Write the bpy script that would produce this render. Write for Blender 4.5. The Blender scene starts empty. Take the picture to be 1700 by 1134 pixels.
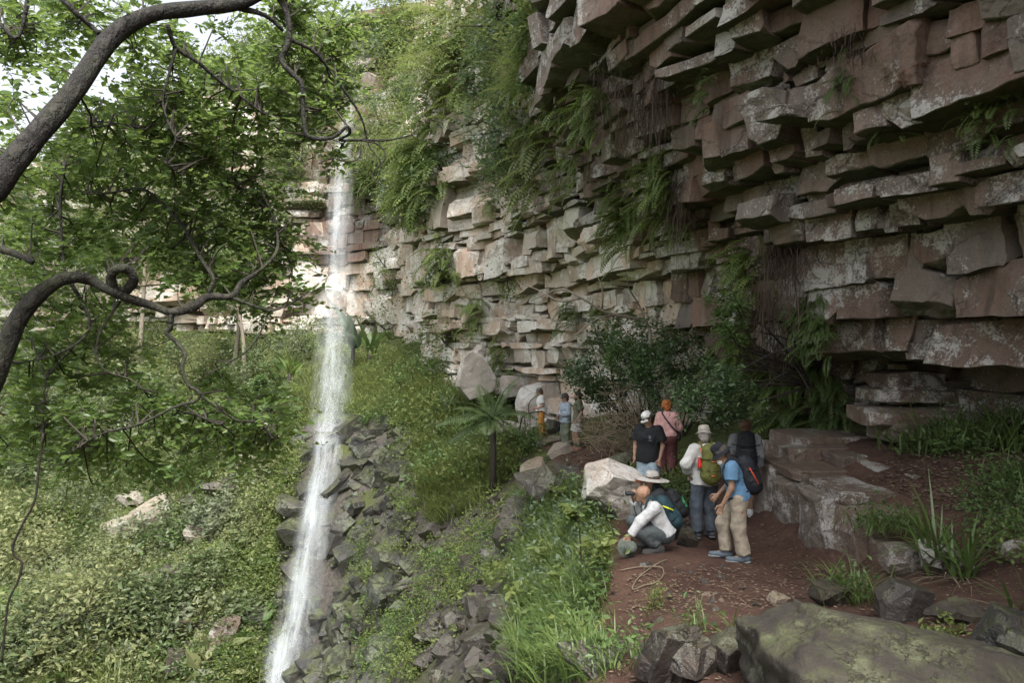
import bpy, bmesh, math, random
import numpy as np
rng = np.random.default_rng(7)
random.seed(7)
R_ = math.radians
scene = bpy.context.scene
COL = scene.collection

# ------------------------------------------------------------------ camera
F, CX, CY = 1228.0, 850.0, 567.0
cam_d = bpy.data.cameras.new('camera'); cam = bpy.data.objects.new('camera', cam_d); COL.objects.link(cam)
cam_d.sensor_width = 36.0; cam_d.lens = F / 1700.0 * 36.0
cam_d.clip_start = 0.05; cam_d.clip_end = 2000
cam.location = (0, 0, 0); cam.rotation_euler = (R_(90), 0, 0)
scene.camera = cam
scene.render.resolution_x, scene.render.resolution_y = 1024, 684

# ------------------------------------------------------------------ world, sun, exposure
SUN_AZ, SUN_EL = R_(166), R_(60)        # direction the light comes from: azimuth from +Y towards +X
world = bpy.data.worlds.new('World'); scene.world = world; world.use_nodes = True
wn, wl = world.node_tree.nodes, world.node_tree.links
sky = wn.new('ShaderNodeTexSky'); sky.sky_type = 'NISHITA'; sky.sun_disc = False
sky.sun_elevation = SUN_EL; sky.sun_rotation = SUN_AZ
sky.air_density = 1.0; sky.dust_density = 6.0; sky.ozone_density = 1.0
hs_ = wn.new('ShaderNodeHueSaturation'); hs_.inputs['Saturation'].default_value = 0.3   # thin even overcast: the sky's blue washed out
wl.new(sky.outputs['Color'], hs_.inputs['Color']); wl.new(hs_.outputs[0], wn['Background'].inputs['Color']); wn['Background'].inputs['Strength'].default_value = 0.11
sun_d = bpy.data.lights.new('sun', 'SUN'); sun = bpy.data.objects.new('sun', sun_d); COL.objects.link(sun)
sun_d.energy = 1.5; sun_d.angle = R_(20); sun_d.color = (1.0, 0.955, 0.89)
sun.rotation_euler = (R_(90) - SUN_EL, 0, math.pi - SUN_AZ)
sun.location = (0, -5, 30)
scene.view_settings.view_transform = 'Standard'; scene.view_settings.look = 'None'
scene.view_settings.exposure = 1.9; scene.view_settings.gamma = 1.0
scene.view_settings.use_curve_mapping = False
try:
    scene.cycles.use_denoising = True
    scene.cycles.denoiser = 'OPENIMAGEDENOISE'
    scene.cycles.max_bounces = 8; scene.cycles.diffuse_bounces = 4; scene.cycles.glossy_bounces = 2
    scene.cycles.transmission_bounces = 4; scene.cycles.transparent_max_bounces = 24
    scene.cycles.sample_clamp_indirect = 6.0
except Exception:
    pass

# ------------------------------------------------------------------ helpers
def P(px, py, Y):
    return np.array([(px - CX) / F * Y, Y, (CY - py) / F * Y])
def proj(V):
    V = np.asarray(V); Y = np.maximum(V[..., 1], 1e-3)
    return CX + F * V[..., 0] / Y, CY - F * V[..., 2] / Y
def unit(v):
    v = np.asarray(v, float); return v / np.maximum(np.linalg.norm(v, axis=-1, keepdims=True), 1e-9)
def smoothstep(a, b, x):
    t = np.clip((x - a) / (b - a), 0, 1); return t * t * (3 - 2 * t)
def _hash(ix, iy, iz, seed):
    n = (ix * 374761393 + iy * 668265263 + iz * 2147483647 + seed * 1274126177) & 0xFFFFFFFF
    n = ((n ^ (n >> 13)) * 1274126177) & 0xFFFFFFFF
    return ((n ^ (n >> 16)) & 0xFFFFFF) / float(0xFFFFFF)
def vnoise(p, seed=0):
    p = np.asarray(p, float); i = np.floor(p).astype(np.int64); f = p - i; f = f * f * (3 - 2 * f)
    out = 0
    for dx in (0, 1):
        for dy in (0, 1):
            for dz in (0, 1):
                w = (f[..., 0] if dx else 1 - f[..., 0]) * (f[..., 1] if dy else 1 - f[..., 1]) * (f[..., 2] if dz else 1 - f[..., 2])
                out = out + w * _hash(i[..., 0] + dx, i[..., 1] + dy, i[..., 2] + dz, seed)
    return out * 2 - 1
def fbm(p, oct=4, seed=0):
    p = np.asarray(p, float); a, s = 0.5, 0
    for o in range(oct):
        s = s + a * vnoise(p, seed + o * 17); p = p * 2.03; a *= 0.5
    return s
def in_poly(px, py, poly):
    inside = np.zeros(np.shape(px), bool); n = len(poly); j = n - 1
    for i in range(n):
        xi, yi = poly[i]; xj, yj = poly[j]
        c = ((yi > py) != (yj > py)) & (px < (xj - xi) * (py - yi) / (yj - yi + 1e-12) + xi)
        inside ^= c; j = i
    return inside
def whereabouts(px, py, box):
    """plain words for a place inside a patch of the picture"""
    x0, y0, x1, y1 = box; u, v = (px - x0) / (x1 - x0), (py - y0) / (y1 - y0)
    return ('top' if v < 0.25 else 'upper' if v < 0.5 else 'lower' if v < 0.75 else 'bottom') + ' ' + ('far left' if u < 0.2 else 'left' if u < 0.4 else 'middle' if u < 0.6 else 'right' if u < 0.8 else 'far right')
def make_mesh(name, V, faces, mats=(), smooth=False, midx=None, attrs=None):
    me = bpy.data.meshes.new(name)
    V = np.asarray(V, np.float32)
    if not isinstance(faces, (list, tuple)): faces = [faces]
    faces = [np.asarray(f, np.int32) for f in faces if len(f)]
    me.vertices.add(len(V)); me.vertices.foreach_set('co', V.ravel())
    nl = sum(f.size for f in faces); npol = sum(len(f) for f in faces)
    me.loops.add(nl); me.polygons.add(npol)
    me.loops.foreach_set('vertex_index', np.concatenate([f.ravel() for f in faces]))
    tot = np.concatenate([np.full(len(f), f.shape[1], np.int32) for f in faces])
    st = np.concatenate([[0], np.cumsum(tot)[:-1]]).astype(np.int32)
    me.polygons.foreach_set('loop_start', st)
    if midx is not None: me.polygons.foreach_set('material_index', np.asarray(midx, np.int32))
    me.polygons.foreach_set('use_smooth', np.full(npol, bool(smooth)))
    if attrs:
        for k, v in attrs.items():
            a = me.attributes.new(k, 'FLOAT', 'POINT'); a.data.foreach_set('value', np.asarray(v, np.float32))
    me.update(calc_edges=True)
    for m in (mats if isinstance(mats, (list, tuple)) else [mats]): me.materials.append(m)
    return me
def link(name, data, parent=None, loc=None, rz=None):
    o = bpy.data.objects.new(name, data); COL.objects.link(o)
    if parent is not None: o.parent = parent
    if loc is not None: o.location = loc
    if rz is not None: o.rotation_euler = (0, 0, rz)
    return o
def tag(o, label=None, cat=None, group=None, kind=None):
    if label: o['label'] = label
    if cat: o['category'] = cat
    if group: o['group'] = group
    if kind: o['kind'] = kind
    return o
def rotz(a):
    c, s = math.cos(a), math.sin(a); return np.array([[c, -s, 0], [s, c, 0], [0, 0, 1.0]])
def rotx(a):
    c, s = math.cos(a), math.sin(a); return np.array([[1.0, 0, 0], [0, c, -s], [0, s, c]])
def roty(a):
    c, s = math.cos(a), math.sin(a); return np.array([[c, 0, s], [0, 1.0, 0], [-s, 0, c]])
def frames(d, up=None, roll=None):
    """rotation matrices whose local Y is d and local Z near up (n,3,3)"""
    d = unit(d); n = len(d)
    up = np.tile([0, 0, 1.0], (n, 1)) if up is None else unit(up)
    x = np.cross(d, up); bad = np.linalg.norm(x, axis=1) < 1e-4; x[bad] = [1, 0, 0]; x = unit(x)
    z = np.cross(x, d)
    if roll is not None:
        c, s = np.cos(roll)[:, None], np.sin(roll)[:, None]; x, z = x * c + z * s, z * c - x * s
    return np.stack([x, d, z], axis=2)
def scatter(tv, tf, pos, M, scale):
    """instances of a template (tv verts, tf list of face arrays) -> one vertex/face set"""
    n, k = len(pos), len(tv)
    scale = np.asarray(scale, float)
    if scale.ndim == 1: scale = scale[:, None]
    V = np.einsum('nij,nkj->nki', M, tv[None] * scale[:, None, :]) + pos[:, None, :]
    off = (np.arange(n) * k)[:, None, None]
    return V.reshape(-1, 3), [(f[None] + off).reshape(-1, f.shape[1]) for f in tf]
class Bag:
    """collects vertices and faces (tris and quads) of one mesh, with a material slot"""
    def __init__(s): s.V = []; s.F = {3: [], 4: []}; s.MI = {3: [], 4: []}; s.n = 0
    def add(s, V, faces, mi=0):
        V = np.asarray(V, float)
        if not len(V): return
        for f in (faces if isinstance(faces, (list, tuple)) else [faces]):
            f = np.asarray(f, np.int64)
            if len(f): s.F[f.shape[1]].append(f + s.n); s.MI[f.shape[1]].append(np.full(len(f), mi))
        s.V.append(V); s.n += len(V)
    def mesh(s, name, mats, smooth=False):
        fs = []; mi = []
        for k in (3, 4):
            if s.F[k]: fs.append(np.concatenate(s.F[k])); mi.append(np.concatenate(s.MI[k]))
        return make_mesh(name, np.concatenate(s.V), fs, mats, smooth, np.concatenate(mi))
def tube(pts, rad, sides=6, caps=True, wob=0.0, seed=0):
    pts = np.asarray(pts, float); n = len(pts); rad = np.broadcast_to(np.asarray(rad, float), (n,))
    t = np.gradient(pts, axis=0); t = unit(t)
    ref = np.array([0.13, 0.21, 0.97]) if abs(t[0] @ [0.13, 0.21, 0.97]) < 0.9 else np.array([1.0, 0, 0])
    u = unit(np.cross(t[0], ref)); V = []
    for i in range(n):
        u = unit(u - t[i] * (u @ t[i])); w = np.cross(t[i], u)
        a = np.arange(sides) * 2 * math.pi / sides
        ring = pts[i] + rad[i] * (np.cos(a)[:, None] * u + np.sin(a)[:, None] * w)
        if wob: ring = pts[i] + (ring - pts[i]) * (1 + wob * vnoise(ring * (1.2 / max(rad[0], 1e-3)), seed)[:, None])
        V.append(ring)
    V = np.concatenate(V); i = np.arange(n - 1)[:, None] * sides; j = np.arange(sides)[None]
    q = np.stack([i + j, i + (j + 1) % sides, i + sides + (j + 1) % sides, i + sides + j], 2).reshape(-1, 4)
    f = [q]
    if caps and sides >= 3:
        V = np.concatenate([V, pts[:1], pts[-1:]]); a, b = n * sides, n * sides + 1; j = np.arange(sides)
        f.append(np.concatenate([np.stack([(j + 1) % sides, j, np.full(sides, a)], 1),
                                 np.stack([(n - 1) * sides + j, (n - 1) * sides + (j + 1) % sides, np.full(sides, b)], 1)]))
    return V, f
def catmull(pts, per=4):
    pts = np.asarray(pts, float); n = len(pts)
    if n < 3: return pts
    p = np.concatenate([[2 * pts[0] - pts[1]], pts, [2 * pts[-1] - pts[-2]]]); out = []
    for i in range(n - 1):
        a, b, c, d = p[i:i + 4]
        for t in np.arange(per) / per:
            out.append(0.5 * (2 * b + (c - a) * t + (2 * a - 5 * b + 4 * c - d) * t * t + (3 * b - a - 3 * c + d) * t ** 3))
    out.append(pts[-1]); return np.array(out)

# ------------------------------------------------------------------ materials
def new_mat(name):
    m = bpy.data.materials.new(name); m.use_nodes = True; nt = m.node_tree
    return m, nt.nodes, nt.links, nt.nodes['Principled BSDF']
def N_(nodes, typ, **kw):
    n = nodes.new(typ)
    for k, v in kw.items(): setattr(n, k, v)
    return n
def ramp(nodes, stops, interp='LINEAR'):
    r = nodes.new('ShaderNodeValToRGB'); r.color_ramp.interpolation = interp; e = r.color_ramp.elements
    while len(e) < len(stops): e.new(0.5)
    for k, (p, c) in enumerate(stops): e[k].position = p; e[k].color = (*c, 1) if len(c) == 3 else c
    return r
def noise(nodes, links, scale, detail=4, rough=0.55, vec=None, dist=0.0):
    n = nodes.new('ShaderNodeTexNoise'); n.inputs['Scale'].default_value = scale; n.inputs['Detail'].default_value = detail
    n.inputs['Roughness'].default_value = rough; n.inputs['Distortion'].default_value = dist
    if vec is not None: links.new(vec, n.inputs['Vector'])
    return n
def mix(nodes, links, fac, a, b):
    m = nodes.new('ShaderNodeMix'); m.data_type = 'RGBA'
    for sock, v in ((m.inputs[0], fac), (m.inputs[6], a), (m.inputs[7], b)):
        if hasattr(v, 'is_linked'): links.new(v, sock)
        elif isinstance(v, (int, float)): sock.default_value = v
        else: sock.default_value = (*v, 1)
    return m.outputs[2]
def maprange(nodes, links, v, a, b, c=0.0, d=1.0):
    m = nodes.new('ShaderNodeMapRange'); links.new(v, m.inputs[0])
    for k, x in zip((1, 2, 3, 4), (a, b, c, d)): m.inputs[k].default_value = x
    return m.outputs[0]
def math_(nodes, links, op, a, b=None):
    m = nodes.new('ShaderNodeMath'); m.operation = op
    for k, v in enumerate((a, b)):
        if v is None: continue
        if hasattr(v, 'is_linked'): links.new(v, m.inputs[k])
        else: m.inputs[k].default_value = v
    return m.outputs[0]
def leaf_mat(name, cols, rough=0.45, trans=0.3, tcol=None, spec=0.4):
    m, n, l, b = new_mat(name)
    g = n.new('ShaderNodeNewGeometry')
    r = ramp(n, [(k / (len(cols) - 1), c) for k, c in enumerate(cols)]); l.new(g.outputs['Random Per Island'], r.inputs[0])
    l.new(r.outputs[0], b.inputs['Base Color']); b.inputs['Roughness'].default_value = rough
    b.inputs['Specular IOR Level'].default_value = spec
    t = n.new('ShaderNodeBsdfTranslucent')
    mm = mix(n, l, 0.5, r.outputs[0], tcol or tuple(min(1, c * 1.7) for c in cols[-1])); l.new(mm, t.inputs['Color'])
    mx = n.new('ShaderNodeMixShader'); mx.inputs[0].default_value = trans
    l.new(b.outputs[0], mx.inputs[1]); l.new(t.outputs[0], mx.inputs[2])
    l.new(mx.outputs[0], n['Material Output'].inputs['Surface'])
    return m
def plain_mat(name, col, rough=0.8, var=0.15, scale=20, bump=0.15, spec=0.3):
    m, n, l, b = new_mat(name); tc = n.new('ShaderNodeTexCoord')
    nz = noise(n, l, scale, 4, vec=tc.outputs['Object'])
    lo = tuple(c * (1 - var) for c in col); hi = tuple(min(1, c * (1 + var)) for c in col)
    r = ramp(n, [(0.3, lo), (0.7, hi)]); l.new(nz.outputs[0], r.inputs[0]); l.new(r.outputs[0], b.inputs['Base Color'])
    b.inputs['Roughness'].default_value = rough; b.inputs['Specular IOR Level'].default_value = spec
    if bump:
        bp = n.new('ShaderNodeBump'); bp.inputs['Strength'].default_value = bump; bp.inputs['Distance'].default_value = 0.04
        l.new(nz.outputs[0], bp.inputs['Height']); l.new(bp.outputs[0], b.inputs['Normal'])
    return m
def rock_mat(name, c1, c2, c3, lichen=(0.55, 0.55, 0.53), lich=0.5, algae=(0.045, 0.05, 0.022), moss=0.0, rough=0.85, sc=1.0, top_moss=0.0, streak=0.5, bump=0.6, island=True):
    """sandstone: two tones and iron staining, pale lichen on the upright faces, green algae on the undersides"""
    m, n, l, b = new_mat(name); tc = n.new('ShaderNodeTexCoord'); g = n.new('ShaderNodeNewGeometry')
    pos = g.outputs['Position']
    n1 = noise(n, l, 0.9 * sc, 4, 0.6, pos); n2 = noise(n, l, 5 * sc, 5, 0.65, pos); n3 = noise(n, l, 28 * sc, 3, 0.7, pos)
    mp = n.new('ShaderNodeMapping'); mp.inputs['Scale'].default_value = (5 * sc, 5 * sc, 0.55 * sc); l.new(pos, mp.inputs[0])
    ns = noise(n, l, 1.0, 3, 0.6, mp.outputs[0])
    base = mix(n, l, maprange(n, l, n1.outputs[0], 0.38, 0.64), c1, c2)
    base = mix(n, l, math_(n, l, 'MULTIPLY', maprange(n, l, ns.outputs[0], 0.48, 0.66), streak), base, c3)
    if island:
        hv = n.new('ShaderNodeHueSaturation'); l.new(base, hv.inputs['Color'])
        l.new(maprange(n, l, g.outputs['Random Per Island'], 0, 1, 0.72, 1.25), hv.inputs['Value']); base = hv.outputs[0]
        wn_ = n.new('ShaderNodeTexWhiteNoise'); wn_.noise_dimensions = '1D'; l.new(g.outputs['Random Per Island'], wn_.inputs['W'])
        base = mix(n, l, maprange(n, l, wn_.outputs['Value'], 0.45, 1.0, 0.0, 0.8), base, tuple(0.42 * (a + b_) + 0.16 * sum(c2) / 3 for a, b_ in zip(c2, (c2[0] * .92, c2[0] * .84, c2[0] * .72))))
    grit = maprange(n, l, n3.outputs[0], 0.3, 0.7, 0.8, 1.16)
    hv2 = n.new('ShaderNodeHueSaturation'); l.new(base, hv2.inputs['Color']); l.new(grit, hv2.inputs['Value']); base = hv2.outputs[0]
    sx = n.new('ShaderNodeSeparateXYZ'); l.new(g.outputs['Normal'], sx.inputs[0]); nzc = sx.outputs[2]
    # lichen: crusty patches, broken up at two sizes
    lp = math_(n, l, 'ADD', math_(n, l, 'MULTIPLY', n2.outputs[0], 0.55), math_(n, l, 'MULTIPLY', n3.outputs[0], 0.45))
    lp = math_(n, l, 'ADD', lp, math_(n, l, 'MULTIPLY', math_(n, l, 'SUBTRACT', n1.outputs[0], 0.5), 0.55))
    n0 = noise(n, l, 0.45 * sc, 2, 0.5, pos)
    lp = math_(n, l, 'ADD', lp, math_(n, l, 'MULTIPLY', math_(n, l, 'SUBTRACT', n0.outputs[0], 0.5), 0.5))
    lm = maprange(n, l, lp, 0.61 - 0.12 * lich, 0.68 - 0.10 * lich)
    side = maprange(n, l, nzc, -0.45, -0.1)
    base = mix(n, l, math_(n, l, 'MULTIPLY', math_(n, l, 'MULTIPLY', lm, side), 0.85), base, lichen)
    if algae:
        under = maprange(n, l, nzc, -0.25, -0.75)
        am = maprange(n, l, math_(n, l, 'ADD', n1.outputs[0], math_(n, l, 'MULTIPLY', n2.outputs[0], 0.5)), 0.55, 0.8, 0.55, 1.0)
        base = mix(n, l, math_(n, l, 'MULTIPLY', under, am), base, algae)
    if moss or top_moss:
        up = maprange(n, l, nzc, 0.2, 0.8); mm = maprange(n, l, math_(n, l, 'ADD', math_(n, l, 'MULTIPLY', n1.outputs[0], 0.6), math_(n, l, 'MULTIPLY', n2.outputs[0], 0.4)), 0.44, 0.6)
        f = math_(n, l, 'ADD', math_(n, l, 'MULTIPLY', math_(n, l, 'MULTIPLY', up, mm), top_moss), math_(n, l, 'MULTIPLY', mm, moss))
        base = mix(n, l, f, base, (0.075, 0.09, 0.028))
    vc = n.new('ShaderNodeTexVoronoi'); vc.feature = 'DISTANCE_TO_EDGE'; vc.inputs['Scale'].default_value = 1.5 * sc
    wv = n.new('ShaderNodeMix'); wv.data_type = 'VECTOR'; wv.inputs[0].default_value = 0.25; l.new(pos, wv.inputs[4]); l.new(n2.outputs['Color'], wv.inputs[5])
    mc = n.new('ShaderNodeMapping'); mc.inputs['Scale'].default_value = (0.8, 0.8, 1.6); l.new(wv.outputs[1], mc.inputs[0]); l.new(mc.outputs[0], vc.inputs['Vector'])
    crack = math_(n, l, 'MULTIPLY', maprange(n, l, vc.outputs['Distance'], 0.0, 0.022, 1, 0), maprange(n, l, n1.outputs[0], 0.42, 0.56))
    base = mix(n, l, math_(n, l, 'MULTIPLY', crack, 0.6), base, tuple(0.45 * c for c in c3))
    l.new(base, b.inputs['Base Color']); b.inputs['Specular IOR Level'].default_value = 0.3
    l.new(maprange(n, l, n2.outputs[0], 0.3, 0.7, rough - 0.12, min(1, rough + 0.1)), b.inputs['Roughness'])
    h = math_(n, l, 'ADD', math_(n, l, 'MULTIPLY', n2.outputs[0], 0.7), math_(n, l, 'MULTIPLY', n3.outputs[0], 0.22))
    h = math_(n, l, 'ADD', h, math_(n, l, 'MULTIPLY', ns.outputs[0], 0.35))
    h = math_(n, l, 'SUBTRACT', h, math_(n, l, 'MULTIPLY', crack, 0.5))
    bp = n.new('ShaderNodeBump'); bp.inputs['Strength'].default_value = bump; bp.inputs['Distance'].default_value = 0.09 / sc
    l.new(h, bp.inputs['Height']); l.new(bp.outputs[0], b.inputs['Normal'])
    return m
M = {}
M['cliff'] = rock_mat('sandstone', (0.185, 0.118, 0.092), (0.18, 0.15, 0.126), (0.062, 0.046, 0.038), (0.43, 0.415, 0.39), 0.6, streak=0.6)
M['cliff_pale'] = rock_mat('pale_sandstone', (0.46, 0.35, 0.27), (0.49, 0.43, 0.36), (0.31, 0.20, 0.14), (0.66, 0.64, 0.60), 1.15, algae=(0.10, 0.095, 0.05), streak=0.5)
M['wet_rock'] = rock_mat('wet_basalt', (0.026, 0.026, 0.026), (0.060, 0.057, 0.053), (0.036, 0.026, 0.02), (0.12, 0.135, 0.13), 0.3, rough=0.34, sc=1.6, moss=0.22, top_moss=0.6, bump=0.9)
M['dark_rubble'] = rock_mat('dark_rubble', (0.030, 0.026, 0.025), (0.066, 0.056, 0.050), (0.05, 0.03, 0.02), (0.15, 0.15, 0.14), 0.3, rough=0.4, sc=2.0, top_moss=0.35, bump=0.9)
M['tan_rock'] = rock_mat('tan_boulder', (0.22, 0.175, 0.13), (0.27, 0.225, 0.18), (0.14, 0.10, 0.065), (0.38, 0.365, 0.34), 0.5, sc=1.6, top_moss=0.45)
M['moss_rock'] = rock_mat('mossy_boulder', (0.036, 0.03, 0.024), (0.072, 0.061, 0.05), (0.02, 0.016, 0.012), (0.13, 0.125, 0.11), 0.35, sc=3.2, moss=0.12, top_moss=0.42, streak=0.8, algae=None, bump=0.9)
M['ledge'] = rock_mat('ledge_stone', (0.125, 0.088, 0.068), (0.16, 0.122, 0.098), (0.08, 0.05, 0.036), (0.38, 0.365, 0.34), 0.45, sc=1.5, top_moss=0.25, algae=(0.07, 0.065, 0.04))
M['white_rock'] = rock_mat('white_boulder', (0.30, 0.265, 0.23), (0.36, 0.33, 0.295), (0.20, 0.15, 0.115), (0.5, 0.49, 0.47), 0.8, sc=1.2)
# ------------------------------------------------------------------ terrain
TP = []
def tp(*rows):
    for px, py, Y in rows: TP.append(P(px, py, Y))
# the path and its upper side
tp((1225, 935, 10.2), (1080, 915, 10.6), (1170, 893, 11.5), (1230, 862, 12.7), (1075, 838, 14), (1110, 792, 15.4), (1020, 772, 18.5),
   (960, 747, 21.6), (937, 738, 22.5), (898, 723, 26), (870, 716, 28), (1300, 1000, 8.2), (1100, 1000, 8.3), (1110, 1052, 7.0), (1010, 1105, 6.4))
TP += [np.array(v) for v in [
   (0, 0, -1.62), (1.5, 1.5, -1.75), (3.2, 4.4, -2.35), (1.6, 4.6, -2.5), (0.4, 4.5, -2.9), (-1.5, 2, -2.6), (-4, 2, -3.4), (-4.5, 5, -5.2), (5, 2, -1.6), (7, 4, -1.5),
   # right bank, ledge and terrace
   (4.3, 7.0, -2.45), (3.8, 5.5, -2.2), (5.0, 6.0, -2.0), (4.0, 9.3, -3.05), (4.05, 10.5, -3.08), (4.05, 11.5, -3.08), (4.05, 12.6, -3.05), (4.3, 13.6, -2.6),
   (4.75, 9.6, -2.2), (4.75, 10.6, -2.16), (4.75, 11.6, -2.14), (4.75, 12.6, -2.1), (5.9, 9.2, -1.8), (5.9, 11, -1.78), (5.9, 12.6, -1.74), (7.2, 9, -1.6), (7.2, 12, -1.6), (6.2, 7.5, -1.85),
   (8.5, 5, -1.4), (9, 9, -1.4), (9, 14, -1.2), (7, 16, -1.0), (4.4, 15.5, -2.35), (3.9, 18, -2.3), (3.2, 21, -2.4), (2.6, 24, -2.5), (6, 22, -1.5), (4, 28, -1), (2.0, 27.5, -2.6),
   (1.45, 29.5, -2.0), (0.0, 30, -2.1)]]
# grass slope left of the path, gully, fall
tp((1000, 930, 9.8), (1000, 840, 13), (905, 800, 17), (930, 770, 19.5), (850, 1030, 11.6), (930, 1030, 10.0), (850, 905, 17.5), (700, 955, 18), (600, 1100, 18.5), (640, 900, 25.5), (600, 1134, 21.5),
   (560, 722, 30.5), (520, 722, 31), (500, 900, 28), (480, 1130, 25), (660, 704, 30), (620, 620, 36), (760, 652, 30), (700, 600, 36), (820, 742, 24), (700, 800, 23.5), (560, 575, 43), (480, 590, 44),
   (400, 590, 46), (250, 570, 46), (540, 640, 37), (480, 660, 37), (590, 700, 31.5), (450, 700, 36),
   (300, 700, 40), (250, 860, 32), (420, 780, 33.5), (100, 1000, 26), (400, 1100, 24.5), (430, 900, 29.5), (100, 700, 40), (0, 1134, 22), (-250, 1134, 22), (0, 850, 33), (250, 1134, 23.5),
   (-200, 600, 44), (60, 600, 45), (-300, 800, 38), (760, 1090, 13.5), (700, 1134, 15.0))
TP += [np.array(v) for v in [(-8, 14, -12.5), (-4, 9, -8.5), (-12, 10, -14), (-4, 14, -9.5), (-1.4, 7.4, -5.0), (-8, 4, -9), (-20, 12, -14), (-30, 18, -12), (-14, -6, -10), (0, -8, -1.8), (8, -8, -1.0),
   (-40, 34, -4), (-50, 20, -6), (-60, 45, 2), (-45, 55, 3), (-20, 55, 2), (-5, 52, 1.5), (5, 45, 1), (14, 35, 0), (14, 20, 0), (14, 5, 0), (-70, 0, 4), (-60, -40, 6), (0, -40, 0), (40, 40, 3), (40, -30, 3), (-30, -20, -9)]]
TP = np.array(TP)
def _fit():
    d = np.linalg.norm(TP[:, None, :2] - TP[None, :, :2], axis=2)
    n = len(TP); A = np.zeros((n + 3, n + 3)); A[:n, :n] = d + 0.02 * np.eye(n) * -1
    A[:n, n] = 1; A[:n, n + 1:] = TP[:, :2]; A[n:, :n] = A[:n, n:].T
    return np.linalg.solve(A, np.concatenate([TP[:, 2], [0, 0, 0]]))
_W = _fit()
def H0(x, y):
    x = np.asarray(x, float); y = np.asarray(y, float); z = _W[len(TP)] + _W[len(TP) + 1] * x + _W[len(TP) + 2] * y
    for k in range(len(TP)): z = z + _W[k] * np.hypot(x - TP[k, 0], y - TP[k, 1])
    return z
def H(x, y):
    x = np.asarray(x, float); y = np.asarray(y, float); z = H0(x, y)
    p = np.stack([x, y, 0 * x], -1)
    far = smoothstep(9, 26, y)
    hill = smoothstep(-7.5, -12, x) * smoothstep(16, 22, y) * smoothstep(46, 42, y)
    return z + hill * 2.0 * fbm(p * 0.28, 3, 13) + (0.05 + 0.30 * far) * fbm(p * 0.9, 4, 3) + 0.03 * fbm(p * 4, 3, 9) * (1 - 0.5 * far)
def build_terrain():
    xs = np.concatenate([np.linspace(-420, -64, 10), np.arange(-60, -14, 0.5), np.arange(-14, 9, 0.19), np.arange(9, 20, 0.6), np.linspace(22, 420, 10)])
    ys = np.concatenate([np.linspace(-420, -42, 9), np.arange(-38, 2, 1.6), np.arange(2, 34, 0.19), np.arange(34, 56, 0.4), np.linspace(58, 420, 10)])
    X, Y = np.meshgrid(xs, ys); fade = smoothstep(62, 130, np.hypot(X, Y - 10))
    Z = np.where(fade < 1, H(np.clip(X, -70, 45), np.clip(Y, -45, 60)), 0) * (1 - fade) + fade * (2 + 3 * fbm(np.stack([X, Y, 0 * X], -1) * 0.01, 3, 5))
    V = np.stack([X, Y, Z], -1).reshape(-1, 3); ny, nx = X.shape
    i = (np.arange(ny - 1)[:, None] * nx + np.arange(nx - 1)[None]).ravel()
    q = np.stack([i, i + 1, i + nx + 1, i + nx], 1)
    px, py = proj(V); Yv = V[:, 1]
    gx, gy = np.gradient(Z, axis=1) / np.gradient(X, axis=1), np.gradient(Z, axis=0) / np.gradient(Y, axis=0)
    steep = np.hypot(gx, gy).ravel()
    jit = 22 * fbm(V * 0.8, 3, 21)
    soilpoly = [(880, 720), (960, 735), (1050, 745), (1130, 775), (1290, 790), (1290, 720), (1480, 715), (1720, 700), (1720, 1140), (960, 1140), (1000, 1000), (1010, 900), (1000, 830), (925, 775)]
    soil = in_poly(px + jit, py + jit, soilpoly) & (Yv > 1.5) & (Yv < 27)
    soil |= (Yv <= 6) & (np.abs(V[:, 0]) < 8)
    rockpoly = [(490, 700), (680, 690), (700, 830), (850, 760), (960, 770), (900, 850), (840, 960), (860, 1140), (430, 1140), (470, 900)]
    rock = in_poly(px + jit, py + jit, rockpoly) & (Yv > 7) & (Yv < 34)
    return make_mesh('terrain', V, [q], [M['ground']], True, None, {'soil': soil.astype(float), 'rock': rock.astype(float)})
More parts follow.
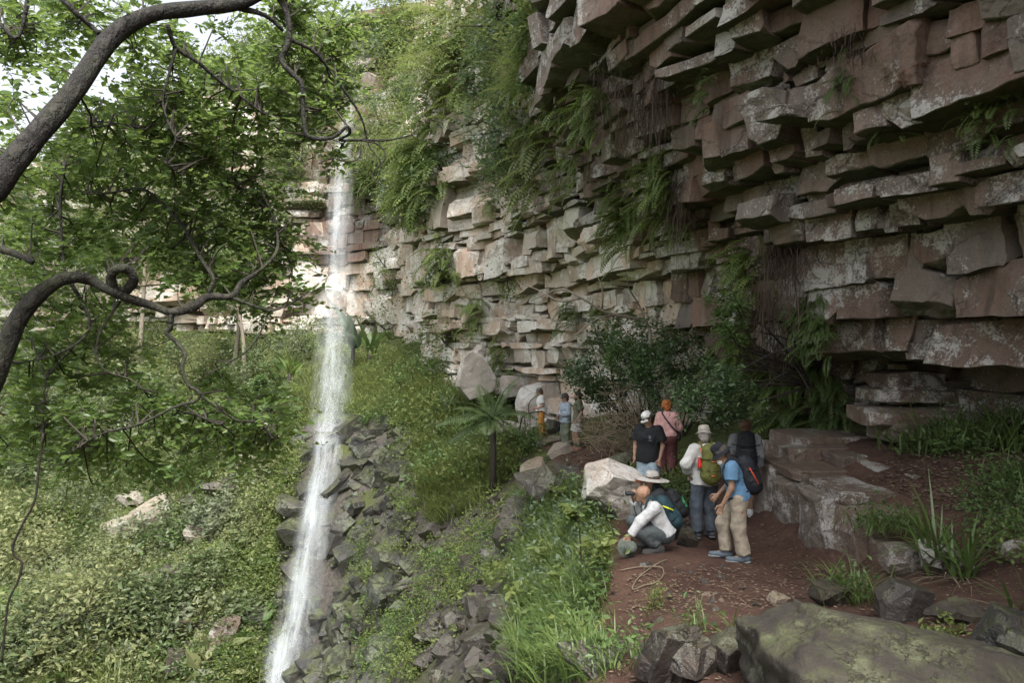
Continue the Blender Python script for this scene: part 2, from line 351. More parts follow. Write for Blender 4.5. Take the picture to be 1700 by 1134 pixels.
def ground_mat():
    m, n, l, b = new_mat('ground_soil'); g = n.new('ShaderNodeNewGeometry'); pos = g.outputs['Position']
    a1 = N_(n, 'ShaderNodeAttribute', attribute_name='soil'); a2 = N_(n, 'ShaderNodeAttribute', attribute_name='rock')
    n1 = noise(n, l, 1.1, 6, 0.6, pos, 0.3); n2 = noise(n, l, 9, 6, 0.7, pos); n3 = noise(n, l, 45, 4, 0.7, pos)
    soil = mix(n, l, maprange(n, l, n1.outputs[0], 0.36, 0.66), (0.050, 0.027, 0.020), (0.098, 0.057, 0.042))
    soil = mix(n, l, maprange(n, l, n2.outputs[0], 0.55, 0.72), soil, (0.135, 0.088, 0.066))
    litter = maprange(n, l, n3.outputs[0], 0.62, 0.68)
    soil = mix(n, l, math_(n, l, 'MULTIPLY', litter, 0.55), soil, (0.21, 0.15, 0.11))
    green = mix(n, l, maprange(n, l, n1.outputs[0], 0.4, 0.62), (0.045, 0.055, 0.02), (0.085, 0.105, 0.035))
    green = mix(n, l, maprange(n, l, n2.outputs[0], 0.58, 0.7), green, (0.08, 0.06, 0.04))
    rock = mix(n, l, maprange(n, l, n2.outputs[0], 0.4, 0.62), (0.045, 0.042, 0.037), (0.105, 0.092, 0.08))
    rock = mix(n, l, maprange(n, l, n1.outputs[0], 0.5, 0.64), rock, (0.07, 0.08, 0.03))
    c = mix(n, l, a1.outputs['Fac'], green, soil); c = mix(n, l, a2.outputs['Fac'], c, rock)
    l.new(c, b.inputs['Base Color']); b.inputs['Roughness'].default_value = 0.92; b.inputs['Specular IOR Level'].default_value = 0.2
    h = math_(n, l, 'ADD', math_(n, l, 'MULTIPLY', n2.outputs[0], 0.8), math_(n, l, 'MULTIPLY', n3.outputs[0], 0.35))
    bp = n.new('ShaderNodeBump'); bp.inputs['Strength'].default_value = 0.8; bp.inputs['Distance'].default_value = 0.06
    l.new(h, bp.inputs['Height']); l.new(bp.outputs[0], b.inputs['Normal']); return m
M['ground'] = ground_mat()
tag(link('terrain', build_terrain()), kind='structure', label='red earth path and steep green valley sides under the cliff')

# ------------------------------------------------------------------ rock pieces
def box_grid(n):
    """unit cube -0.5..0.5 with n x n quads per face, shared vertices"""
    key = {}; V = []; Q = []
    def vid(p):
        k = tuple(np.round(np.array(p) * n).astype(int))
        if k not in key: key[k] = len(V); V.append(p)
        return key[k]
    t = np.linspace(-0.5, 0.5, n + 1)
    for ax in range(3):
        for sgn in (-0.5, 0.5):
            for i in range(n):
                for j in range(n):
                    c = []
                    for a, b_ in ((t[i], t[j]), (t[i + 1], t[j]), (t[i + 1], t[j + 1]), (t[i], t[j + 1])):
                        p = [0, 0, 0]; p[ax] = sgn; p[(ax + 1) % 3] = a; p[(ax + 2) % 3] = b_; c.append(vid(tuple(p)))
                    Q.append(c if sgn > 0 else c[::-1])
    return np.array(V), np.array(Q)
_BG = {n: box_grid(n) for n in (2, 3, 4, 6, 8, 12)}
def chip(V, cuts, depth, rg, dims):
    """flatten what lies outside random planes near the corners and edges: angular breaks"""
    h = np.asarray(dims) / 2
    for _ in range(cuts):
        s = np.where(rg.random(3) < 0.5, -1, 1.0); w = rg.random(3) ** 0.8; w[rg.integers(3)] *= rg.choice([0.05, 1])
        nrm = unit(s * w / h * h.min()); corner = s * h
        d0 = nrm @ corner - depth * h.min() * (0.3 + rg.random())
        d = V @ nrm - d0; k = d > 0
        V[k] -= d[k, None] * nrm
    return V
def rock_piece(dims, n=4, cuts=5, depth=0.55, rough=0.05, seed=0, taper=0.12):
    rg = np.random.default_rng(seed); V, Q = _BG[n]; V = V * np.asarray(dims)
    # lean and taper
    sh = rg.normal(0, taper, (2, 2)); V = V.copy(); zz = V[:, 2] / dims[2]
    V[:, 0] += zz * sh[0, 0] * dims[2]; V[:, 1] += zz * sh[0, 1] * dims[2]
    V[:, 0] *= 1 + zz * sh[1, 0]; V[:, 2] += V[:, 0] * rg.normal(0, 0.03) + V[:, 1] * rg.normal(0, 0.03)
    V = chip(V, cuts, depth, rg, dims)
    m = min(dims); V += (rough * m) * np.stack([fbm(V * (1.6 / m) + 31 * k + seed * 1.7, 3, k) for k in range(3)], -1)
    return V, Q
def cut_solid(dims, planes, sub=0, rough=0.0, seed=0, bevel=0.0):
    """a box broken along flat planes: sharp facets, then finer relief; returns vertices and triangles"""
    bm = bmesh.new(); bmesh.ops.create_cube(bm, size=1.0); bmesh.ops.scale(bm, vec=tuple(dims), verts=bm.verts)
    for co, no in planes:
        r = bmesh.ops.bisect_plane(bm, geom=bm.verts[:] + bm.edges[:] + bm.faces[:], plane_co=tuple(co), plane_no=tuple(no), clear_outer=True, dist=1e-5)
        e = [g for g in r['geom_cut'] if isinstance(g, bmesh.types.BMEdge)]
        if len(e) > 2:
            try: bmesh.ops.edgeloop_fill(bm, edges=e)
            except Exception: pass
    if not bm.verts: bmesh.ops.create_cube(bm, size=min(dims))
    if bevel:
        try: bmesh.ops.bevel(bm, geom=bm.edges[:], offset=bevel, segments=1, affect='EDGES', profile=0.5, clamp_overlap=True)
        except Exception: pass
    bmesh.ops.triangulate(bm, faces=bm.faces[:])
    if sub:
        for _ in range(sub):
            L = sorted(e.calc_length() for e in bm.edges); th = min(dims) * 0.34 / (1 + _ * 0.8)
            e = [e for e in bm.edges if e.calc_length() > th]
            if e: bmesh.ops.subdivide_edges(bm, edges=e, cuts=1, use_grid_fill=False); bmesh.ops.triangulate(bm, faces=bm.faces[:])
    bm.verts.index_update(); V = np.array([v.co[:] for v in bm.verts]); T = np.array([[v.index for v in f.verts] for f in bm.faces]); bm.free(); m = min(dims)
    if rough: V = V + (rough * m) * np.stack([fbm(V * (1.7 / m) + 31 * k + seed * 1.3, 4, k + 5) for k in range(3)], -1)
    return V, T
def corner_planes(dims, cuts, depth, rg):
    h = np.asarray(dims) / 2; out = []
    for _ in range(cuts):
        s = np.where(rg.random(3) < 0.5, -1, 1.0); w = rg.random(3) ** 0.8; w[rg.integers(3)] *= rg.choice([0.05, 1]); nrm = unit(s * w / h * h.min()); out.append((nrm * (nrm @ (s * h) - depth * h.min() * (0.25 + rg.random())), nrm))
    return out
def boulder_shape(dims, n=8, cuts=10, seed=0, rough=0.06, roundness=0.5, depth=0.5):
    """an irregular broken rock"""
    rg = np.random.default_rng(seed); d = np.asarray(dims, float); pl = []
    for _ in range(cuts + 3):
        nr = unit(rg.normal(0, 1, 3)); e = 1 / np.linalg.norm(nr / (d / 2)); sup = np.abs(nr) @ (d / 2); pl.append((nr * (e + (sup - e) * rg.uniform(0.05, 0.55)) * rg.uniform(0.8, 1.02), nr))
    V, T = cut_solid(d, pl, 3 if n >= 8 else (2 if n >= 6 else 1), rough * 1.5, seed, 0.02 * d.min()); return V, T

# ------------------------------------------------------------------ the cliff
PLAN = np.array([(-78, 26), (-60, 36), (-38, 46), (-25, 49), (-14, 48.5), (-9, 46.5), (-6, 42.5), (-3.0, 33), (-1.6, 30.8), (0.6, 28.4), (3.0, 22.8), (4.3, 18), (5.1, 15), (5.8, 12.5), (7.0, 9.5), (8.0, 6), (9, 1), (10, -8)], float)
ZL = np.array([-14, -1.9, -0.32, -0.22, 0.8, 2.5, 4.5, 7, 11, 16, 26], float)
_far = [0, 0, 0, 0, .15, .3, .4, .5, .3, -1.2, -8]
OFF = np.array([_far, _far, _far, _far, _far, [0, 0, 0, 0, .1, .2, .3, .3, 0, -2.2, -9], [0, 0, 0, 0, .1, .2, .4, .4, 0, -2, -8],
    [0, 0, 0, 0, .3, .5, .6, .7, .7, -.5, -5], [0, 0, 0, 0, .3, .6, .8, 1.0, 1.1, .5, -3], [-.3, -.3, 0, 0, .4, .9, 1.3, 1.7, 2.0, 2, 0],
    [-.3, -.3, 0, 0, .4, 1.2, 2.0, 2.7, 3, 3, 2], [-.4, -.4, 0, 0, .5, 1.5, 2.9, 3.7, 4.2, 4, 3], [-.8, -.8, -.3, .1, .6, 1.8, 3.3, 4.3, 4.8, 5, 4],
    [-1.6, -1.6, -1.3, .4, .9, 2.0, 3.4, 4.5, 5, 5, 4], [-1.7, -1.7, -1.4, .5, 1.0, 2.0, 3.4, 4.5, 5, 5, 4], [-1.7, -1.7, -1.4, .5, 1.0, 2.0, 3.4, 4.5, 5, 5, 4],
    [-1.7, -1.7, -1.4, .5, 1.0, 2.0, 3.4, 4.5, 5, 5, 4], [-1.7, -1.7, -1.4, .5, 1.0, 2.0, 3.4, 4.5, 5, 5, 4]], float)
_pc = catmull(PLAN, 10); _sp = np.concatenate([[0], np.cumsum(np.linalg.norm(np.diff(_pc, axis=0), axis=1))])
_u = np.linspace(0, len(PLAN) - 1, len(_pc))
_tan = unit(np.gradient(_pc, axis=0)); _tan = unit(np.stack([np.convolve(np.pad(_tan[:, k], 6, 'edge'), np.ones(13) / 13, 'valid') for k in (0, 1)], 1))
_nrm = np.stack([_tan[:, 1], -_tan[:, 0]], 1)     # away from the rock: towards the valley
S_MAX = _sp[-1]
def s_of(px, Y=None):
    x, y = _pc[:, 0], _pc[:, 1]; ok = y > 3
    k = np.argmin(np.abs(CX + F * x / np.maximum(y, .1) - px) + 1e9 * (~ok)); return _sp[k]
def cliff_at(s, z):
    s = np.asarray(s, float); z = np.asarray(z, float)
    x, y, u = (np.interp(s, _sp, a) for a in (_pc[:, 0], _pc[:, 1], _u))
    nx, ny = np.interp(s, _sp, _nrm[:, 0]), np.interp(s, _sp, _nrm[:, 1])
    i = np.clip(u.astype(int), 0, len(PLAN) - 2); f = u - i
    z = np.broadcast_to(z, s.shape); out = np.zeros(s.shape)
    j = np.clip(np.searchsorted(ZL, z) - 1, 0, len(ZL) - 2); t = np.clip((z - ZL[j]) / (ZL[j + 1] - ZL[j]), 0, 1)
    oa = OFF[i, j] * (1 - t) + OFF[i, j + 1] * t; ob = OFF[i + 1, j] * (1 - t) + OFF[i + 1, j + 1] * t
    o = oa * (1 - f) + ob * f
    return np.stack([x + nx * o, y + ny * o, z], -1), np.stack([nx, ny, 0 * nx], -1)
def top_of(s):
    """height of the cliff top along s"""
    x = np.interp(s, _sp, _pc[:, 0]); y = np.interp(s, _sp, _pc[:, 1])
    return np.interp(x, [-78, -45, -34, -24, -16, -10], [6, 8, 10, 16.5, 23, 26]) * (x < 2) + (x >= 2) * np.where(y > 18, 24, np.interp(y, [0, 8, 18], [9, 12, 24]))
def build_cliff():
    root = link('cliff', None); tag(root, kind='structure', label='overhanging layered sandstone cliff curving round behind the waterfall')
    rg = np.random.default_rng(11); blocks = []
    s19, s36 = np.interp(-19.5, -_pc[60:, 1], _sp[60:]), np.interp(-36, -_pc[60:, 1], _sp[60:])
    regions = [(_sp[3], s36, [.45, .62, .85, 1.05], 1.55), (s36 - 0.5, s19, [.24, .36, .5, .7], 1.1), (s19 - 0.5, S_MAX - 0.5, [.2, .33, .48, .68], 0.72)]
    for ri, (s0, s1, hs, wf) in enumerate(regions):
        z = -3.2 + 0.1 * ri; layers = []
        while z < 26:
            h = rg.choice(hs, p=[.28, .32, .25, .15]) * (0.85 + 0.3 * rg.random())
            if ri == 2 and z > 9: h *= 1.6
            if z < -0.25 and z + h > -0.45: h = max(-0.25 - z, 0.12)
            layers.append((z, h)); z += h
            if ri == 2 and abs(z + 0.25) < 0.13: layers.append((z, 0.66)); z += 0.66
        for k, (z, h) in enumerate(layers):
            s = s0 + rg.random() * 0.8; lo = rg.normal(0, 0.12)
            while s < s1:
                y = float(np.interp(s, _sp, _pc[:, 1]))
                w = float(np.clip(np.exp(rg.normal(-0.3, 0.5)), 0.3, 2.2)) * wf * (0.75 + 0.45 * h / 0.5)
                if -0.35 < z < 0.3 and y < 13.5: w *= 1.9
                if z > top_of(s): s += w; continue
                hm, zz = h, z
                if z > 0.5 and rg.random() < 0.22 and k + 1 < len(layers): hm = h + layers[k + 1][1] * rg.choice([0.6, 1.0])
                elif z > 0.5 and rg.random() < 0.12: hm = h * 0.6; zz = z + h * 0.2
                c, nn = cliff_at(np.array([s + w / 2]), np.array([zz + h * 0.5])); c, nn = c[0], nn[0]
                jut = lo + rg.normal(0, 0.06) + 0.75 * float(fbm(np.array([[s * 0.22, z * 1.7, 3.0]]), 3, 2)[0]) + (0.08 if hm > h else 0)
                if rg.random() < 0.13: jut += rg.choice([-0.25, 0.22])
                if z < -0.25 and y < 14: jut *= 0.5
                yaw = rg.normal(0.10, 0.13) if ri == 2 else rg.normal(0, 0.09)
                if -0.35 < z < 0.3 and y < 13.5: yaw *= 0.4
                blocks.append((c + nn * jut, nn, w, hm, zz, s, y, yaw)); s += w
    # score by the size they show in the picture
    sc = []
    for b in blocks:
        c = b[0].copy(); c[2] = b[4] + b[3] / 2; px, py = proj(c[None]); Y = c[1]
        vis = (Y > 2) and (-40 < px[0] < 1740) and (-40 < py[0] < 1170)
        if 640 > px[0] and py[0] > 540: vis = False
        facing = max(0.12, -(b[1] @ unit(c)))
        area = b[2] * b[3] * (facing + 0.3) * (F / max(Y, 1)) ** 2
        hid = (px[0] < 500 and Y > 40) or (py[0] < 260 and px[0] < 760) or (980 < px[0] < 1320 and 540 < py[0] < 760)
        sc.append(area * (0.15 if hid else 1) if vis else 0)
    order = np.argsort(-np.array(sc)); single = set(order[:298].tolist())
    rest = {0: Bag(), 1: Bag()}
    for k, (c, nn, w, h, z, s, y, yaw) in enumerate(blocks):
        if sc[k] == 0 and (c[1] < -3): continue
        dep = 1.7 if y < 30 else 1.5
        big = sc[k] > 900
        n = 8 if sc[k] > 4200 else 6 if sc[k] > 1800 else (4 if sc[k] > 350 else (3 if sc[k] > 0 else 2))
        if sc[k] > 520 or k in single:
            rk = np.random.default_rng(k); dm = (w * 1.14, dep, h * 1.2); V, Q = cut_solid(dm, corner_planes(dm, 8 if big else 6, 0.5, rk), (3 if sc[k] > 5000 else 2) if k in single else 1, 0.12, k, 0.012)
            V[:, 0] += V[:, 2] * rk.normal(0, 0.10) + V[:, 1] * rk.normal(0, 0.08); V[:, 2] += V[:, 0] * rk.normal(0, 0.022) + V[:, 1] * rk.normal(0.02, 0.04); V[:, 1] += V[:, 2] * rk.normal(0, 0.12)
        else: V, Q = rock_piece((w * 1.06, dep, h * 1.06), n, 9 if big else 6, 0.8, 0.10, k, 0.13)
        V[:, 1] = np.where(V[:, 1] < 0, V[:, 1], V[:, 1])          # local -Y is the outer face
        V = V - np.array([0, -dep / 2, 0])
        # frame: local x along the wall, local y into the rock
        xa = np.array([-nn[1], nn[0], 0.0]); B = np.stack([xa, -nn, [0, 0, 1.0]], 1)
        B = rotz(yaw) @ B
        pale = 1 if ((y > 17.5 and z < 5.5) or y > 27) else 0
        if pale and y < 24 and z > 3.0: pale = 0
        o = np.array([c[0], c[1], z + h / 2]); bx_, by_ = proj(o[None])
        if 515 + 20 * math.sin(z * 3) < bx_[0] < 650 + 25 * math.sin(z * 2.1) and y > 36 and z > 4.5: pale = 0      # rock kept wet and dark by the fall
        if k in single:
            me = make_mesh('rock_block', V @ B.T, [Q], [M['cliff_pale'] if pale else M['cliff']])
            link('rock_block', me, root, o)
        else:
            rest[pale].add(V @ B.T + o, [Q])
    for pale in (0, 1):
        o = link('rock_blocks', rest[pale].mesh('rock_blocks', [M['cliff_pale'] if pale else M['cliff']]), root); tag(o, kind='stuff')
    # the solid rock behind the joints
    ss = np.linspace(0, S_MAX, 160); zz = np.concatenate([[-14], np.linspace(-3.5, 26, 40)])
    S, Z = np.meshgrid(ss, zz); c, nn = cliff_at(S.ravel(), Z.ravel()); tops = top_of(S.ravel())
    c[:, 2] = np.minimum(c[:, 2], tops); V = c - nn * 0.62
    c2, n2 = cliff_at(ss, np.minimum(top_of(ss), 26)); c2[:, 2] = np.minimum(top_of(ss), 26) + 0.1; V = np.concatenate([V, c2 - n2 * 16]); ny, nx = len(zz) + 1, len(ss)
    i = (np.arange(ny - 1)[:, None] * nx + np.arange(nx - 1)[None]).ravel(); q = np.stack([i, i + nx, i + nx + 1, i + 1], 1)
    link('rock_core', make_mesh('rock_core', V, [q], [M['cliff']]), root)
    print('cliff blocks', len(blocks))
    return root
cliff = build_cliff()
# ------------------------------------------------------------------ finding the ground and the cliff along a line of sight
_gs = np.linspace(_sp[3], S_MAX, 420); _gz = np.linspace(-3, 24, 190)
_GS, _GZ = [a.ravel() for a in np.meshgrid(_gs, _gz)]
_GC, _GN = cliff_at(_GS, _GZ); _gpx, _gpy = proj(_GC); _gok = (_GC[:, 1] > 3) & (_GZ < top_of(_GS) + 0.3)
def cliff_hit(px, py, out=0.15):
    d = np.hypot(_gpx - px, _gpy - py) + 1e6 * (~_gok)
    near = np.where(d < d.min() + 9)[0]; k = near[np.argmin(_GC[near, 1] + 0.02 * d[near])]
    return _GC[k] + _GN[k] * out, _GN[k]
_YS = np.concatenate([np.arange(2.5, 36, 0.06), np.arange(36, 60, 0.15)])
def ground_hit(px, py):
    px = np.atleast_1d(np.asarray(px, float)); py = np.atleast_1d(np.asarray(py, float)); out = np.full((len(px), 3), np.nan)
    for i in range(0, len(px), 200):
        a, b = px[i:i + 200, None], py[i:i + 200, None]; X = (a - CX) / F * _YS; Z = (CY - b) / F * _YS
        h = HG(X, np.broadcast_to(_YS, X.shape)); under = Z < h; k = under.argmax(1); ok = under.any(1); r = np.arange(len(k))
        out[i:i + 200][ok] = np.stack([X[r, k], _YS[k], h[r, k]], 1)[ok]
    return out
_tx = np.arange(-60, 20, 0.25); _ty = np.arange(0, 60, 0.25); _TX, _TY = np.meshgrid(_tx, _ty); _TH = H(_TX, _TY)
def HG(x, y):
    """terrain height read off a grid (fast)"""
    x = np.asarray(x, float); y = np.asarray(y, float)
    fx = np.clip((x + 60) / 0.25, 0, len(_tx) - 1.001); fy = np.clip(y / 0.25, 0, len(_ty) - 1.001); i, j = fx.astype(int), fy.astype(int); u, v = fx - i, fy - j
    return (_TH[j, i] * (1 - u) + _TH[j, i + 1] * u) * (1 - v) + (_TH[j + 1, i] * (1 - u) + _TH[j + 1, i + 1] * u) * v
def HN(x, y):
    e = 0.3; return unit(np.stack([HG(x - e, y) - HG(x + e, y), HG(x, y - e) - HG(x, y + e), np.full(np.shape(x), 2 * e)], -1))

# ------------------------------------------------------------------ boulders
_bseed = [100]
def boulder(label, px, py, dims, mat, rot=(0, 0, 0), group=None, name='boulder', n=8, cuts=10, roundness=0.35, sink=0.25, Y=None, z=None, rough=0.06, seed=None, cat='boulder', depth=0.5):
    """(px, py) is where the middle of its foot meets the ground"""
    _bseed[0] += 1
    if Y is None:
        g = ground_hit(px, py)[0]
        if np.isnan(g[0]): return None
    else: g = P(px, py, Y); g[2] = HG(g[0], g[1]) if z is None else z
    V, Q = boulder_shape(dims, n, cuts, seed or _bseed[0], rough, roundness, depth)
    V = V @ (rotz(rot[2]) @ roty(rot[1]) @ rotx(rot[0])).T
    V[:, 2] -= V[:, 2].min() + sink * dims[2]
    o = link(name, make_mesh(name, V, [Q], [M[mat]]), None, g); tag(o, label, cat, group); return o
def mossy_ridge():
    n = 46; V, Q = box_grid(n); d = unit(V); rg = np.random.default_rng(12)
    nr = unit(np.array([[0.05, 0.25, 1], [0.35, 0.1, 0.95], [-0.8, 0, 0.5], [-1, -0.1, -0.1], [-0.4, -1, 0.15], [0.15, -1, 0.25], [0.5, -0.9, 0.0], [0.25, -0.55, 0.85], [0, -1, -0.4], [1, 0, 0.2], [0, 1, 0.2], [0, 0, -1], [-0.5, -0.4, 0.9]])); hh = np.array([0.62, 0.66, 0.98, 1.0, 0.92, 0.80, 0.95, 0.70, 0.8, 1.1, 0.9, 0.9, 0.84])
    r = np.min(hh[None] / np.maximum(d @ nr.T, 1e-3), axis=1); V = d * np.minimum(r, 1.4)[:, None] * np.array([1.35, 0.75, 0.62])
    V += 0.10 * np.stack([fbm(V * 1.6 + 31 * k, 5, k + 5) for k in range(3)], -1); bed = V[:, 2] + 0.25 * V[:, 0] + 0.12 * fbm(V * 2.2, 3, 7)
    V -= d * (0.05 * np.abs(((bed * 5.5) % 1.0) - 0.35) * (d[:, 2] < 0.75))[:, None] + 0 * d; V += 0.032 * np.stack([fbm(V * 8 + 31 * k, 4, k) for k in range(3)], -1)
    return V @ (rotz(-0.10) @ roty(0.19)).T, Q
V, Q = mossy_ridge(); o = link('boulder', make_mesh('boulder', V, [Q], [M['moss_rock']], True), None, (3.05, 4.8, -2.42)); tag(o, 'huge moss-stained boulder ridge filling the bottom right corner', 'boulder')
boulder('pale pink angular boulder beside the two crouching people', 1014, 868, (0.9, 0.8, 0.8), 'white_rock', (0.35, 0.3, 0.4), n=8, cuts=7, roundness=0.1, Y=12.7, seed=31)
boulder('mossy tilted slab lying behind the pale boulder on the slope', 1030, 785, (0.75, 0.5, 0.2), 'moss_rock', (0.5, -0.6, 0.2), roundness=0.1, sink=0.05)
boulder('flat round dark slate lying at the lower edge of the path', 984, 1120, (0.46, 0.5, 0.10), 'dark_rubble', (0.5, -0.35, 0.3), roundness=0.55, sink=0.1)
for lab, px, py, d, r, m in [
    ('slanting grey slate slab leaning on the rock pile below the path', 1112, 1118, (0.34, 0.24, 0.5), (0.2, 0.35, 0.4), 'dark_rubble'),
    ('dark cube of broken rock in the pile beside the mossy boulder', 1165, 1100, (0.26, 0.26, 0.24), (0.3, 0.1, 0.7), 'dark_rubble'),
    ('brown wedge of rock under the strappy plant by the mossy boulder', 1215, 1062, (0.4, 0.3, 0.2), (0.2, -0.3, 0.2), 'dark_rubble'),
    ('grey pitted rock at the bottom edge in the rock pile', 1150, 1150, (0.42, 0.3, 0.26), (0.1, 0.2, 0.9), 'dark_rubble'),
    ('small reddish block wedged against the mossy boulder end', 1228, 1105, (0.2, 0.22, 0.2), (0.4, 0.1, 0.2), 'ledge'),
    ('low grey stone between the slate slab and the bottom edge', 1085, 1140, (0.3, 0.24, 0.16), (0.1, 0.3, 0.1), 'dark_rubble'),
    ('dark broken rock block standing behind the slanting slate', 1140, 1075, (0.36, 0.3, 0.3), (0.1, -0.2, 0.5), 'dark_rubble')]:
    boulder(lab, px, py, d, m, r, roundness=0.08, cuts=6, sink=0.12, n=6, Y=5.9)
for lab, px, py, d, r, m, Y in [
    ('large wet brown slab tilted at the lip of the path', 905, 800, (1.25, 0.9, 0.3), (0.5, -0.35, 0.3), 'dark_rubble', 16.5),
    ('orange-stained wet slab beneath the far hikers', 860, 792, (0.9, 0.7, 0.26), (0.55, -0.3, 0.1), 'dark_rubble', 16.9),
    ('dark reddish block wedged under the wet slabs', 848, 830, (0.6, 0.6, 0.5), (0.3, -0.5, 0.5), 'dark_rubble', 16.0),
    ('flat pale stone on the path in front of the far hikers', 925, 752, (0.9, 0.6, 0.22), (0.2, -0.2, 0.2), 'tan_rock', 21.0),
    ('flat grey slab at the feet of the hiker in orange trousers', 905, 737, (1.0, 0.7, 0.2), (0.15, -0.1, 0.0), 'tan_rock', 23.5),
    ('grey slab among leaves below the far hikers', 885, 765, (1.0, 0.6, 0.25), (0.3, -0.3, 0.1), 'tan_rock', 20.5)]:
    boulder(lab, px, py, d, m, r, roundness=0.1, cuts=6, sink=0.25, n=6, Y=Y)
for lab, px, py, d, r, Y in [
    ('tall pale triangular boulder standing against the cliff foot', 789, 655, (1.3, 0.9, 2.1), (0.1, 0.12, 0.3), 28.0),
    ('big white boulder behind the hiker in orange trousers', 893, 700, (1.7, 1.0, 1.7), (0.1, -0.2, 0.1), 27.6),
    ('rounded white boulder at the cliff foot beside the palm', 852, 662, (0.9, 0.7, 0.9), (0.2, 0.1, 0.5), 28.3),
    ('small white rock lodged under the rounded white boulder', 852, 690, (0.8, 0.6, 0.5), (0.1, 0.1, 0.1), 27.7),
    ('pinkish flat boulder low behind the palm fronds', 850, 720, (1.3, 0.8, 0.8), (0.1, 0.2, 0.1), 26.5),
    ('green-stained stone by the knees of the hiker in orange', 920, 712, (0.6, 0.5, 0.5), (0.1, 0.2, 0.6), 25.0),
    ('small pale stone perched on the tall triangular boulder', 797, 600, (0.4, 0.35, 0.45), (0.3, 0.2, 0.6), 28.2)]:
    boulder(lab, px, py, d, 'white_rock' if 'green' not in lab else 'moss_rock', r, roundness=0.2, cuts=8, sink=0.12, n=6, Y=Y, z={789: -1.95, 852: -2.15, 797: -0.62}.get(px if py != 690 else 0))
for lab, px, py, d, r, m in [
    ('large tan boulder jutting from the green hillside', 252, 882, (1.9, 1.2, 1.25), (0.4, -0.45, 0.3), 'tan_rock'),
    ('low brown boulder left of the large tan boulder', 196, 890, (1.5, 1.0, 0.7), (0.2, -0.3, 0.2), 'tan_rock'),
    ('grey flat-topped boulder above the large tan boulder', 216, 838, (1.3, 0.9, 0.5), (0.2, -0.1, 0.2), 'tan_rock'),
    ('pale slab half buried in leaves low on the hillside', 104, 962, (0.9, 0.6, 0.3), (0.3, 0.3, 0.2), 'tan_rock'),
    ('pale mossy boulder halfway down the hillside gully', 245, 975, (0.7, 0.6, 0.6), (0.2, 0.2, 0.2), 'tan_rock'),
    ('dark cracked boulder beside the reddish gully rocks', 285, 968, (0.8, 0.7, 0.6), (0.2, 0.2, 0.4), 'dark_rubble'),
    ('flat pale stone in the lower left greenery', 80, 1030, (0.9, 0.5, 0.25), (0.2, 0.2, 0.1), 'tan_rock'),
    ('brown square boulder at the bottom of the hillside gully', 294, 1118, (0.6, 0.6, 0.7), (0.1, 0.1, 0.3), 'dark_rubble'),
    ('dark boulder with white marks at the bottom of the gully', 338, 1122, (0.6, 0.5, 0.6), (0.2, 0.1, 0.6), 'dark_rubble'),
    ('black wet block at the left edge of the lower waterfall', 420, 1050, (0.75, 0.6, 0.7), (0.3, 0.3, 0.3), 'wet_rock'),
    ('grey wet stone below the black wet block', 424, 1078, (0.5, 0.5, 0.4), (0.3, 0.1, 0.3), 'wet_rock'),
    ('reddish rock shelf high in the hillside gully', 415, 785, (1.9, 0.9, 0.5), (0.2, 0.1, 0.1), 'ledge'),
    ('reddish sloping rock shelf below the upper shelf', 372, 822, (1.6, 0.9, 0.5), (0.3, 0.2, 0.2), 'dark_rubble'),
    ('smooth brown rock in the gully right of the tan boulder', 335, 908, (1.3, 0.9, 0.5), (0.5, 0.3, 0.2), 'ledge'),
    ('pair-topped dark stone above the smooth brown rock', 312, 850, (0.7, 0.6, 0.7), (0.3, 0.3, 0.2), 'dark_rubble'),
    ('rust-brown rock face in the middle of the gully', 312, 1052, (0.9, 0.7, 0.6), (0.4, 0.3, 0.2), 'ledge'),
    ('narrow brown rock rib running down the gully', 370, 1085, (0.7, 0.6, 1.2), (-0.4, 0.3, 0.2), 'ledge'),
    ('dark wet rock left of the falling water', 490, 905, (1.3, 0.8, 0.7), (0.3, 0.2, 0.3), 'wet_rock'),
    ('grey wet ledge rock left of the upper cascade', 482, 860, (1.0, 0.8, 0.5), (0.3, 0.2, 0.1), 'wet_rock')]:
    boulder(lab, px, py, tuple((0.85 if m == 'tan_rock' else 1.15) * x for x in d), m, r, roundness=0.15, cuts=8, sink=0.05 if m == 'tan_rock' else 0.15, n=6)
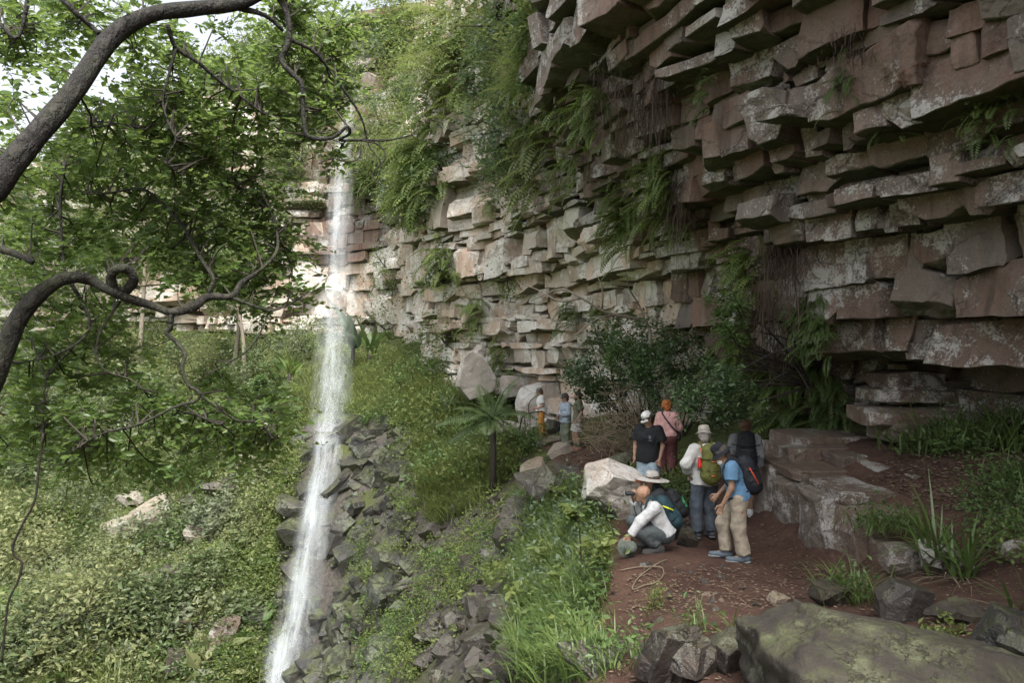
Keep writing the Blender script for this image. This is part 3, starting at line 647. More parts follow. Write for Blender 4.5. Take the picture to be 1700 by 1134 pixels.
for lab, px, py, d, r, m in [
    ('mossy rock on the path behind the crouching bald man', 1112, 895, (0.42, 0.36, 0.34), (0.2, 0.2, 0.3), 'moss_rock'),
    ('square mossy stone beside the boots of the hiker with the green pack', 1141, 908, (0.28, 0.2, 0.26), (0.3, 0.1, 0.3), 'moss_rock'),
    ('pale green stone alone on the path near the strappy plant', 1293, 1006, (0.2, 0.16, 0.14), (0.2, 0.2, 0.3), 'tan_rock'),
    ('pale green block at the near foot of the ledge', 1378, 1006, (0.34, 0.26, 0.24), (0.15, 0.1, 0.4), 'moss_rock'),
    ('dark rounded boulder behind the big mossy ridge', 1492, 1030, (0.36, 0.34, 0.36), (0.1, 0.2, 0.2), 'dark_rubble'),
    ('flat mossy slab lying right of the dark rounded boulder', 1592, 1030, (0.55, 0.36, 0.13), (0.1, 0.05, 0.1), 'moss_rock'),
    ('wet dark brown block at the right edge of the bank', 1668, 1085, (0.36, 0.3, 0.34), (0.2, 0.1, 0.5), 'wet_rock'),
    ('dark pitted stone below the wet brown block', 1700, 1100, (0.36, 0.3, 0.2), (0.2, 0.1, 0.9), 'wet_rock'),
    ('grey stone under the roots of the big strappy plant', 1500, 950, (0.46, 0.36, 0.32), (0.1, 0.1, 0.2), 'ledge'),
    ('whitish stone beside the strappy plant roots', 1560, 950, (0.4, 0.3, 0.3), (0.1, 0.3, 0.2), 'ledge'),
    ('small grey stone under the drooping leaves at the right', 1690, 930, (0.3, 0.26, 0.22), (0.1, 0.1, 0.2), 'ledge')]:
    boulder(lab, px, py, d, m, r, roundness=0.3, cuts=9, sink=0.2, n=8)

# rubble on the slope below the path: sharp dark blocks, each its own stone
def rubble_field(poly, count, lo, hi, mat, label, group, seed, name='rubble_rock', flat=0.7, Yr=(3, 40), protos=14, ms=None):
    rg = np.random.default_rng(seed); P_ = np.array(poly); pts = []
    while len(pts) < count:
        a = rg.uniform(P_.min(0), P_.max(0), (count * 3, 2)); pts += a[in_poly(a[:, 0], a[:, 1], poly)].tolist()
    g = ground_hit(*np.array(pts[:count]).T); g = g[~np.isnan(g[:, 0])]; g = g[(g[:, 1] > Yr[0]) & (g[:, 1] < Yr[1])]
    meshes = []
    for k in range(protos):
        d = np.array([1.0, rg.uniform(0.6, 1.0), rg.uniform(0.35, 0.85) * flat])
        V, Q = boulder_shape(d, 6 if hi > 0.5 else 4, 5, seed * 100 + k, 0.05, 0.0, 0.6); meshes.append(make_mesh(name, V, [Q], [M[mat]]))
    nn = HN(g[:, 0], g[:, 1])
    for k, p in enumerate(g):
        s = lo * (hi / lo) ** (rg.random() ** 2.2); o = link(name, meshes[rg.integers(protos)], None, p + nn[k] * s * -0.04)
        o.rotation_euler = (rg.normal(0, 0.5), rg.normal(0, 0.5), rg.uniform(0, 6.28)); o.scale = (s, s, s); qx, qy = proj(p[None]); rel = (s - lo) / (hi - lo); size_word = 'tiny' if rel < 0.08 else 'small' if rel < 0.2 else 'middling' if rel < 0.45 else 'large'
        tag(o, size_word + ' ' + label.replace('small ', '') + ', ' + whereabouts(qx[0], qy[0], (P_[:, 0].min(), P_[:, 1].min(), P_[:, 0].max(), P_[:, 1].max())), 'rock', group)
rubble_field([(690, 900), (740, 860), (830, 820), (870, 820), (880, 880), (850, 960), (840, 1000), (900, 1134), (700, 1134), (690, 1020), (640, 960)], 285, 0.14, 0.85, 'dark_rubble',
    'sharp dark rock in the rubble slope below the path', 'rubble on the slope below the path', 3)
def rock_face(poly, count, lo, hi, seed, root):
    """fractured bedrock: tight, aligned blocks bedded into the steep ground"""
    rg = np.random.default_rng(seed); P_ = poly_sample2(poly, count, rg); g = ground_hit(P_[:, 0], P_[:, 1]); g = g[~np.isnan(g[:, 0])]; nn = HN(g[:, 0], g[:, 1]); protos = []
    for k in range(16):
        d = np.array([rg.uniform(0.9, 1.5), rg.uniform(0.8, 1.1), rg.uniform(0.35, 0.75)]); V, Q = cut_solid(d, corner_planes(d, 7, 0.6, rg), 3, 0.09, seed * 50 + k, 0.012); protos.append(make_mesh('rock_block', V, [Q], [M['wet_rock']]))
    for k, p in enumerate(g):
        sc_ = lo * (hi / lo) ** (rg.random() ** 1.5); o = link('rock_block', protos[rg.integers(16)], root, p + nn[k] * sc_ * rg.uniform(-0.34, -0.02)); dip = 0.45 * float(fbm(p[None] * 0.15, 2, 4)[0])
        o.rotation_euler = (rg.normal(0.15, 0.3), -0.3 + 1.6 * dip + rg.normal(0, 0.3), 0.35 + rg.normal(0, 0.7)); o.scale = (sc_, sc_, sc_)
def poly_sample2(poly, count, rg):
    P_ = np.array(poly, float); out = np.zeros((0, 2))
    while len(out) < count: a = rg.uniform(P_.min(0), P_.max(0), (count * 2, 2)); out = np.concatenate([out, a[in_poly(a[:, 0], a[:, 1], poly)]])
    return out[:count]
face = link('rock_face', None); tag(face, 'steep wet fractured rock face beside and under the lower waterfall', kind='structure')
rock_face([(585, 700), (680, 700), (700, 800), (690, 900), (670, 1000), (640, 1140), (520, 1140), (570, 1000), (590, 850)], 200, 0.35, 1.15, 4, face)
rock_face([(480, 712), (560, 703), (610, 712), (575, 1000), (540, 1140), (425, 1140), (455, 950), (470, 850)], 95, 0.4, 1.1, 5, face)
rubble_field([(300, 800), (440, 770), (430, 830), (380, 900), (420, 1100), (280, 1120), (300, 1000), (330, 900)], 60, 0.25, 0.9, 'dark_rubble',
    'dark broken rock in the gully of the green hillside', 'rocks in the hillside gully', 6, name='gully_rock')
rubble_field([(1040, 920), (1200, 930), (1290, 1000), (1240, 1030), (1100, 1050), (1010, 1010)], 40, 0.05, 0.18, 'dark_rubble', 'small reddish stone lying on the bare earth path', 'stones on the path', 7, name='path_stone', flat=0.6)
rubble_field([(1000, 1060), (1260, 1030), (1250, 1134), (1040, 1134)], 40, 0.08, 0.3, 'dark_rubble', 'broken grey stone in the pile left of the mossy boulder', 'stones of the pile by the mossy boulder', 8, name='pile_stone')
rubble_field([(1000, 860), (1050, 900), (1130, 900), (1180, 910), (1200, 1000), (1050, 960), (1000, 900)], 14, 0.05, 0.14, 'ledge', 'small pale stone around the crouching people', 'stones around the crouching people', 9, name='path_stone', flat=0.6)

# ------------------------------------------------------------------ the stone ledge along the path
ledge = link('stone_ledge', None, None, (4.9, 11, -3.0)); tag(ledge, 'low stepped stone ledge of lichened blocks beside the path', 'ledge')
_lg = np.random.default_rng(5)
def ledge_block(x0, x1, y0, y1, z0, z1, n=8, lean=0.0, seed=0, mat='ledge', name='stone_block'):
    d = np.array([x1 - x0, y1 - y0, z1 - z0]); V, Q = cut_solid(d * 1.04, corner_planes(d, 7, 0.22, np.random.default_rng(900 + seed)), 4 if n > 8 else 3, 0.10, 900 + seed, 0.015)
    V[:, 0] -= (V[:, 2] / d[2]) * lean      # top leans out towards the path
    o = link(name, make_mesh(name, V, [Q], [M[mat]]), ledge); o.location = np.array([(x0 + x1) / 2, (y0 + y1) / 2, (z0 + z1) / 2]) - np.array([4.9, 11, -3.0])
for k, a in enumerate([(4.16, 5.6, 12.05, 13.4, -3.3, -2.06, 12, 0.10), (4.22, 5.5, 10.95, 12.05, -3.3, -2.10, 12, 0.14), (4.20, 5.5, 9.95, 10.95, -3.3, -2.13, 12, 0.12), (4.28, 5.4, 9.15, 9.95, -3.3, -2.2, 12, 0.06),
    (4.30, 5.5, 11.3, 13.3, -2.14, -1.98, 8, 0.02), (4.42, 5.4, 9.9, 11.3, -2.2, -2.03, 8, 0.0), (4.62, 6.4, 12.3, 13.6, -2.1, -1.78, 8, 0.0), (4.9, 6.4, 12.8, 14.0, -1.95, -1.66, 8, 0.0),
    (5.15, 6.1, 11.5, 12.3, -2.1, -1.80, 8, 0.0), (5.35, 6.0, 10.8, 11.5, -2.1, -1.82, 6, 0.0), (5.5, 6.05, 10.15, 10.8, -2.12, -1.86, 6, 0.0), (4.42, 5.2, 8.55, 9.15, -3.15, -2.42, 8, 0.05), (4.6, 5.3, 7.95, 8.55, -2.95, -2.5, 6, 0.0)]): ledge_block(*a, seed=k)
# lichened ledges at the back of the shelter
shelter = link('shelter_ledge', None, None, P(1560, 720, 12.4)); tag(shelter, 'thin lichened rock layers in the dark shelter under the overhang', 'ledge')
for k, (px, py, w, h, dy) in enumerate([(1520, 660, 1.6, 0.3, 0), (1600, 640, 1.5, 0.2, 0.15), (1500, 690, 1.5, 0.3, -.15), (1600, 690, 1.2, 0.35, 0), (1550, 715, 1.8, 0.3, -0.2), (1660, 690, 0.7, 0.5, -0.3), (1500, 630, 0.9, .3, 0.1), (1665, 740, 0.6, 0.6, -.4)]):
    V, Q = cut_solid((w, 0.9, h), corner_planes((w, .9, h), 7, 0.6, np.random.default_rng(700 + k)), 2, 0.07, 700 + k, 0.01); o = link('rock_layer', make_mesh('rock_layer', V, [Q], [M['ledge']]), shelter); o.location = P(px, py, 12.4 + dy) - P(1560, 720, 12.4)

# ------------------------------------------------------------------ the waterfall
def water_mat(name, lo, hi, amax, sx=9.0, sz=0.5):
    m, n, l, b = new_mat(name); g = n.new('ShaderNodeNewGeometry'); at = N_(n, 'ShaderNodeAttribute', attribute_name='edge')
    mp = n.new('ShaderNodeMapping'); mp.inputs['Scale'].default_value = (sx, sx * 0.2, sz); l.new(g.outputs['Position'], mp.inputs[0])
    n1 = noise(n, l, 1.0, 5, 0.6, mp.outputs[0], 0.2); n2 = noise(n, l, 0.7, 3, 0.6, g.outputs['Position'])
    v = math_(n, l, 'ADD', math_(n, l, 'MULTIPLY', n1.outputs[0], 0.65), math_(n, l, 'MULTIPLY', n2.outputs[0], 0.35))
    a = math_(n, l, 'MULTIPLY', maprange(n, l, v, lo, hi, 0, amax), at.outputs['Fac'])
    b.inputs['Base Color'].default_value = (0.72, 0.77, 0.80, 1); b.inputs['Roughness'].default_value = 0.6
    tl = n.new('ShaderNodeBsdfTranslucent'); tl.inputs['Color'].default_value = (0.72, 0.78, 0.82, 1)
    m1 = n.new('ShaderNodeMixShader'); m1.inputs[0].default_value = 0.5; l.new(b.outputs[0], m1.inputs[1]); l.new(tl.outputs[0], m1.inputs[2])
    tr = n.new('ShaderNodeBsdfTransparent'); m2 = n.new('ShaderNodeMixShader'); l.new(a, m2.inputs[0]); l.new(tr.outputs[0], m2.inputs[1]); l.new(m1.outputs[0], m2.inputs[2])
    l.new(m2.outputs[0], n['Material Output'].inputs['Surface']); return m
M['veil'] = water_mat('falling_veil', 0.30, 0.70, 0.34, 6.0, 0.09); M['mist'] = water_mat('thin_mist_veil', 0.30, 0.68, 0.33, 6.0, 0.08); M['cascade'] = water_mat('white_cascade', 0.30, 0.64, 0.62, 6.0, 0.14)
M['drops'] = plain_mat('water_drops', (0.78, 0.83, 0.86), 0.3, 0.02, 5, 0)
fall = link('waterfall', None, None, P(545, 720, 31)); tag(fall, 'thin white waterfall dropping down the cliff into the gully', kind='structure')
fo = P(545, 720, 31)
def sheet(path, width, mat, name, bulge=0.1, cols=14):
    path = catmull(path, 8); n = len(path); w = np.interp(np.linspace(0, 1, n), np.linspace(0, 1, len(width)), width); u = np.linspace(-1, 1, cols)
    V = np.array([p + np.stack([u * ww, -bulge * ww * (1 - u * u), 0 * u], 1) for p, ww in zip(path, w)]).reshape(-1, 3)
    V += 0.12 * np.stack([fbm(V * np.array([2, 2, .4]) + 9 * k, 3, k) for k in range(3)], -1) * np.array([1, 1, .3])
    e = np.tile((1 - np.abs(u) ** 2.2), n) * np.repeat(smoothstep(0, 0.08, np.linspace(0, 1, n)), cols)
    i = (np.arange(n - 1)[:, None] * cols + np.arange(cols - 1)[None]).ravel(); q = np.stack([i, i + 1, i + cols + 1, i + cols], 1)
    return link(name, make_mesh(name, V - fo, [q], [M[mat]], True, None, {'edge': e}), fall)
UP = [P(585, 120, 44.5), P(578, 190, 43.2), P(568, 255, 41), P(562, 400, 38.6), P(556, 550, 35.4), P(551, 650, 32.6), P(548, 715, 31.0)]
LOW = [P(548, 700, 30.9), P(540, 770, 29.8), P(526, 840, 28.6), P(514, 920, 27.4), P(502, 1000, 26.4), P(482, 1070, 25.4), P(466, 1140, 24.4), P(455, 1200, 23.6)]
sheet(UP, [0.3, 0.4, 0.6, 0.85, 1.0, 1.0, 1.0], 'mist', 'water_veil')
sheet([p + np.array([0.05, -0.25, 0]) for p in UP[1:]], [0.2, 0.28, 0.4, 0.5, 0.6, 0.6], 'mist', 'water_veil', 0.3)
sheet([p + np.array([-0.1, -0.4, 0]) for p in UP[2:]], [0.15, 0.22, 0.3, 0.34, 0.4], 'mist', 'water_veil', 0.3)
sheet([p + np.array([0, -0.75, 0.1]) for p in LOW], [0.4, 0.30, 0.28, 0.30, 0.36, 0.44, 0.52, 0.6], 'cascade', 'water_cascade', 0.3)
sheet([p + np.array([0.0, -0.6, 0.1]) for p in LOW], [0.5, 0.42, 0.42, 0.45, 0.52, 0.62, 0.75, 0.85], 'veil', 'water_veil', 0.3)
sheet([p + np.array([0.1, -0.5, 0.1]) for p in LOW], [0.8, 0.65, 0.65, 0.7, 0.8, 0.95, 1.15, 1.3], 'veil', 'water_veil', 0.3)
sheet([p + np.array([0.4, -0.6, 0.0]) for p in LOW[:4]], [0.3, 0.45, 0.5, 0.4], 'veil', 'water_veil', 0.3)
def drops(path, sig, count, size, seed):
    rg = np.random.default_rng(seed); path = catmull(path, 10); t = rg.random(count) * (len(path) - 1.001); i = t.astype(int); f = (t - i)[:, None]
    p = path[i] * (1 - f) + path[i + 1] * f; sg = np.interp(t, np.linspace(0, len(path) - 1, len(sig)), sig)[:, None]
    p = p + rg.normal(0, 1, (count, 3)) * sg * np.array([1, 0.7, 0.5]); s = size * rg.uniform(0.4, 1.3, count)
    tv = np.array([[1, 0, 0], [-0.5, 0.87, 0], [-0.5, -0.87, 0], [0, 0, 2.6], [0, 0, -2.6]]); tf = [np.array([[0, 1, 3], [1, 2, 3], [2, 0, 3], [1, 0, 4], [2, 1, 4], [0, 2, 4]])]
    return scatter(tv, tf, p - fo, np.tile(np.eye(3), (count, 1, 1)), s)
bg = Bag(); bg.add(*drops(UP[1:], [0.10, 0.14, 0.2, 0.25, 0.3], 700, 0.006, 1)); bg.add(*drops(LOW, [0.25, 0.25, 0.28, 0.32, 0.4, 0.5], 700, 0.006, 2)); bg.add(*drops([P(548, 640, 32.6), P(546, 715, 30.8), P(540, 760, 29.6)], [0.6, 0.7, 0.6], 400, 0.006, 3))
tag(link('spray', bg.mesh('spray', [M['drops']]), fall), kind='stuff')
# ------------------------------------------------------------------ plants: building blocks
M['leaf_dark'] = leaf_mat('dark_leaf', [(0.052, 0.092, 0.026), (0.080, 0.135, 0.036), (0.125, 0.19, 0.052)], 0.36, 0.5, (0.32, 0.44, 0.10))
M['leaf_mid'] = leaf_mat('mid_leaf', [(0.0486, 0.0891, 0.027), (0.081, 0.135, 0.0405), (0.1215, 0.1823, 0.0567)], 0.45, 0.35)
M['leaf_light'] = leaf_mat('light_leaf', [(0.102, 0.138, 0.042), (0.144, 0.186, 0.054), (0.198, 0.234, 0.072)], 0.5, 0.4)
M['hill_sage'] = leaf_mat('sage_leaf', [(0.10, 0.125, 0.075), (0.14, 0.165, 0.10), (0.18, 0.205, 0.125)], 0.55, 0.35)
M['hill_pale'] = leaf_mat('pale_leaf', [(0.15, 0.175, 0.075), (0.195, 0.215, 0.095), (0.24, 0.25, 0.12)], 0.55, 0.4)
M['hill_green'] = leaf_mat('hill_leaf', [(0.065, 0.095, 0.04), (0.095, 0.13, 0.055), (0.13, 0.165, 0.07)], 0.5, 0.35)
M['crown_back'] = leaf_mat('rear_crown_leaf', [(0.09, 0.14, 0.04), (0.125, 0.185, 0.052), (0.17, 0.235, 0.07)], 0.4, 0.55, (0.36, 0.48, 0.13))  # paler, more translucent leaf for the deeper crown layer
M['leaf_grey'] = leaf_mat('greyish_leaf', [(0.078, 0.117, 0.0715), (0.1105, 0.156, 0.0975), (0.143, 0.1885, 0.117)], 0.5, 0.3)
M['leaf_gloss'] = leaf_mat('glossy_leaf', [(0.040, 0.074, 0.028), (0.060, 0.105, 0.04), (0.092, 0.145, 0.055)], 0.3, 0.3, spec=0.6)
M['fern'] = leaf_mat('fern_frond', [(0.081, 0.1242, 0.0324), (0.1188, 0.1688, 0.0432), (0.1688, 0.216, 0.0567)], 0.55, 0.4)
M['fern_dark'] = leaf_mat('dark_fern_frond', [(0.056, 0.0924, 0.028), (0.0812, 0.1232, 0.0364), (0.1092, 0.154, 0.0448)], 0.55, 0.35)
M['grass'] = leaf_mat('grass_blade', [(0.0975, 0.1365, 0.0416), (0.143, 0.182, 0.0546), (0.195, 0.221, 0.078)], 0.5, 0.4)
M['grass_near'] = leaf_mat('broad_grass_blade', [(0.0688, 0.115, 0.0325), (0.1025, 0.1562, 0.045), (0.15, 0.2, 0.0625)], 0.42, 0.35)
M['strap'] = leaf_mat('strap_leaf', [(0.0504, 0.09, 0.0216), (0.072, 0.1176, 0.0312), (0.096, 0.138, 0.0408)], 0.32, 0.2, spec=0.5)
M['dry'] = leaf_mat('dry_stalk', [(0.14, 0.105, 0.07), (0.20, 0.16, 0.11), (0.27, 0.22, 0.15)], 0.8, 0.1)
M['roots'] = leaf_mat('brown_rootlet', [(0.045, 0.030, 0.023), (0.07, 0.048, 0.037), (0.10, 0.07, 0.055)], 0.85, 0.1)
M['litter'] = leaf_mat('fallen_leaf', [(0.085, 0.058, 0.04), (0.14, 0.10, 0.07), (0.2, 0.145, 0.10)], 0.8, 0.05)
M['red_leaf'] = leaf_mat('russet_leaf', [(0.10, 0.05, 0.03), (0.16, 0.08, 0.04), (0.2, 0.11, 0.06)], 0.6, 0.2)
def bark_mat(name, a, b_, moss=0.3):
    m, n, l, b = new_mat(name); g = n.new('ShaderNodeNewGeometry'); pos = g.outputs['Position']
    vo = n.new('ShaderNodeTexVoronoi'); vo.feature = 'DISTANCE_TO_EDGE'; vo.inputs['Scale'].default_value = 15
    mp = n.new('ShaderNodeMapping'); mp.inputs['Scale'].default_value = (1, 1, 0.5); l.new(pos, mp.inputs[0]); nz = noise(n, l, 14, 4, 0.7, mp.outputs[0]); 
    wv = n.new('ShaderNodeMix'); wv.data_type = 'VECTOR'; wv.inputs[0].default_value = 0.12; l.new(mp.outputs[0], wv.inputs[4]); l.new(nz.outputs['Color'], wv.inputs[5]); l.new(wv.outputs[1], vo.inputs['Vector'])
    n2 = noise(n, l, 4, 4, 0.6, pos)
    c = mix(n, l, maprange(n, l, vo.outputs[0], 0.0, 0.25), a, b_); c = mix(n, l, math_(n, l, 'MULTIPLY', maprange(n, l, n2.outputs[0], 0.45, 0.65), moss), c, (0.06, 0.07, 0.028))
    l.new(c, b.inputs['Base Color']); b.inputs['Roughness'].default_value = 0.85
    h = math_(n, l, 'ADD', maprange(n, l, vo.outputs[0], 0, 0.3), nz.outputs[0]); bp = n.new('ShaderNodeBump'); bp.inputs['Strength'].default_value = 0.7; bp.inputs['Distance'].default_value = 0.02
    l.new(h, bp.inputs['Height']); l.new(bp.outputs[0], b.inputs['Normal']); return m
M['bark'] = bark_mat('rough_bark', (0.008, 0.007, 0.006), (0.024, 0.021, 0.018), 0.15); M['bark_moss'] = bark_mat('mossy_bark', (0.009, 0.008, 0.006), (0.026, 0.024, 0.017), 0.35)
M['twig'] = plain_mat('twig_bark', (0.036, 0.030, 0.024), 0.8, 0.3, 12, 0.3); M['pale_twig'] = plain_mat('pale_twig_bark', (0.22, 0.19, 0.15), 0.8, 0.25, 12, 0.3)

LEAF2 = (np.array([[0, 0, 0], [0.24, 0.45, 0.07], [0, 1, 0], [-0.24, 0.45, 0.07]]), [np.array([[0, 1, 2], [0, 2, 3]])])
LEAF6 = (np.array([[0, 0, 0], [0.2, 0.3, 0.06], [0.2, 0.65, 0.03], [0, 1, -0.06], [-0.2, 0.65, 0.03], [-0.2, 0.3, 0.06]]), [np.array([[0, 1, 2, 3], [0, 3, 4, 5]])])
def rdir(n, rg, up=0.0):
    v = rg.normal(0, 1, (n, 3)); v[:, 2] += up; return unit(v)
def leaf_cloud(pos, rg, size, tmpl=LEAF2, flat=0.45, up=0.15, spread=0.8):
    n = len(pos); d = rg.normal(0, 1, (n, 3)); d[:, 2] = d[:, 2] * (1 - flat) + up; d = unit(d)
    upv = unit(rg.normal(0, spread, (n, 3)) + np.array([0, 0, 1.0])); return scatter(tmpl[0], tmpl[1], pos, frames(d, upv), size * rg.uniform(0.6, 1.3, n))
def blades(pos, rg, length, width, lean=(0.1, 0.6), droop=(0.5, 1.6), seg=4, az=None):
    n = len(pos); az = rg.uniform(0, 6.283, n) if az is None else az; L = length * rg.uniform(0.55, 1.25, n); W = width * rg.uniform(0.7, 1.3, n)
    a0 = rg.uniform(*lean, n); dr = rg.uniform(*droop, n); h = np.stack([np.cos(az), np.sin(az), 0 * az], 1); side = np.stack([-np.sin(az), np.cos(az), 0 * az], 1)
    p = pos.copy(); V = []
    for k in range(seg + 1):
        t = k / seg; w = W * (1 - t ** 2.2) * (0.6 + 0.4 * min(1, t * 4)); V.append(p - side * w[:, None] * 0.5); V.append(p + side * w[:, None] * 0.5)
        a = a0 + dr * t; p = p + (h * np.sin(a)[:, None] + np.array([0, 0, 1.0]) * np.cos(a)[:, None]) * (L / seg)[:, None]
    V = np.stack(V, 1); k2 = 2 * (seg + 1); i = np.arange(n)[:, None] * k2; q = []
    for k in range(seg): q.append(np.stack([i[:, 0] + 2 * k, i[:, 0] + 2 * k + 1, i[:, 0] + 2 * k + 3, i[:, 0] + 2 * k + 2], 1))
    return V.reshape(-1, 3), [np.concatenate(q)]
def fronds(pos, rg, length, wr=0.22, lean=(0.3, 0.9), droop=(0.8, 1.7), K=12, az=None, pin=0.5, tipdown=0.15):
    """feathery fronds: a thin rachis with K pairs of pointed pinnae"""
    n = len(pos); az = rg.uniform(0, 6.283, n) if az is None else az; L = length * rg.uniform(0.6, 1.2, n); a0 = rg.uniform(*lean, n); dr = rg.uniform(*droop, n)
    h = np.stack([np.cos(az), np.sin(az), 0 * az], 1); side = np.stack([-np.sin(az), np.cos(az), 0 * az], 1); up = np.array([0, 0, 1.0])
    p = pos.copy(); Vs = []; Fs = []; base = 0; bw = (L / K * pin)[:, None]
    for k in range(K + 1):
        t = k / K; a = a0 + dr * t; tg = h * np.sin(a)[:, None] + up * np.cos(a)[:, None]; nrm = np.cross(side, tg)
        pl = (L * wr * (math.sin(math.pi * min(1, 0.18 + t * 0.82)) ** 0.7))[:, None]
        for s in (-1, 1):
            tip = p + side * s * pl + tg * pl * 0.35 - up * pl * tipdown
            mid = p + (tip - p) * 0.45
            V = np.stack([p, mid + tg * bw * 0.75, tip, mid - tg * bw * 0.75], 1).reshape(-1, 3); Vs.append(V)
            i = base + np.arange(n) * 4; Fs.append(np.stack([i, i + 1, i + 2, i + 3], 1)); base += 4 * n
        p = p + tg * (L / K)[:, None]
    return np.concatenate(Vs), [np.concatenate(Fs)]
def blob_points(center, rad, clumps, per, rg, cr=0.28, shell=0.7):
    d = unit(rg.normal(0, 1, (clumps, 3))); r = shell + (1 - shell) * rg.random(clumps) ** 0.5; r *= rg.uniform(0.55, 1.05, clumps)
    cc = d * r[:, None] * np.asarray(rad); m = float(np.mean(rad)); p = np.repeat(cc, per, 0) + rg.normal(0, 1, (clumps * per, 3)) * m * cr * rg.uniform(0.5, 1.1, (clumps, 1)).repeat(per, 0)
    return p + center, cc + center
def stems(bag, base, targets, rg, r0, mi=0, sides=4):
    for t in targets:
        m = (base + t) / 2 + rg.normal(0, 0.12, 3) * np.linalg.norm(t - base); pts = catmull([base, m, t], 3); V, f = tube(pts, np.linspace(r0, r0 * 0.3, len(pts)), sides, False); bag.add(V, f, mi)
def shrub(name, label, base, rad, n, size, mat, group=None, seed=0, cat='shrub', lift=0.75, clumps=None, stem_r=None, stem='twig', tmpl=LEAF2, cr=0.28, nst=7, part='foliage', up=0.15, stem_mat=None):
    rg = np.random.default_rng(seed + 4000); base = np.asarray(base, float); rad = np.asarray(rad, float); c = np.array([0, 0, rad[2] * lift]); clumps = clumps or max(6, int(n / 34))
    p, cc = blob_points(c, rad, clumps, max(3, n // clumps), rg, cr); root = link(name, None, None, base); tag(root, label, cat, group)
    b = Bag(); b.add(*leaf_cloud(p, rg, size, tmpl, up=up)); link(part, b.mesh(part, [M[mat]]), root)
    s = Bag(); stems(s, np.array([0, 0, -0.15]), cc[rg.permutation(len(cc))[:nst]], rg, stem_r or 0.02 * rad.mean() + 0.006); link('stem', s.mesh('stem', [M[stem_mat or stem]], True), root); return root
def fern(name, label, base, length, count, mat, group=None, seed=0, nrm=None, hang=False, K=12, spread=0.1, cat='fern', wr=0.15, lean=None, droop=None):
    rg = np.random.default_rng(seed + 6000); base = np.asarray(base, float); p = rg.normal(0, spread, (count, 3)); az = None
    if nrm is not None:
        a = math.atan2(nrm[1], nrm[0]); az = a + rg.normal(0, 0.75, count); p[:, :2] -= np.outer(p[:, :2] @ nrm[:2], nrm[:2]) * 0.8
    if hang: le, dr = lean or (0.9, 1.9), droop or (1.1, 1.9); p[:, 2] *= 1.5
    else: le, dr = lean or (0.25, 1.0), droop or (0.6, 1.5)
    V, f = fronds(p, rg, length, wr, le, dr, K, az, 0.6, 0.3); root = link(name, None, None, base); tag(root, label, cat, group); link('foliage', make_mesh('foliage', V, f, [M[mat]]), root); return root
def root_curtain(label, px, py, w, h, count, seed, group=None, mat='roots'):
    """a shaggy mass of rootlets: tangled tufts at different heights"""
    rg = np.random.default_rng(seed + 100); c, nn = cliff_hit(px, py, 0.12); t = np.array([-nn[1], nn[0], 0.0]); nt = 11; u = rg.uniform(-w / 2, w / 2, nt); zz = rg.uniform(-h * 0.4, h * 0.4, nt); hh = h * rg.uniform(0.2, 0.6, nt); b = Bag()
    for k in range(nt):
        m = count // 8; p = t * (u[k] + rg.normal(0, w * 0.09, (m, 1))) + nn * rg.normal(0.12, 0.12, (m, 1)) + np.array([0, 0, 1.0]) * (zz[k] + rg.normal(0, h * 0.1, (m, 1))); V, f = blades(p, rg, hh[k], 0.010, (1.6, 3.4), (-0.2, 1.2), 5); b.add(V, f)
    o = link('root_mass', None, None, c); tag(o, label, 'roots', group); link('foliage', b.mesh('foliage', [M[mat]]), o); return o
def poly_sample(poly, count, rg):
    P_ = np.array(poly, float); out = np.zeros((0, 2))
    while len(out) < count:
        a = rg.uniform(P_.min(0), P_.max(0), (count * 2, 2)); out = np.concatenate([out, a[in_poly(a[:, 0], a[:, 1], poly)]])
    return out[:count]

# ------------------------------------------------------------------ ground cover (uncountable)
def ground_clumps(name, label, poly, count, per, size, mats, seed, r=0.3, lift=0.12, tmpl=LEAF2, up=0.25):
    rg = np.random.default_rng(seed); a = poly_sample(poly, count, rg); g = ground_hit(a[:, 0], a[:, 1]); g = g[~np.isnan(g[:, 0])]; bag = Bag()
    tone = fbm(g * 0.22, 3, seed) + rg.normal(0, 0.12, len(g)); ms = np.clip(((tone + 0.42) / 0.84 * len(mats)).astype(int), 0, len(mats) - 1)
    for k in range(len(mats)):
        s = g[ms == k]
        if not len(s): continue
        rr = r * rg.uniform(0.5, 1.5, (len(s), 1, 1)); p = s[:, None] + rg.normal(0, 1, (len(s), per, 3)) * rr * np.array([1, 1, 0.55]); p[..., 2] += lift + 0.6 * rr[..., 0]
        bag.add(*leaf_cloud(p.reshape(-1, 3), rg, size, tmpl, up=up), k)
    o = link(name, bag.mesh(name, [M[m] for m in mats])); tag(o, label, kind='stuff'); return o
def grass_field(name, label, poly, count, length, width, mat, seed, lean=(0.1, 0.7), droop=(0.6, 1.6), tuft=1, spread=0.12, seg=4):
    rg = np.random.default_rng(seed); a = poly_sample(poly, count, rg); g = ground_hit(a[:, 0], a[:, 1]); g = g[~np.isnan(g[:, 0])]
    nn = HN(g[:, 0], g[:, 1]); p = np.repeat(g, tuft, 0) + rg.normal(0, spread, (len(g) * tuft, 3)) * np.array([1, 1, 0.1]); azd = np.arctan2(nn[:, 1], nn[:, 0]).repeat(tuft) + rg.normal(0, 1.1, len(p))
    V, f = blades(p - np.array([0, 0, 0.03]), rg, length, width, lean, droop, seg, azd); o = link(name, make_mesh(name, V, f, [M[mat]])); tag(o, label, kind='stuff'); return o
HILL = [(-20, 560), (480, 560), (520, 640), (490, 700), (470, 800), (440, 900), (430, 1140), (-20, 1140)]
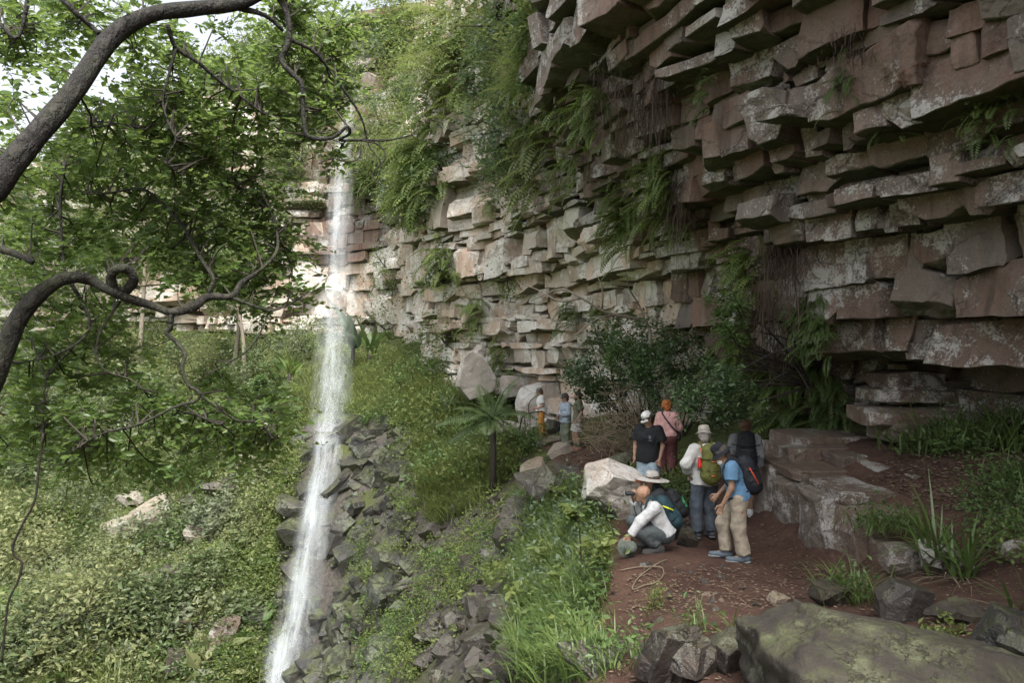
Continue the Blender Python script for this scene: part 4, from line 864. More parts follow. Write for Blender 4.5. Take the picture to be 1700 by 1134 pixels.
def mounds(name, label, poly, count, per, size, mats, seed, r=(0.4, 1.1)):
    rg = np.random.default_rng(seed); a = poly_sample(poly, count, rg); g = ground_hit(a[:, 0], a[:, 1]); g = g[~np.isnan(g[:, 0])]; bag = Bag(); tone = fbm(g * 0.3, 3, seed) + rg.normal(0, 0.2, len(g)); ms = np.clip(((tone + 0.42) / 0.84 * len(mats)).astype(int), 0, len(mats) - 1)
    for k, s in enumerate(g):
        rr = r[0] * (r[1] / r[0]) ** (rg.random() ** 1.4); ls = size * rg.choice([0.55, 0.8, 1.1, 1.8]); n = int(np.clip(per * (rr / r[1]) ** 1.6 * (size / ls) ** 1.4, 30, 900)); d = unit(rg.normal(0, 1, (n, 3))); d[:, 2] = np.abs(d[:, 2]); lob = 1 + 0.35 * fbm(d * 2.2 + k, 2, seed)
        p = s + d * rr * lob[:, None] * (0.78 + 0.3 * rg.random((n, 1))) * np.array([1, 1, rg.uniform(0.7, 1.3)]); bag.add(*leaf_cloud(p, rg, ls, LEAF2, up=0.1), ms[k])
    o = link(name, bag.mesh(name, [M[m] for m in mats])); tag(o, label, kind='stuff'); return o
mounds('hillside_thicket', 'rounded low bushes merging on the far hillside', HILL, 330, 420, 0.17, ['hill_green', 'hill_sage', 'hill_pale', 'leaf_mid', 'hill_sage', 'hill_pale', 'hill_green'], 61, (0.35, 1.7))
mounds('slope_thicket', 'rounded low bushes among the slope grass', [(560, 560), (740, 560), (850, 700), (860, 790), (780, 840), (700, 800), (640, 670), (560, 640)], 120, 300, 0.12, ['leaf_mid', 'leaf_light', 'hill_sage', 'fern', 'hill_pale'], 62, (0.25, 1.0))
mounds('rubble_thicket', 'low bushes and creepers over the rubble slope', [(650, 870), (760, 840), (850, 830), (880, 900), (840, 1000), (760, 1060), (620, 1140), (640, 1000)], 70, 220, 0.08, ['leaf_mid', 'leaf_light', 'fern', 'leaf_light'], 63, (0.15, 0.5))
mounds('rock_face_moss', 'moss and small plants on the wet rock face', [(585, 720), (680, 710), (690, 850), (670, 1000), (640, 1134), (560, 1134), (600, 900)], 60, 200, 0.085, ['leaf_light', 'fern', 'leaf_mid'], 66, (0.15, 0.5))
mounds('hillside_broadleaf', 'large-leaved plants scattered over the far hillside', HILL, 60, 60, 0.42, ['hill_green', 'hill_pale', 'leaf_mid'], 67, (0.5, 1.1))
mounds('bank_thicket', 'leafy clumps among the grass of the bank', [(850, 830), (930, 800), (1000, 825), (1005, 900), (1000, 980), (960, 1060), (980, 1134), (870, 1140), (850, 1060), (880, 990)], 60, 160, 0.075, ['leaf_mid', 'leaf_light', 'leaf_grey'], 64, (0.12, 0.35))
mounds('gully_thicket', 'bright bushes on the strip left of the cascade', [(430, 690), (490, 700), (480, 800), (465, 900), (440, 1000), (420, 1140), (370, 1140), (390, 950), (420, 800)], 90, 260, 0.13, ['leaf_light', 'hill_pale', 'fern', 'hill_green'], 65, (0.3, 0.9))
ground_clumps('hillside_undergrowth', 'leafy undergrowth covering the far hillside', HILL, 1500, 10, 0.13, ['hill_green', 'hill_sage', 'hill_pale'], 1, 0.36)
rg = np.random.default_rng(71); a_ = poly_sample(HILL, 130, rg); g_ = ground_hit(a_[:, 0], a_[:, 1]); g_ = g_[~np.isnan(g_[:, 0])]; bag = Bag(); pp = np.repeat(g_, 16, 0) + rg.normal(0, 0.12, (len(g_) * 16, 3)); V, f = fronds(pp, rg, 1.0, 0.14, (0.2, 0.9), (0.8, 1.6), 9); bag.add(V, f); tag(link('hillside_ferns', bag.mesh('hillside_ferns', [M['fern']])), 'fern rosettes spread through the far hillside', kind='stuff')
ground_clumps('gully_undergrowth', 'bright low plants beside the lower waterfall', [(430, 690), (505, 690), (500, 800), (470, 900), (450, 1000), (420, 1140), (370, 1140), (390, 950), (420, 800)], 1300, 14, 0.13, ['leaf_light', 'fern', 'leaf_light'], 2, 0.26)
grass_field('hillside_grass', 'fine pale grass on the far hillside', HILL, 1500, 0.9, 0.035, 'grass', 3, tuft=7, spread=0.2, seg=3)
SLOPE = [(480, 640), (560, 600), (660, 590), (760, 650), (830, 715), (870, 740), (850, 780), (800, 850), (720, 880), (690, 800), (690, 715), (640, 690), (560, 690), (490, 690)]
grass_field('slope_grass', 'fine yellow green grass on the slope beside the waterfall', SLOPE, 1900, 0.75, 0.03, 'grass', 4, tuft=6, spread=0.14)
ground_clumps('slope_undergrowth', 'leafy weeds among the slope grass', [(560, 560), (740, 560), (850, 700), (860, 790), (780, 840), (700, 800), (640, 670), (560, 640)], 620, 16, 0.15, ['leaf_mid', 'leaf_light', 'fern'], 5, 0.26)
NEARG = [(850, 830), (930, 800), (1000, 825), (1012, 900), (1008, 980), (985, 1030), (975, 1060), (1010, 1134), (870, 1140), (850, 1060), (880, 990), (840, 950), (880, 880)]
grass_field('bank_grass', 'broad leaved grass on the bank left of the path', NEARG, 1200, 0.5, 0.02, 'grass_near', 6, tuft=5, spread=0.10)
ground_clumps('bank_weeds', 'leafy weeds on the bank left of the path', NEARG, 330, 10, 0.10, ['leaf_mid', 'leaf_light', 'leaf_grey'], 7, 0.16, 0.2)
for k, (poly, cnt) in enumerate([([(730, 900), (820, 880), (830, 960), (760, 1010), (690, 1060), (640, 1050), (700, 960)], 320), ([(585, 950), (650, 930), (650, 1040), (600, 1050)], 120), ([(600, 1060), (700, 1060), (690, 1140), (600, 1140)], 160), ([(640, 720), (690, 720), (690, 880), (650, 900)], 110), ([(580, 880), (620, 880), (625, 960), (590, 990)], 90)]):
    ground_clumps('rubble_moss', 'small green plants growing between the wet rocks', poly, cnt, 16, 0.075, ['leaf_light', 'fern', 'leaf_mid'], 20 + k, 0.17, 0.1)
ground_clumps('path_weeds', 'low green weeds on the bank above the path', [(1085, 770), (1160, 760), (1175, 800), (1140, 850), (1090, 840), (1010, 800), (1040, 780)], 260, 12, 0.075, ['leaf_light', 'fern', 'leaf_mid'], 30, 0.15, 0.05)
ground_clumps('bank_herbs', 'low herbs covering the right bank', [(1620, 800), (1720, 790), (1720, 960), (1640, 930), (1600, 880)], 240, 12, 0.06, ['leaf_mid', 'fern', 'leaf_grey'], 31, 0.14, 0.03)
ground_clumps('shelter_herbs', 'herbs growing along the foot of the shelter wall', [(1470, 720), (1560, 690), (1660, 700), (1660, 760), (1560, 765), (1480, 745)], 200, 12, 0.09, ['leaf_mid', 'fern_dark', 'leaf_light'], 32, 0.18, 0.05)
def litter(poly, count, size, seed):
    rg = np.random.default_rng(seed); a = poly_sample(poly, count, rg); g = ground_hit(a[:, 0], a[:, 1]); g = g[~np.isnan(g[:, 0])] + np.array([0, 0, 0.012])
    V, f = leaf_cloud(g, rg, size, LEAF2, 0.95, 0.0, 0.25); return V, f
lb = Bag(); lb.add(*litter([(1110, 790), (1180, 860), (1260, 850), (1230, 940), (1040, 960), (1030, 1020), (1300, 1010), (1420, 970), (1300, 900), (1290, 860), (1200, 800)], 1000, 0.055, 1))
lb.add(*litter([(900, 730), (1060, 740), (1150, 790), (1180, 880), (1110, 870), (1000, 790), (930, 770)], 3000, 0.09, 2)); lb.add(*litter([(1500, 740), (1720, 760), (1720, 860), (1560, 850), (1440, 800)], 2200, 0.07, 3)); lb.add(*litter([(1240, 940), (1720, 940), (1720, 1140), (1000, 1140), (1040, 1000)], 1500, 0.045, 4))
tag(link('leaf_litter', lb.mesh('leaf_litter', [M['litter']])), 'dry fallen leaves scattered over the red earth', kind='stuff')

# ------------------------------------------------------------------ shrubs and trees on the hillside
_r = np.random.default_rng(77)
for k, (px, py, r, mat, lab) in enumerate([
    (60, 690, 2.2, 'hill_green', 'rounded green shrub under the hanging branches at the left edge'), (150, 760, 2.4, 'hill_sage', 'grey green bush cluster left of the flat-topped boulder'),
    (30, 800, 2.0, 'hill_green', 'dark green bush at the left edge above the pale slabs'), (110, 860, 1.6, 'hill_green', 'leafy bush left of the low brown boulder'),
    (290, 900, 1.3, 'hill_green', 'bushy plant directly below the large tan boulder'), (360, 890, 1.1, 'hill_sage', 'grey green shrub beside the smooth brown gully rock'),
    (180, 1010, 1.7, 'hill_pale', 'pale yellow green bush low on the hillside'), (120, 1080, 1.9, 'hill_pale', 'wide yellow green shrub near the bottom left corner'),
    (230, 1060, 1.4, 'hill_green', 'mid green shrub right of the wide yellow green one'), (40, 1110, 1.2, 'hill_sage', 'pale grey shrub in the bottom left corner'),
    (330, 980, 0.9, 'hill_green', 'small green bush between the gully rocks'), (395, 1040, 0.8, 'hill_green', 'dark tuft of leaves left of the black wet block'),
    (440, 880, 1.2, 'hill_pale', 'bright leafy plant on the strip left of the falling water'), (455, 780, 1.0, 'hill_pale', 'bright bush at the top left of the cascade'),
    (230, 700, 1.8, 'hill_green', 'green bush in the gap below the curling branch'), (330, 640, 1.6, 'hill_pale', 'sunlit bush at the foot of the far cliff'),
    (420, 640, 1.5, 'hill_green', 'bush at the cliff foot left of the veil of water'), (180, 610, 2.0, 'hill_pale', 'pale bush below the far cliff band'),
    (490, 600, 1.5, 'hill_sage', 'grey green bush in the spray at the cliff foot'), (20, 960, 1.7, 'hill_pale', 'light green shrub at the left edge of the lower hillside')]):
    g = ground_hit(px, py)[0]; shrub('hillside_shrub', lab, g, (r, r, r * 0.95), int(1000 * r + 300), (0.13, 0.2, 0.27)[k % 3], mat, 'shrubs on the far hillside', k, lift=0.55)
def tree(label, px, py, Y, height, cr, mat, seed, n=4200, group='trees across the valley', lean=0.0, trunk='pale_twig', size=0.16):
    rg = np.random.default_rng(seed); g = P(px, py, Y); g[2] = HG(g[0], g[1]); root = link('valley_tree', None, None, g); tag(root, label, 'tree', group); top = np.array([lean * height, 0, height])
    tb = Bag(); pts = catmull([[0, 0, -0.3], [lean * height * 0.3 + 0.15, 0, height * 0.4], top * 0.85], 5); tb.add(*tube(pts, np.linspace(0.16, 0.06, len(pts)), 6)); fb = Bag()
    for k in range(9):
        c = top * rg.uniform(0.62, 1.0) + unit(rg.normal(0, 1, 3)) * np.array(cr) * rg.uniform(0.35, 0.85); c[2] = max(c[2], height * 0.35)
        b0 = pts[int(len(pts) * rg.uniform(0.5, 0.95))]; tb.add(*tube(catmull([b0, (b0 + c) / 2 + rg.normal(0, 0.2, 3), c], 3), np.linspace(0.06, 0.02, 7), 4, False))
        p, _ = blob_points(c, np.array(cr) * rg.uniform(0.3, 0.5), 16, n // 150, rg, 0.34, 0.5); fb.add(*leaf_cloud(p, rg, size))
    link('trunk', tb.mesh('trunk', [M[trunk]], True), root); link('crown', fb.mesh('crown', [M[mat]]), root)
for k, a in enumerate([('slender pale-trunked tree before the far cliff', 405, 650, 41, 6.0, (2.6, 2.2, 2.0), 'leaf_mid'), ('leaning pale-trunked tree left of the veil of water', 385, 640, 43, 7.5, (3.0, 2.5, 2.4), 'leaf_light'),
    ('tall leafy tree far left before the sky', 40, 600, 41, 12, (5.0, 4.0, 4.0), 'leaf_mid'), ('broad pale green tree against the far cliff', 230, 600, 44, 11, (5.0, 3.5, 4.2), 'leaf_light'),
    ('bushy tree on the far rim behind the curling branch', 130, 590, 44, 9, (4.5, 3.5, 3.6), 'leaf_mid'), ('dark slim tree at the top of the hillside gully', 440, 760, 34, 3.2, (1.1, 1.0, 1.0), 'leaf_mid'),
    ('round tree low at the left edge', -10, 760, 36, 6, (3.5, 3.0, 2.8), 'leaf_grey')]): tree(*a, seed=50 + k, lean=(-0.1, 0.12, 0, 0.05, -.05, 0.05, 0)[k])
rg = np.random.default_rng(88)
for k, px in enumerate(np.arange(150, 560, 22)):
    g = P(px + rg.normal(0, 6), 570, rg.uniform(43.5, 46.5)); g[2] = HG(g[0], g[1]); r = rg.uniform(0.9, 1.9); shrub('cliff_foot_shrub', ['green', 'pale', 'greyish', 'ferny'][k % 4] + ' bush in the row at the far cliff foot, ' + ('far left', 'left', 'middle', 'right', 'far right')[min(4, k // 4)], g, (r, r, r * 0.9), 520, 0.17, ['leaf_mid', 'leaf_light', 'leaf_grey', 'fern'][k % 4], 'bushes at the far cliff foot', 1200 + k, lift=0.45)
for k, (px, py, r) in enumerate([(500, 695, 0.9), (600, 690, 0.8), (640, 695, 0.9), (670, 705, 0.7), (480, 720, 0.9), (620, 700, 0.6)]):
    g = ground_hit(px, py)[0]; shrub('lip_shrub', 'grassy bush on the lip beside the cascade', g, (r, r, r * 0.6), 420, 0.13, ['leaf_light', 'fern', 'leaf_mid'][k % 3], 'bushes on the lip of the cascade', 1300 + k, lift=0.3)
# ------------------------------------------------------------------ plants on the cliff
UPV = [(585, 0), (900, 0), (925, 150), (905, 290), (850, 330), (800, 200), (755, 140), (735, 190), (735, 330), (700, 380), (640, 340), (610, 290), (600, 210), (640, 160), (590, 110)]
rg = np.random.default_rng(41); pts = poly_sample(UPV, 105, rg)
for k, (px, py) in enumerate(pts):
    c, nn = cliff_hit(px, py, 0.25); Y = c[1]; s = rg.uniform(28, 62) / F * Y; t = rg.random()
    if t < 0.66: shrub('cliff_shrub', ['green', 'pale', 'dark green', 'grey green'][k % 4] + (' big' if s > 1.1 else ' small') + ' shrub rooted in the green upper cliff, ' + whereabouts(px, py, (585, 0, 925, 380)), c, (s, s, s * 0.9), int(330 + 190 * s), 0.10 + 0.0022 * Y, ['leaf_mid', 'leaf_light', 'leaf_mid', 'leaf_grey'][k % 4], 'shrubs on the upper cliff', 200 + k, lift=0.1, nst=5)
    elif t < 0.84: fern('hanging_fern', 'fern hanging from the green upper cliff, ' + whereabouts(px, py, (585, 0, 925, 380)), c, s * 1.25, 26, ['fern', 'fern', 'leaf_light'][k % 3], 'ferns on the upper cliff', 300 + k, nn, True, 12, s * 0.3)
    else:
        p = rg.normal(0, s * 0.35, (90, 3)); V, f = blades(p, rg, s * 1.7, 0.012 * Y / 10, (0.6, 1.8), (0.9, 1.8), 4, math.atan2(nn[1], nn[0]) + rg.normal(0, 0.9, 90))
        hg = link('hanging_grass', None, None, c); link('foliage', make_mesh('foliage', V, f, [M['grass']]), hg); tag(hg, 'tuft of long grass drooping from the green upper cliff, ' + whereabouts(px, py, (585, 0, 925, 380)), 'grass', 'hanging grass on the upper cliff')
# far cliff top behind the tree
rg = np.random.default_rng(43)
for k, (px, py) in enumerate(poly_sample([(330, 60), (440, -10), (620, -10), (600, 110), (560, 200), (520, 280), (450, 260), (400, 200)], 46, rg)):
    c, nn = cliff_hit(px, py, 0.3); s = rg.uniform(1.2, 2.4); shrub('rim_shrub', ['green', 'pale', 'yellowish'][k % 3] + ' leafy shrub on the far cliff rim behind the tree, ' + whereabouts(px, py, (330, 0, 620, 280)), c, (s, s, s * 0.8), 420, 0.2, ['leaf_mid', 'leaf_light', 'leaf_light'][k % 3], 'shrubs on the far rim', 500 + k, lift=0.2, nst=4)
for k, s0 in enumerate(np.arange(_sp[10], _sp[46], 2.3)):
    c, nn = cliff_at(np.array([s0]), np.array([float(top_of(s0)) - 0.3])); s = rg.uniform(1.2, 2.2)
    shrub('rim_shrub', 'shrub along the skyline of the far rim', c[0], (s, s, s), 380, 0.24, ['leaf_mid', 'leaf_light'][k % 2], 'shrubs on the skyline', 560 + k, lift=0.4, nst=4)
rg = np.random.default_rng(47); bag = Bag()
for k, (px, py) in enumerate(poly_sample([(-20, 330), (120, 230), (330, 60), (440, 60), (500, 240), (490, 400), (440, 460), (250, 480), (-20, 500)], 120, rg)):
    c, nn = cliff_hit(px, py, 0.3); r = rg.uniform(0.9, 2.2); p, _ = blob_points(c, (r, r, r), 14, 26, rg, 0.3, 0.6); bag.add(*leaf_cloud(p, rg, 0.24), k % 3)
tag(link('far_cliff_greenery', bag.mesh('far_cliff_greenery', [M['hill_green'], M['hill_pale'], M['hill_sage']])), 'greenery smothering the far cliff behind the leaning tree', kind='stuff')
for k, (px, py, r) in enumerate([(610, 180, 1.5), (640, 230, 1.6), (620, 290, 1.4), (590, 130, 1.6), (655, 310, 1.3), (540, 150, 1.8), (520, 240, 1.7), (530, 320, 1.2), (650, 140, 1.8)]):
    c, nn = cliff_hit(px, py, 0.3); shrub('wet_wall_shrub', 'mossy bush on the dark wet rock ' + ('right' if px > 570 else 'left') + ' of the upper fall, ' + whereabouts(px, py, (520, 120, 660, 330)), c, (r, r, r), 620, 0.2, ['leaf_mid', 'hill_green', 'leaf_light'][k % 3], 'bushes flanking the upper fall', 1400 + k, lift=0.0, nst=4)
# named cliff plants: (label, px, py, kind, length m, count, material)
for k, (lab, px, py, L, n, mat) in enumerate([
    ('bright curtain of ferns on the cliff right of the veil', 700, 285, 2.3, 46, 'fern'), ('lower half of the bright fern curtain', 690, 335, 1.8, 34, 'fern'),
    ('big fern bush hanging beneath the overhang beside the dark roots', 1050, 365, 0.85, 60, 'fern'), ('long ferns hanging left of the dark recess', 1112, 305, 0.8, 46, 'fern'),
    ('ferns trailing lower beside the hanging roots', 1125, 365, 0.7, 36, 'fern'), ('arching fern at the edge of the dark upper recess', 935, 190, 0.9, 20, 'fern'),
    ('fern spray beneath the dark upper recess', 985, 195, 0.8, 20, 'fern'), ('tall fern tuft below the first overhanging block', 1010, 175, 0.8, 22, 'fern'),
    ('drooping fern at the lower end of the leafy column', 905, 260, 1.5, 24, 'grass'), ('fern under the ledge right of the leafy column', 965, 285, 0.9, 14, 'fern'),
    ('dark fern fringe under the block beside the shelter', 1365, 545, 0.6, 60, 'fern_dark'), ('lower fringe of dark ferns left of the shelter', 1350, 610, 0.6, 54, 'fern_dark'),
    ('pale ferns hanging on the wall left of the recess', 1262, 465, 0.9, 28, 'fern'), ('ferns on the wall behind the glossy shrub', 1235, 590, 0.9, 30, 'fern'),
    ('ferns low on the wall behind the glossy shrub', 1290, 640, 0.9, 34, 'fern'), ('dark ferns at the foot of the recess wall', 1400, 660, 0.8, 34, 'fern_dark'), ('dark ferns above the stepped ledge', 1330, 690, 0.75, 30, 'fern_dark'),
    ('small fern on the block face below the top ledge', 1505, 195, 0.35, 14, 'fern_dark'), ('russet fern sprig high on the right wall', 1540, 112, 0.35, 12, 'red_leaf'),
    ('small green fern at the upper right edge of the wall', 1640, 175, 0.4, 14, 'fern'), ('fern clump at the right edge of the picture', 1690, 200, 0.5, 18, 'fern_dark'),
    ('little fern tucked under a block near the recess', 1170, 170, 0.4, 14, 'fern_dark'), ('tiny moss fern in a crack of the red wall', 1415, 130, 0.4, 12, 'fern_dark'),
    ('ferns draping the cliff corner beside the shrub patch', 735, 440, 1.4, 28, 'fern'), ('ferns under the ledge at the cliff corner', 790, 520, 1.1, 22, 'fern'),
    ('moss curtain beneath the lower ledge of the pale wall', 1000, 520, 0.6, 20, 'fern'), ('fern tuft on the pale wall near the corner', 815, 340, 0.8, 14, 'fern'),
    ('fern tuft under the broad pale overhang', 870, 360, 0.8, 14, 'fern'), ('fern hanging on the pale wall behind the bare branches', 950, 530, 0.9, 18, 'fern_dark'), ('light fern at the cliff foot beside the triangular boulder', 835, 590, 0.9, 26, 'fern')]):
    c, nn = cliff_hit(px, py, 0.18); fern('hanging_fern', lab, c, L, int(n * 1.7), mat, 'ferns hanging on the cliff', 700 + k, nn, True, 15, L * 0.28)
for k, a in enumerate([('dark brown root curtain hanging in the upper recess', 1085, 190, 1.6, 1.5, 420), ('brown dead roots hanging beside the long ferns', 1135, 330, 0.7, 1.5, 240), ('thick dark root mass in the recess left of the shelter', 1310, 460, 1.0, 1.5, 420),
    ('lower dark root mass above the stepped ledge', 1300, 560, 0.9, 1.3, 360), ('grey dead roots on the far cliff above the shrub patch', 675, 360, 2.0, 2.0, 200), ('dead grey creeper hanging on the leafy column', 880, 210, 1.8, 2.2, 220),
    ('wispy brown roots under the first overhanging block', 1030, 120, 1.2, 1.3, 220), ('ragged roots on the underside of the high red block', 1430, 70, 0.5, 0.45, 140)]): root_curtain(*a, seed=k, group='root curtains on the cliff')
for k, (lab, px, py, r, n, mat) in enumerate([
    ('leafy grey green shrub hanging at the cliff corner', 835, 215, 1.5, 900, 'leaf_grey'), ('shrub column below the cliff corner top', 870, 130, 1.6, 900, 'leaf_mid'), ('shrub at the top of the leafy column', 840, 40, 1.8, 900, 'leaf_light'), ('lower bush of the leafy column', 850, 290, 1.1, 600, 'leaf_grey'),
    ('creeping bush climbing the pale wall', 735, 470, 1.6, 900, 'leaf_mid'), ('small bush on the pale wall near the bare branches', 850, 460, 0.9, 420, 'leaf_dark'), ('bush in the cleft left of the cliff corner', 655, 480, 1.7, 800, 'leaf_mid'), ('bush at the foot of the cleft', 640, 545, 1.9, 900, 'leaf_mid'),
    ('dark bush under the cliff corner', 740, 560, 1.5, 800, 'leaf_dark'), ('pale green patch growing on the far wall', 640, 440, 1.4, 600, 'leaf_light'), ('bush at the cliff foot behind the triangular boulder', 720, 600, 1.4, 800, 'leaf_mid')]):
    c, nn = cliff_hit(px, py, 0.4); shrub('cliff_shrub', lab, c, (r, r, r), n, 0.09 + 0.0015 * c[1], mat, 'shrubs on the cliff', 800 + k, lift=0.0)
# ------------------------------------------------------------------ shrubs on the slope and by the path
for k, (lab, px, py, r, n, sz, mat) in enumerate([
    ('leafy bush hiding the foot of the palm', 815, 745, 1.1, 900, 0.12, 'leaf_mid'), ('leafy green bush high on the grass slope', 690, 640, 1.3, 800, 0.16, 'leaf_mid'), ('bright bush in the middle of the grass slope', 720, 700, 1.1, 700, 0.14, 'leaf_light'), ('bush beside the strelitzia clump', 640, 630, 1.4, 800, 0.15, 'leaf_light'),
    ('bush below the palm on the slope', 760, 760, 0.9, 600, 0.12, 'leaf_mid'), ('dark leafy plants under the palm', 860, 755, 0.8, 700, 0.11, 'leaf_mid'), ('pale bush above the wet rock ledge', 700, 760, 1.0, 600, 0.12, 'leaf_light'),
    ('leafy weed patch at the lip of the wet slabs', 790, 800, 0.6, 500, 0.09, 'leaf_mid'), ('fresh green plant among the dark rubble', 640, 960, 0.55, 380, 0.09, 'leaf_light'), ('mossy leafy tuft on the wet rock face', 595, 930, 0.6, 420, 0.08, 'leaf_mid'),
    ('bright moss plant in the middle of the rubble', 770, 950, 0.55, 460, 0.06, 'leaf_light'), ('bushy green plant at the lower rubble edge', 700, 1110, 0.5, 420, 0.07, 'leaf_light'), ('low green herb beside the coiled vine on the path', 1082, 1010, 0.26, 420, 0.035, 'leaf_light'),
    ('small green herb under the flat mossy slab', 1555, 1062, 0.2, 160, 0.06, 'leaf_light'), ('green weeds behind the black shirt hiker', 1128, 805, 0.45, 420, 0.07, 'leaf_light'), ('leafy plants on the slope under the far hikers', 880, 745, 0.7, 500, 0.12, 'leaf_mid'),
    ('dark scrub at the foot of the pale wall', 740, 620, 1.2, 800, 0.14, 'leaf_dark'), ('bush against the wall behind the far hikers', 935, 668, 0.7, 420, 0.12, 'leaf_mid')]):
    g = ground_hit(px, py)[0]
    if np.isnan(g[0]): continue
    shrub('slope_shrub', lab, g, (r, r, r * 0.7), n, sz, mat, 'shrubs on the slope', 900 + k, lift=0.5)
# the glossy shrub over the path
def glossy(label, px, py, Y, rad, n, size, mat, seed, roots, clumps=34, stem_mat='twig', tmpl=LEAF6, cr=0.16):
    rg = np.random.default_rng(seed); c = P(px, py, Y); b = np.array(roots, float); b[2] = HG(b[0], b[1]) - 0.1 if b[2] == 0 else b[2]; root = link('glossy_shrub', None, None, b); tag(root, label, 'shrub', 'dark leafy shrubs above the path')
    p, cc = blob_points(c - b, rad, clumps, n // clumps, rg, cr, 0.45); fb = Bag(); fb.add(*leaf_cloud(p, rg, size, tmpl, 0.4, 0.2, 0.6)); link('foliage', fb.mesh('foliage', [M[mat]]), root)
    sb = Bag(); stems(sb, np.zeros(3), cc[:9], rg, 0.022, sides=5); link('stem', sb.mesh('stem', [M[stem_mat]], True), root)
glossy('dark glossy shrub spreading over the two hikers with backpacks', 1190, 660, 11.9, (0.82, 0.55, 0.58), 2700, 0.085, 'leaf_gloss', 1, tuple(P(1345, 640, 13.2)), 44)
glossy('upper right limb of leaves against the fern wall', 1215, 530, 12.6, (0.5, 0.4, 0.52), 1100, 0.08, 'leaf_mid', 2, tuple(P(1335, 620, 13.4)), 24)
glossy('dark leafy shrub behind the woman in pink', 1110, 610, 16.8, (1.5, 0.8, 1.1), 4200, 0.105, 'leaf_gloss', 3, (4.0, 17.6, 0), 48)
glossy('dense shrub right of the far hikers', 1000, 610, 19.6, (1.4, 0.8, 1.15), 3600, 0.11, 'leaf_gloss', 4, (3.4, 20.3, 0), 44)
glossy('loose olive shrub between the two dark shrubs', 1055, 565, 18.2, (1.2, 0.7, 0.9), 1900, 0.09, 'leaf_mid', 5, (3.6, 19.0, 0), 30)
glossy('low dark shrub beside the far hikers', 1010, 655, 20.6, (0.7, 0.5, 0.6), 1200, 0.1, 'leaf_gloss', 6, (3.2, 20.6, 0), 28)
# tangle of dry twigs on the bank above the path
rg = np.random.default_rng(9); tb = Bag()
for k in range(300):
    px, py = poly_sample([(965, 700), (1060, 680), (1090, 760), (1050, 755), (970, 735)], 1, rg)[0] if k < 230 else poly_sample([(1010, 640), (1080, 640), (1080, 700), (1010, 700)], 1, rg)[0]
    a = P(px, py, rg.uniform(17, 19)); d = rg.normal(0, 1, 3) * np.array([1, .6, .5]); d[2] += 0.25; d = unit(d) * rg.uniform(0.4, 1.1); tb.add(*tube(catmull([a - d / 2, a + rg.normal(0, 0.1, 3), a + d / 2], 3), 0.007, 3, False))
tag(link('dry_twigs', tb.mesh('dry_twigs', [M['dry']])), 'tangle of dry twigs on the bank behind the black shirt hiker', kind='stuff')
def bare_branch(label, lines, Y, r, mat='pale_twig', name='bare_branch'):
    b = Bag(); o = P(*lines[0][0], Y)
    for k, l in enumerate(lines): pts = catmull([P(x, y, Y + 0.25 * math.sin(i * 1.3 + k)) - o for i, (x, y) in enumerate(l)], 4); rr = r * (1 if k == 0 else 0.55); b.add(*tube(pts, np.linspace(rr, rr * 0.3, len(pts)), 5))
    tag(link(name, b.mesh(name, [M[mat]], True), None, o), label, 'branch'); return o
bare_branch('bare pale branch reaching left before the pale wall', [[(1080, 580), (1078, 545), (1060, 530), (1010, 520), (965, 495), (930, 480), (880, 500)], [(1075, 540), (1060, 505), (1045, 480), (1040, 455)], [(1030, 522), (990, 530), (950, 560), (920, 575)], [(1000, 512), (1000, 480), (990, 455)], [(965, 495), (930, 500), (890, 480), (860, 470)]], 17.5, 0.05)
bare_branch('thin bare branch arching from the recess to the shrub', [[(1345, 650), (1320, 610), (1280, 595), (1240, 580), (1200, 560), (1150, 555)], [(1300, 605), (1250, 600), (1210, 610)], [(1280, 595), (1262, 610), (1240, 620)]], 12.6, 0.022, 'twig')
# ------------------------------------------------------------------ palm, strelitzia, strappy plants
def palm(label, px, py, Y, trunk_h, L, seed, angles):
    rg = np.random.default_rng(seed); g = P(px, py, Y); g[2] = HG(g[0], g[1]); root = link('palm', None, None, g); tag(root, label, 'palm'); tb = Bag(); tb.add(*tube([[0, 0, -0.2], [0.02, 0, trunk_h * 0.5], [0, 0, trunk_h]], [0.11, 0.09, 0.08], 8)); link('trunk', tb.mesh('trunk', [M['twig']], True), root)
    for a, le, dr, l in angles:
        V, f = fronds(np.array([[0, 0, trunk_h]]), rg, L * l, 0.30, (le, le + .01), (dr, dr + .01), 26, np.array([a]), 0.62, 0.28); b = Bag(); b.add(V, f)
        pts = [np.array([0, 0, trunk_h])]; h = np.array([math.cos(a), math.sin(a), 0])
        for k in range(8): an = le + dr * k / 8; pts.append(pts[-1] + (h * math.sin(an) + np.array([0, 0, math.cos(an)])) * L * l / 8)
        b.add(*tube(pts, np.linspace(0.022, 0.005, 9), 4, False)); link('frond', b.mesh('frond', [M['palm']]), root)
M['palm'] = leaf_mat('palm_frond', [(0.038, 0.064, 0.022), (0.055, 0.085, 0.03), (0.075, 0.105, 0.036)], 0.4, 0.2)
palm('small palm with arching fronds on the slope left of the far hikers', 818, 762, 21.0, 2.2, 1.5, 3, [(1.6, 0.5, 1.3, .9), (2.6, 1.0, 1.4, 1.0), (4.0, 0.8, 1.5, .9), (5.1, 0.9, 1.3, .8), (3.0, 0.7, 1.3, 1.0), (3.5, 1.2, 0.9, 1.0), (2.2, 0.3, 0.7, 0.8), (0.3, 0.2, 0.8, 0.9), (-0.4, 0.9, 1.3, 0.9), (4.6, 1.2, 1.3, 0.8), (0.9, 0.6, 1.2, 0.8), (3.3, 1.7, 0.7, 0.9), (5.5, 1.5, 0.8, .8)])
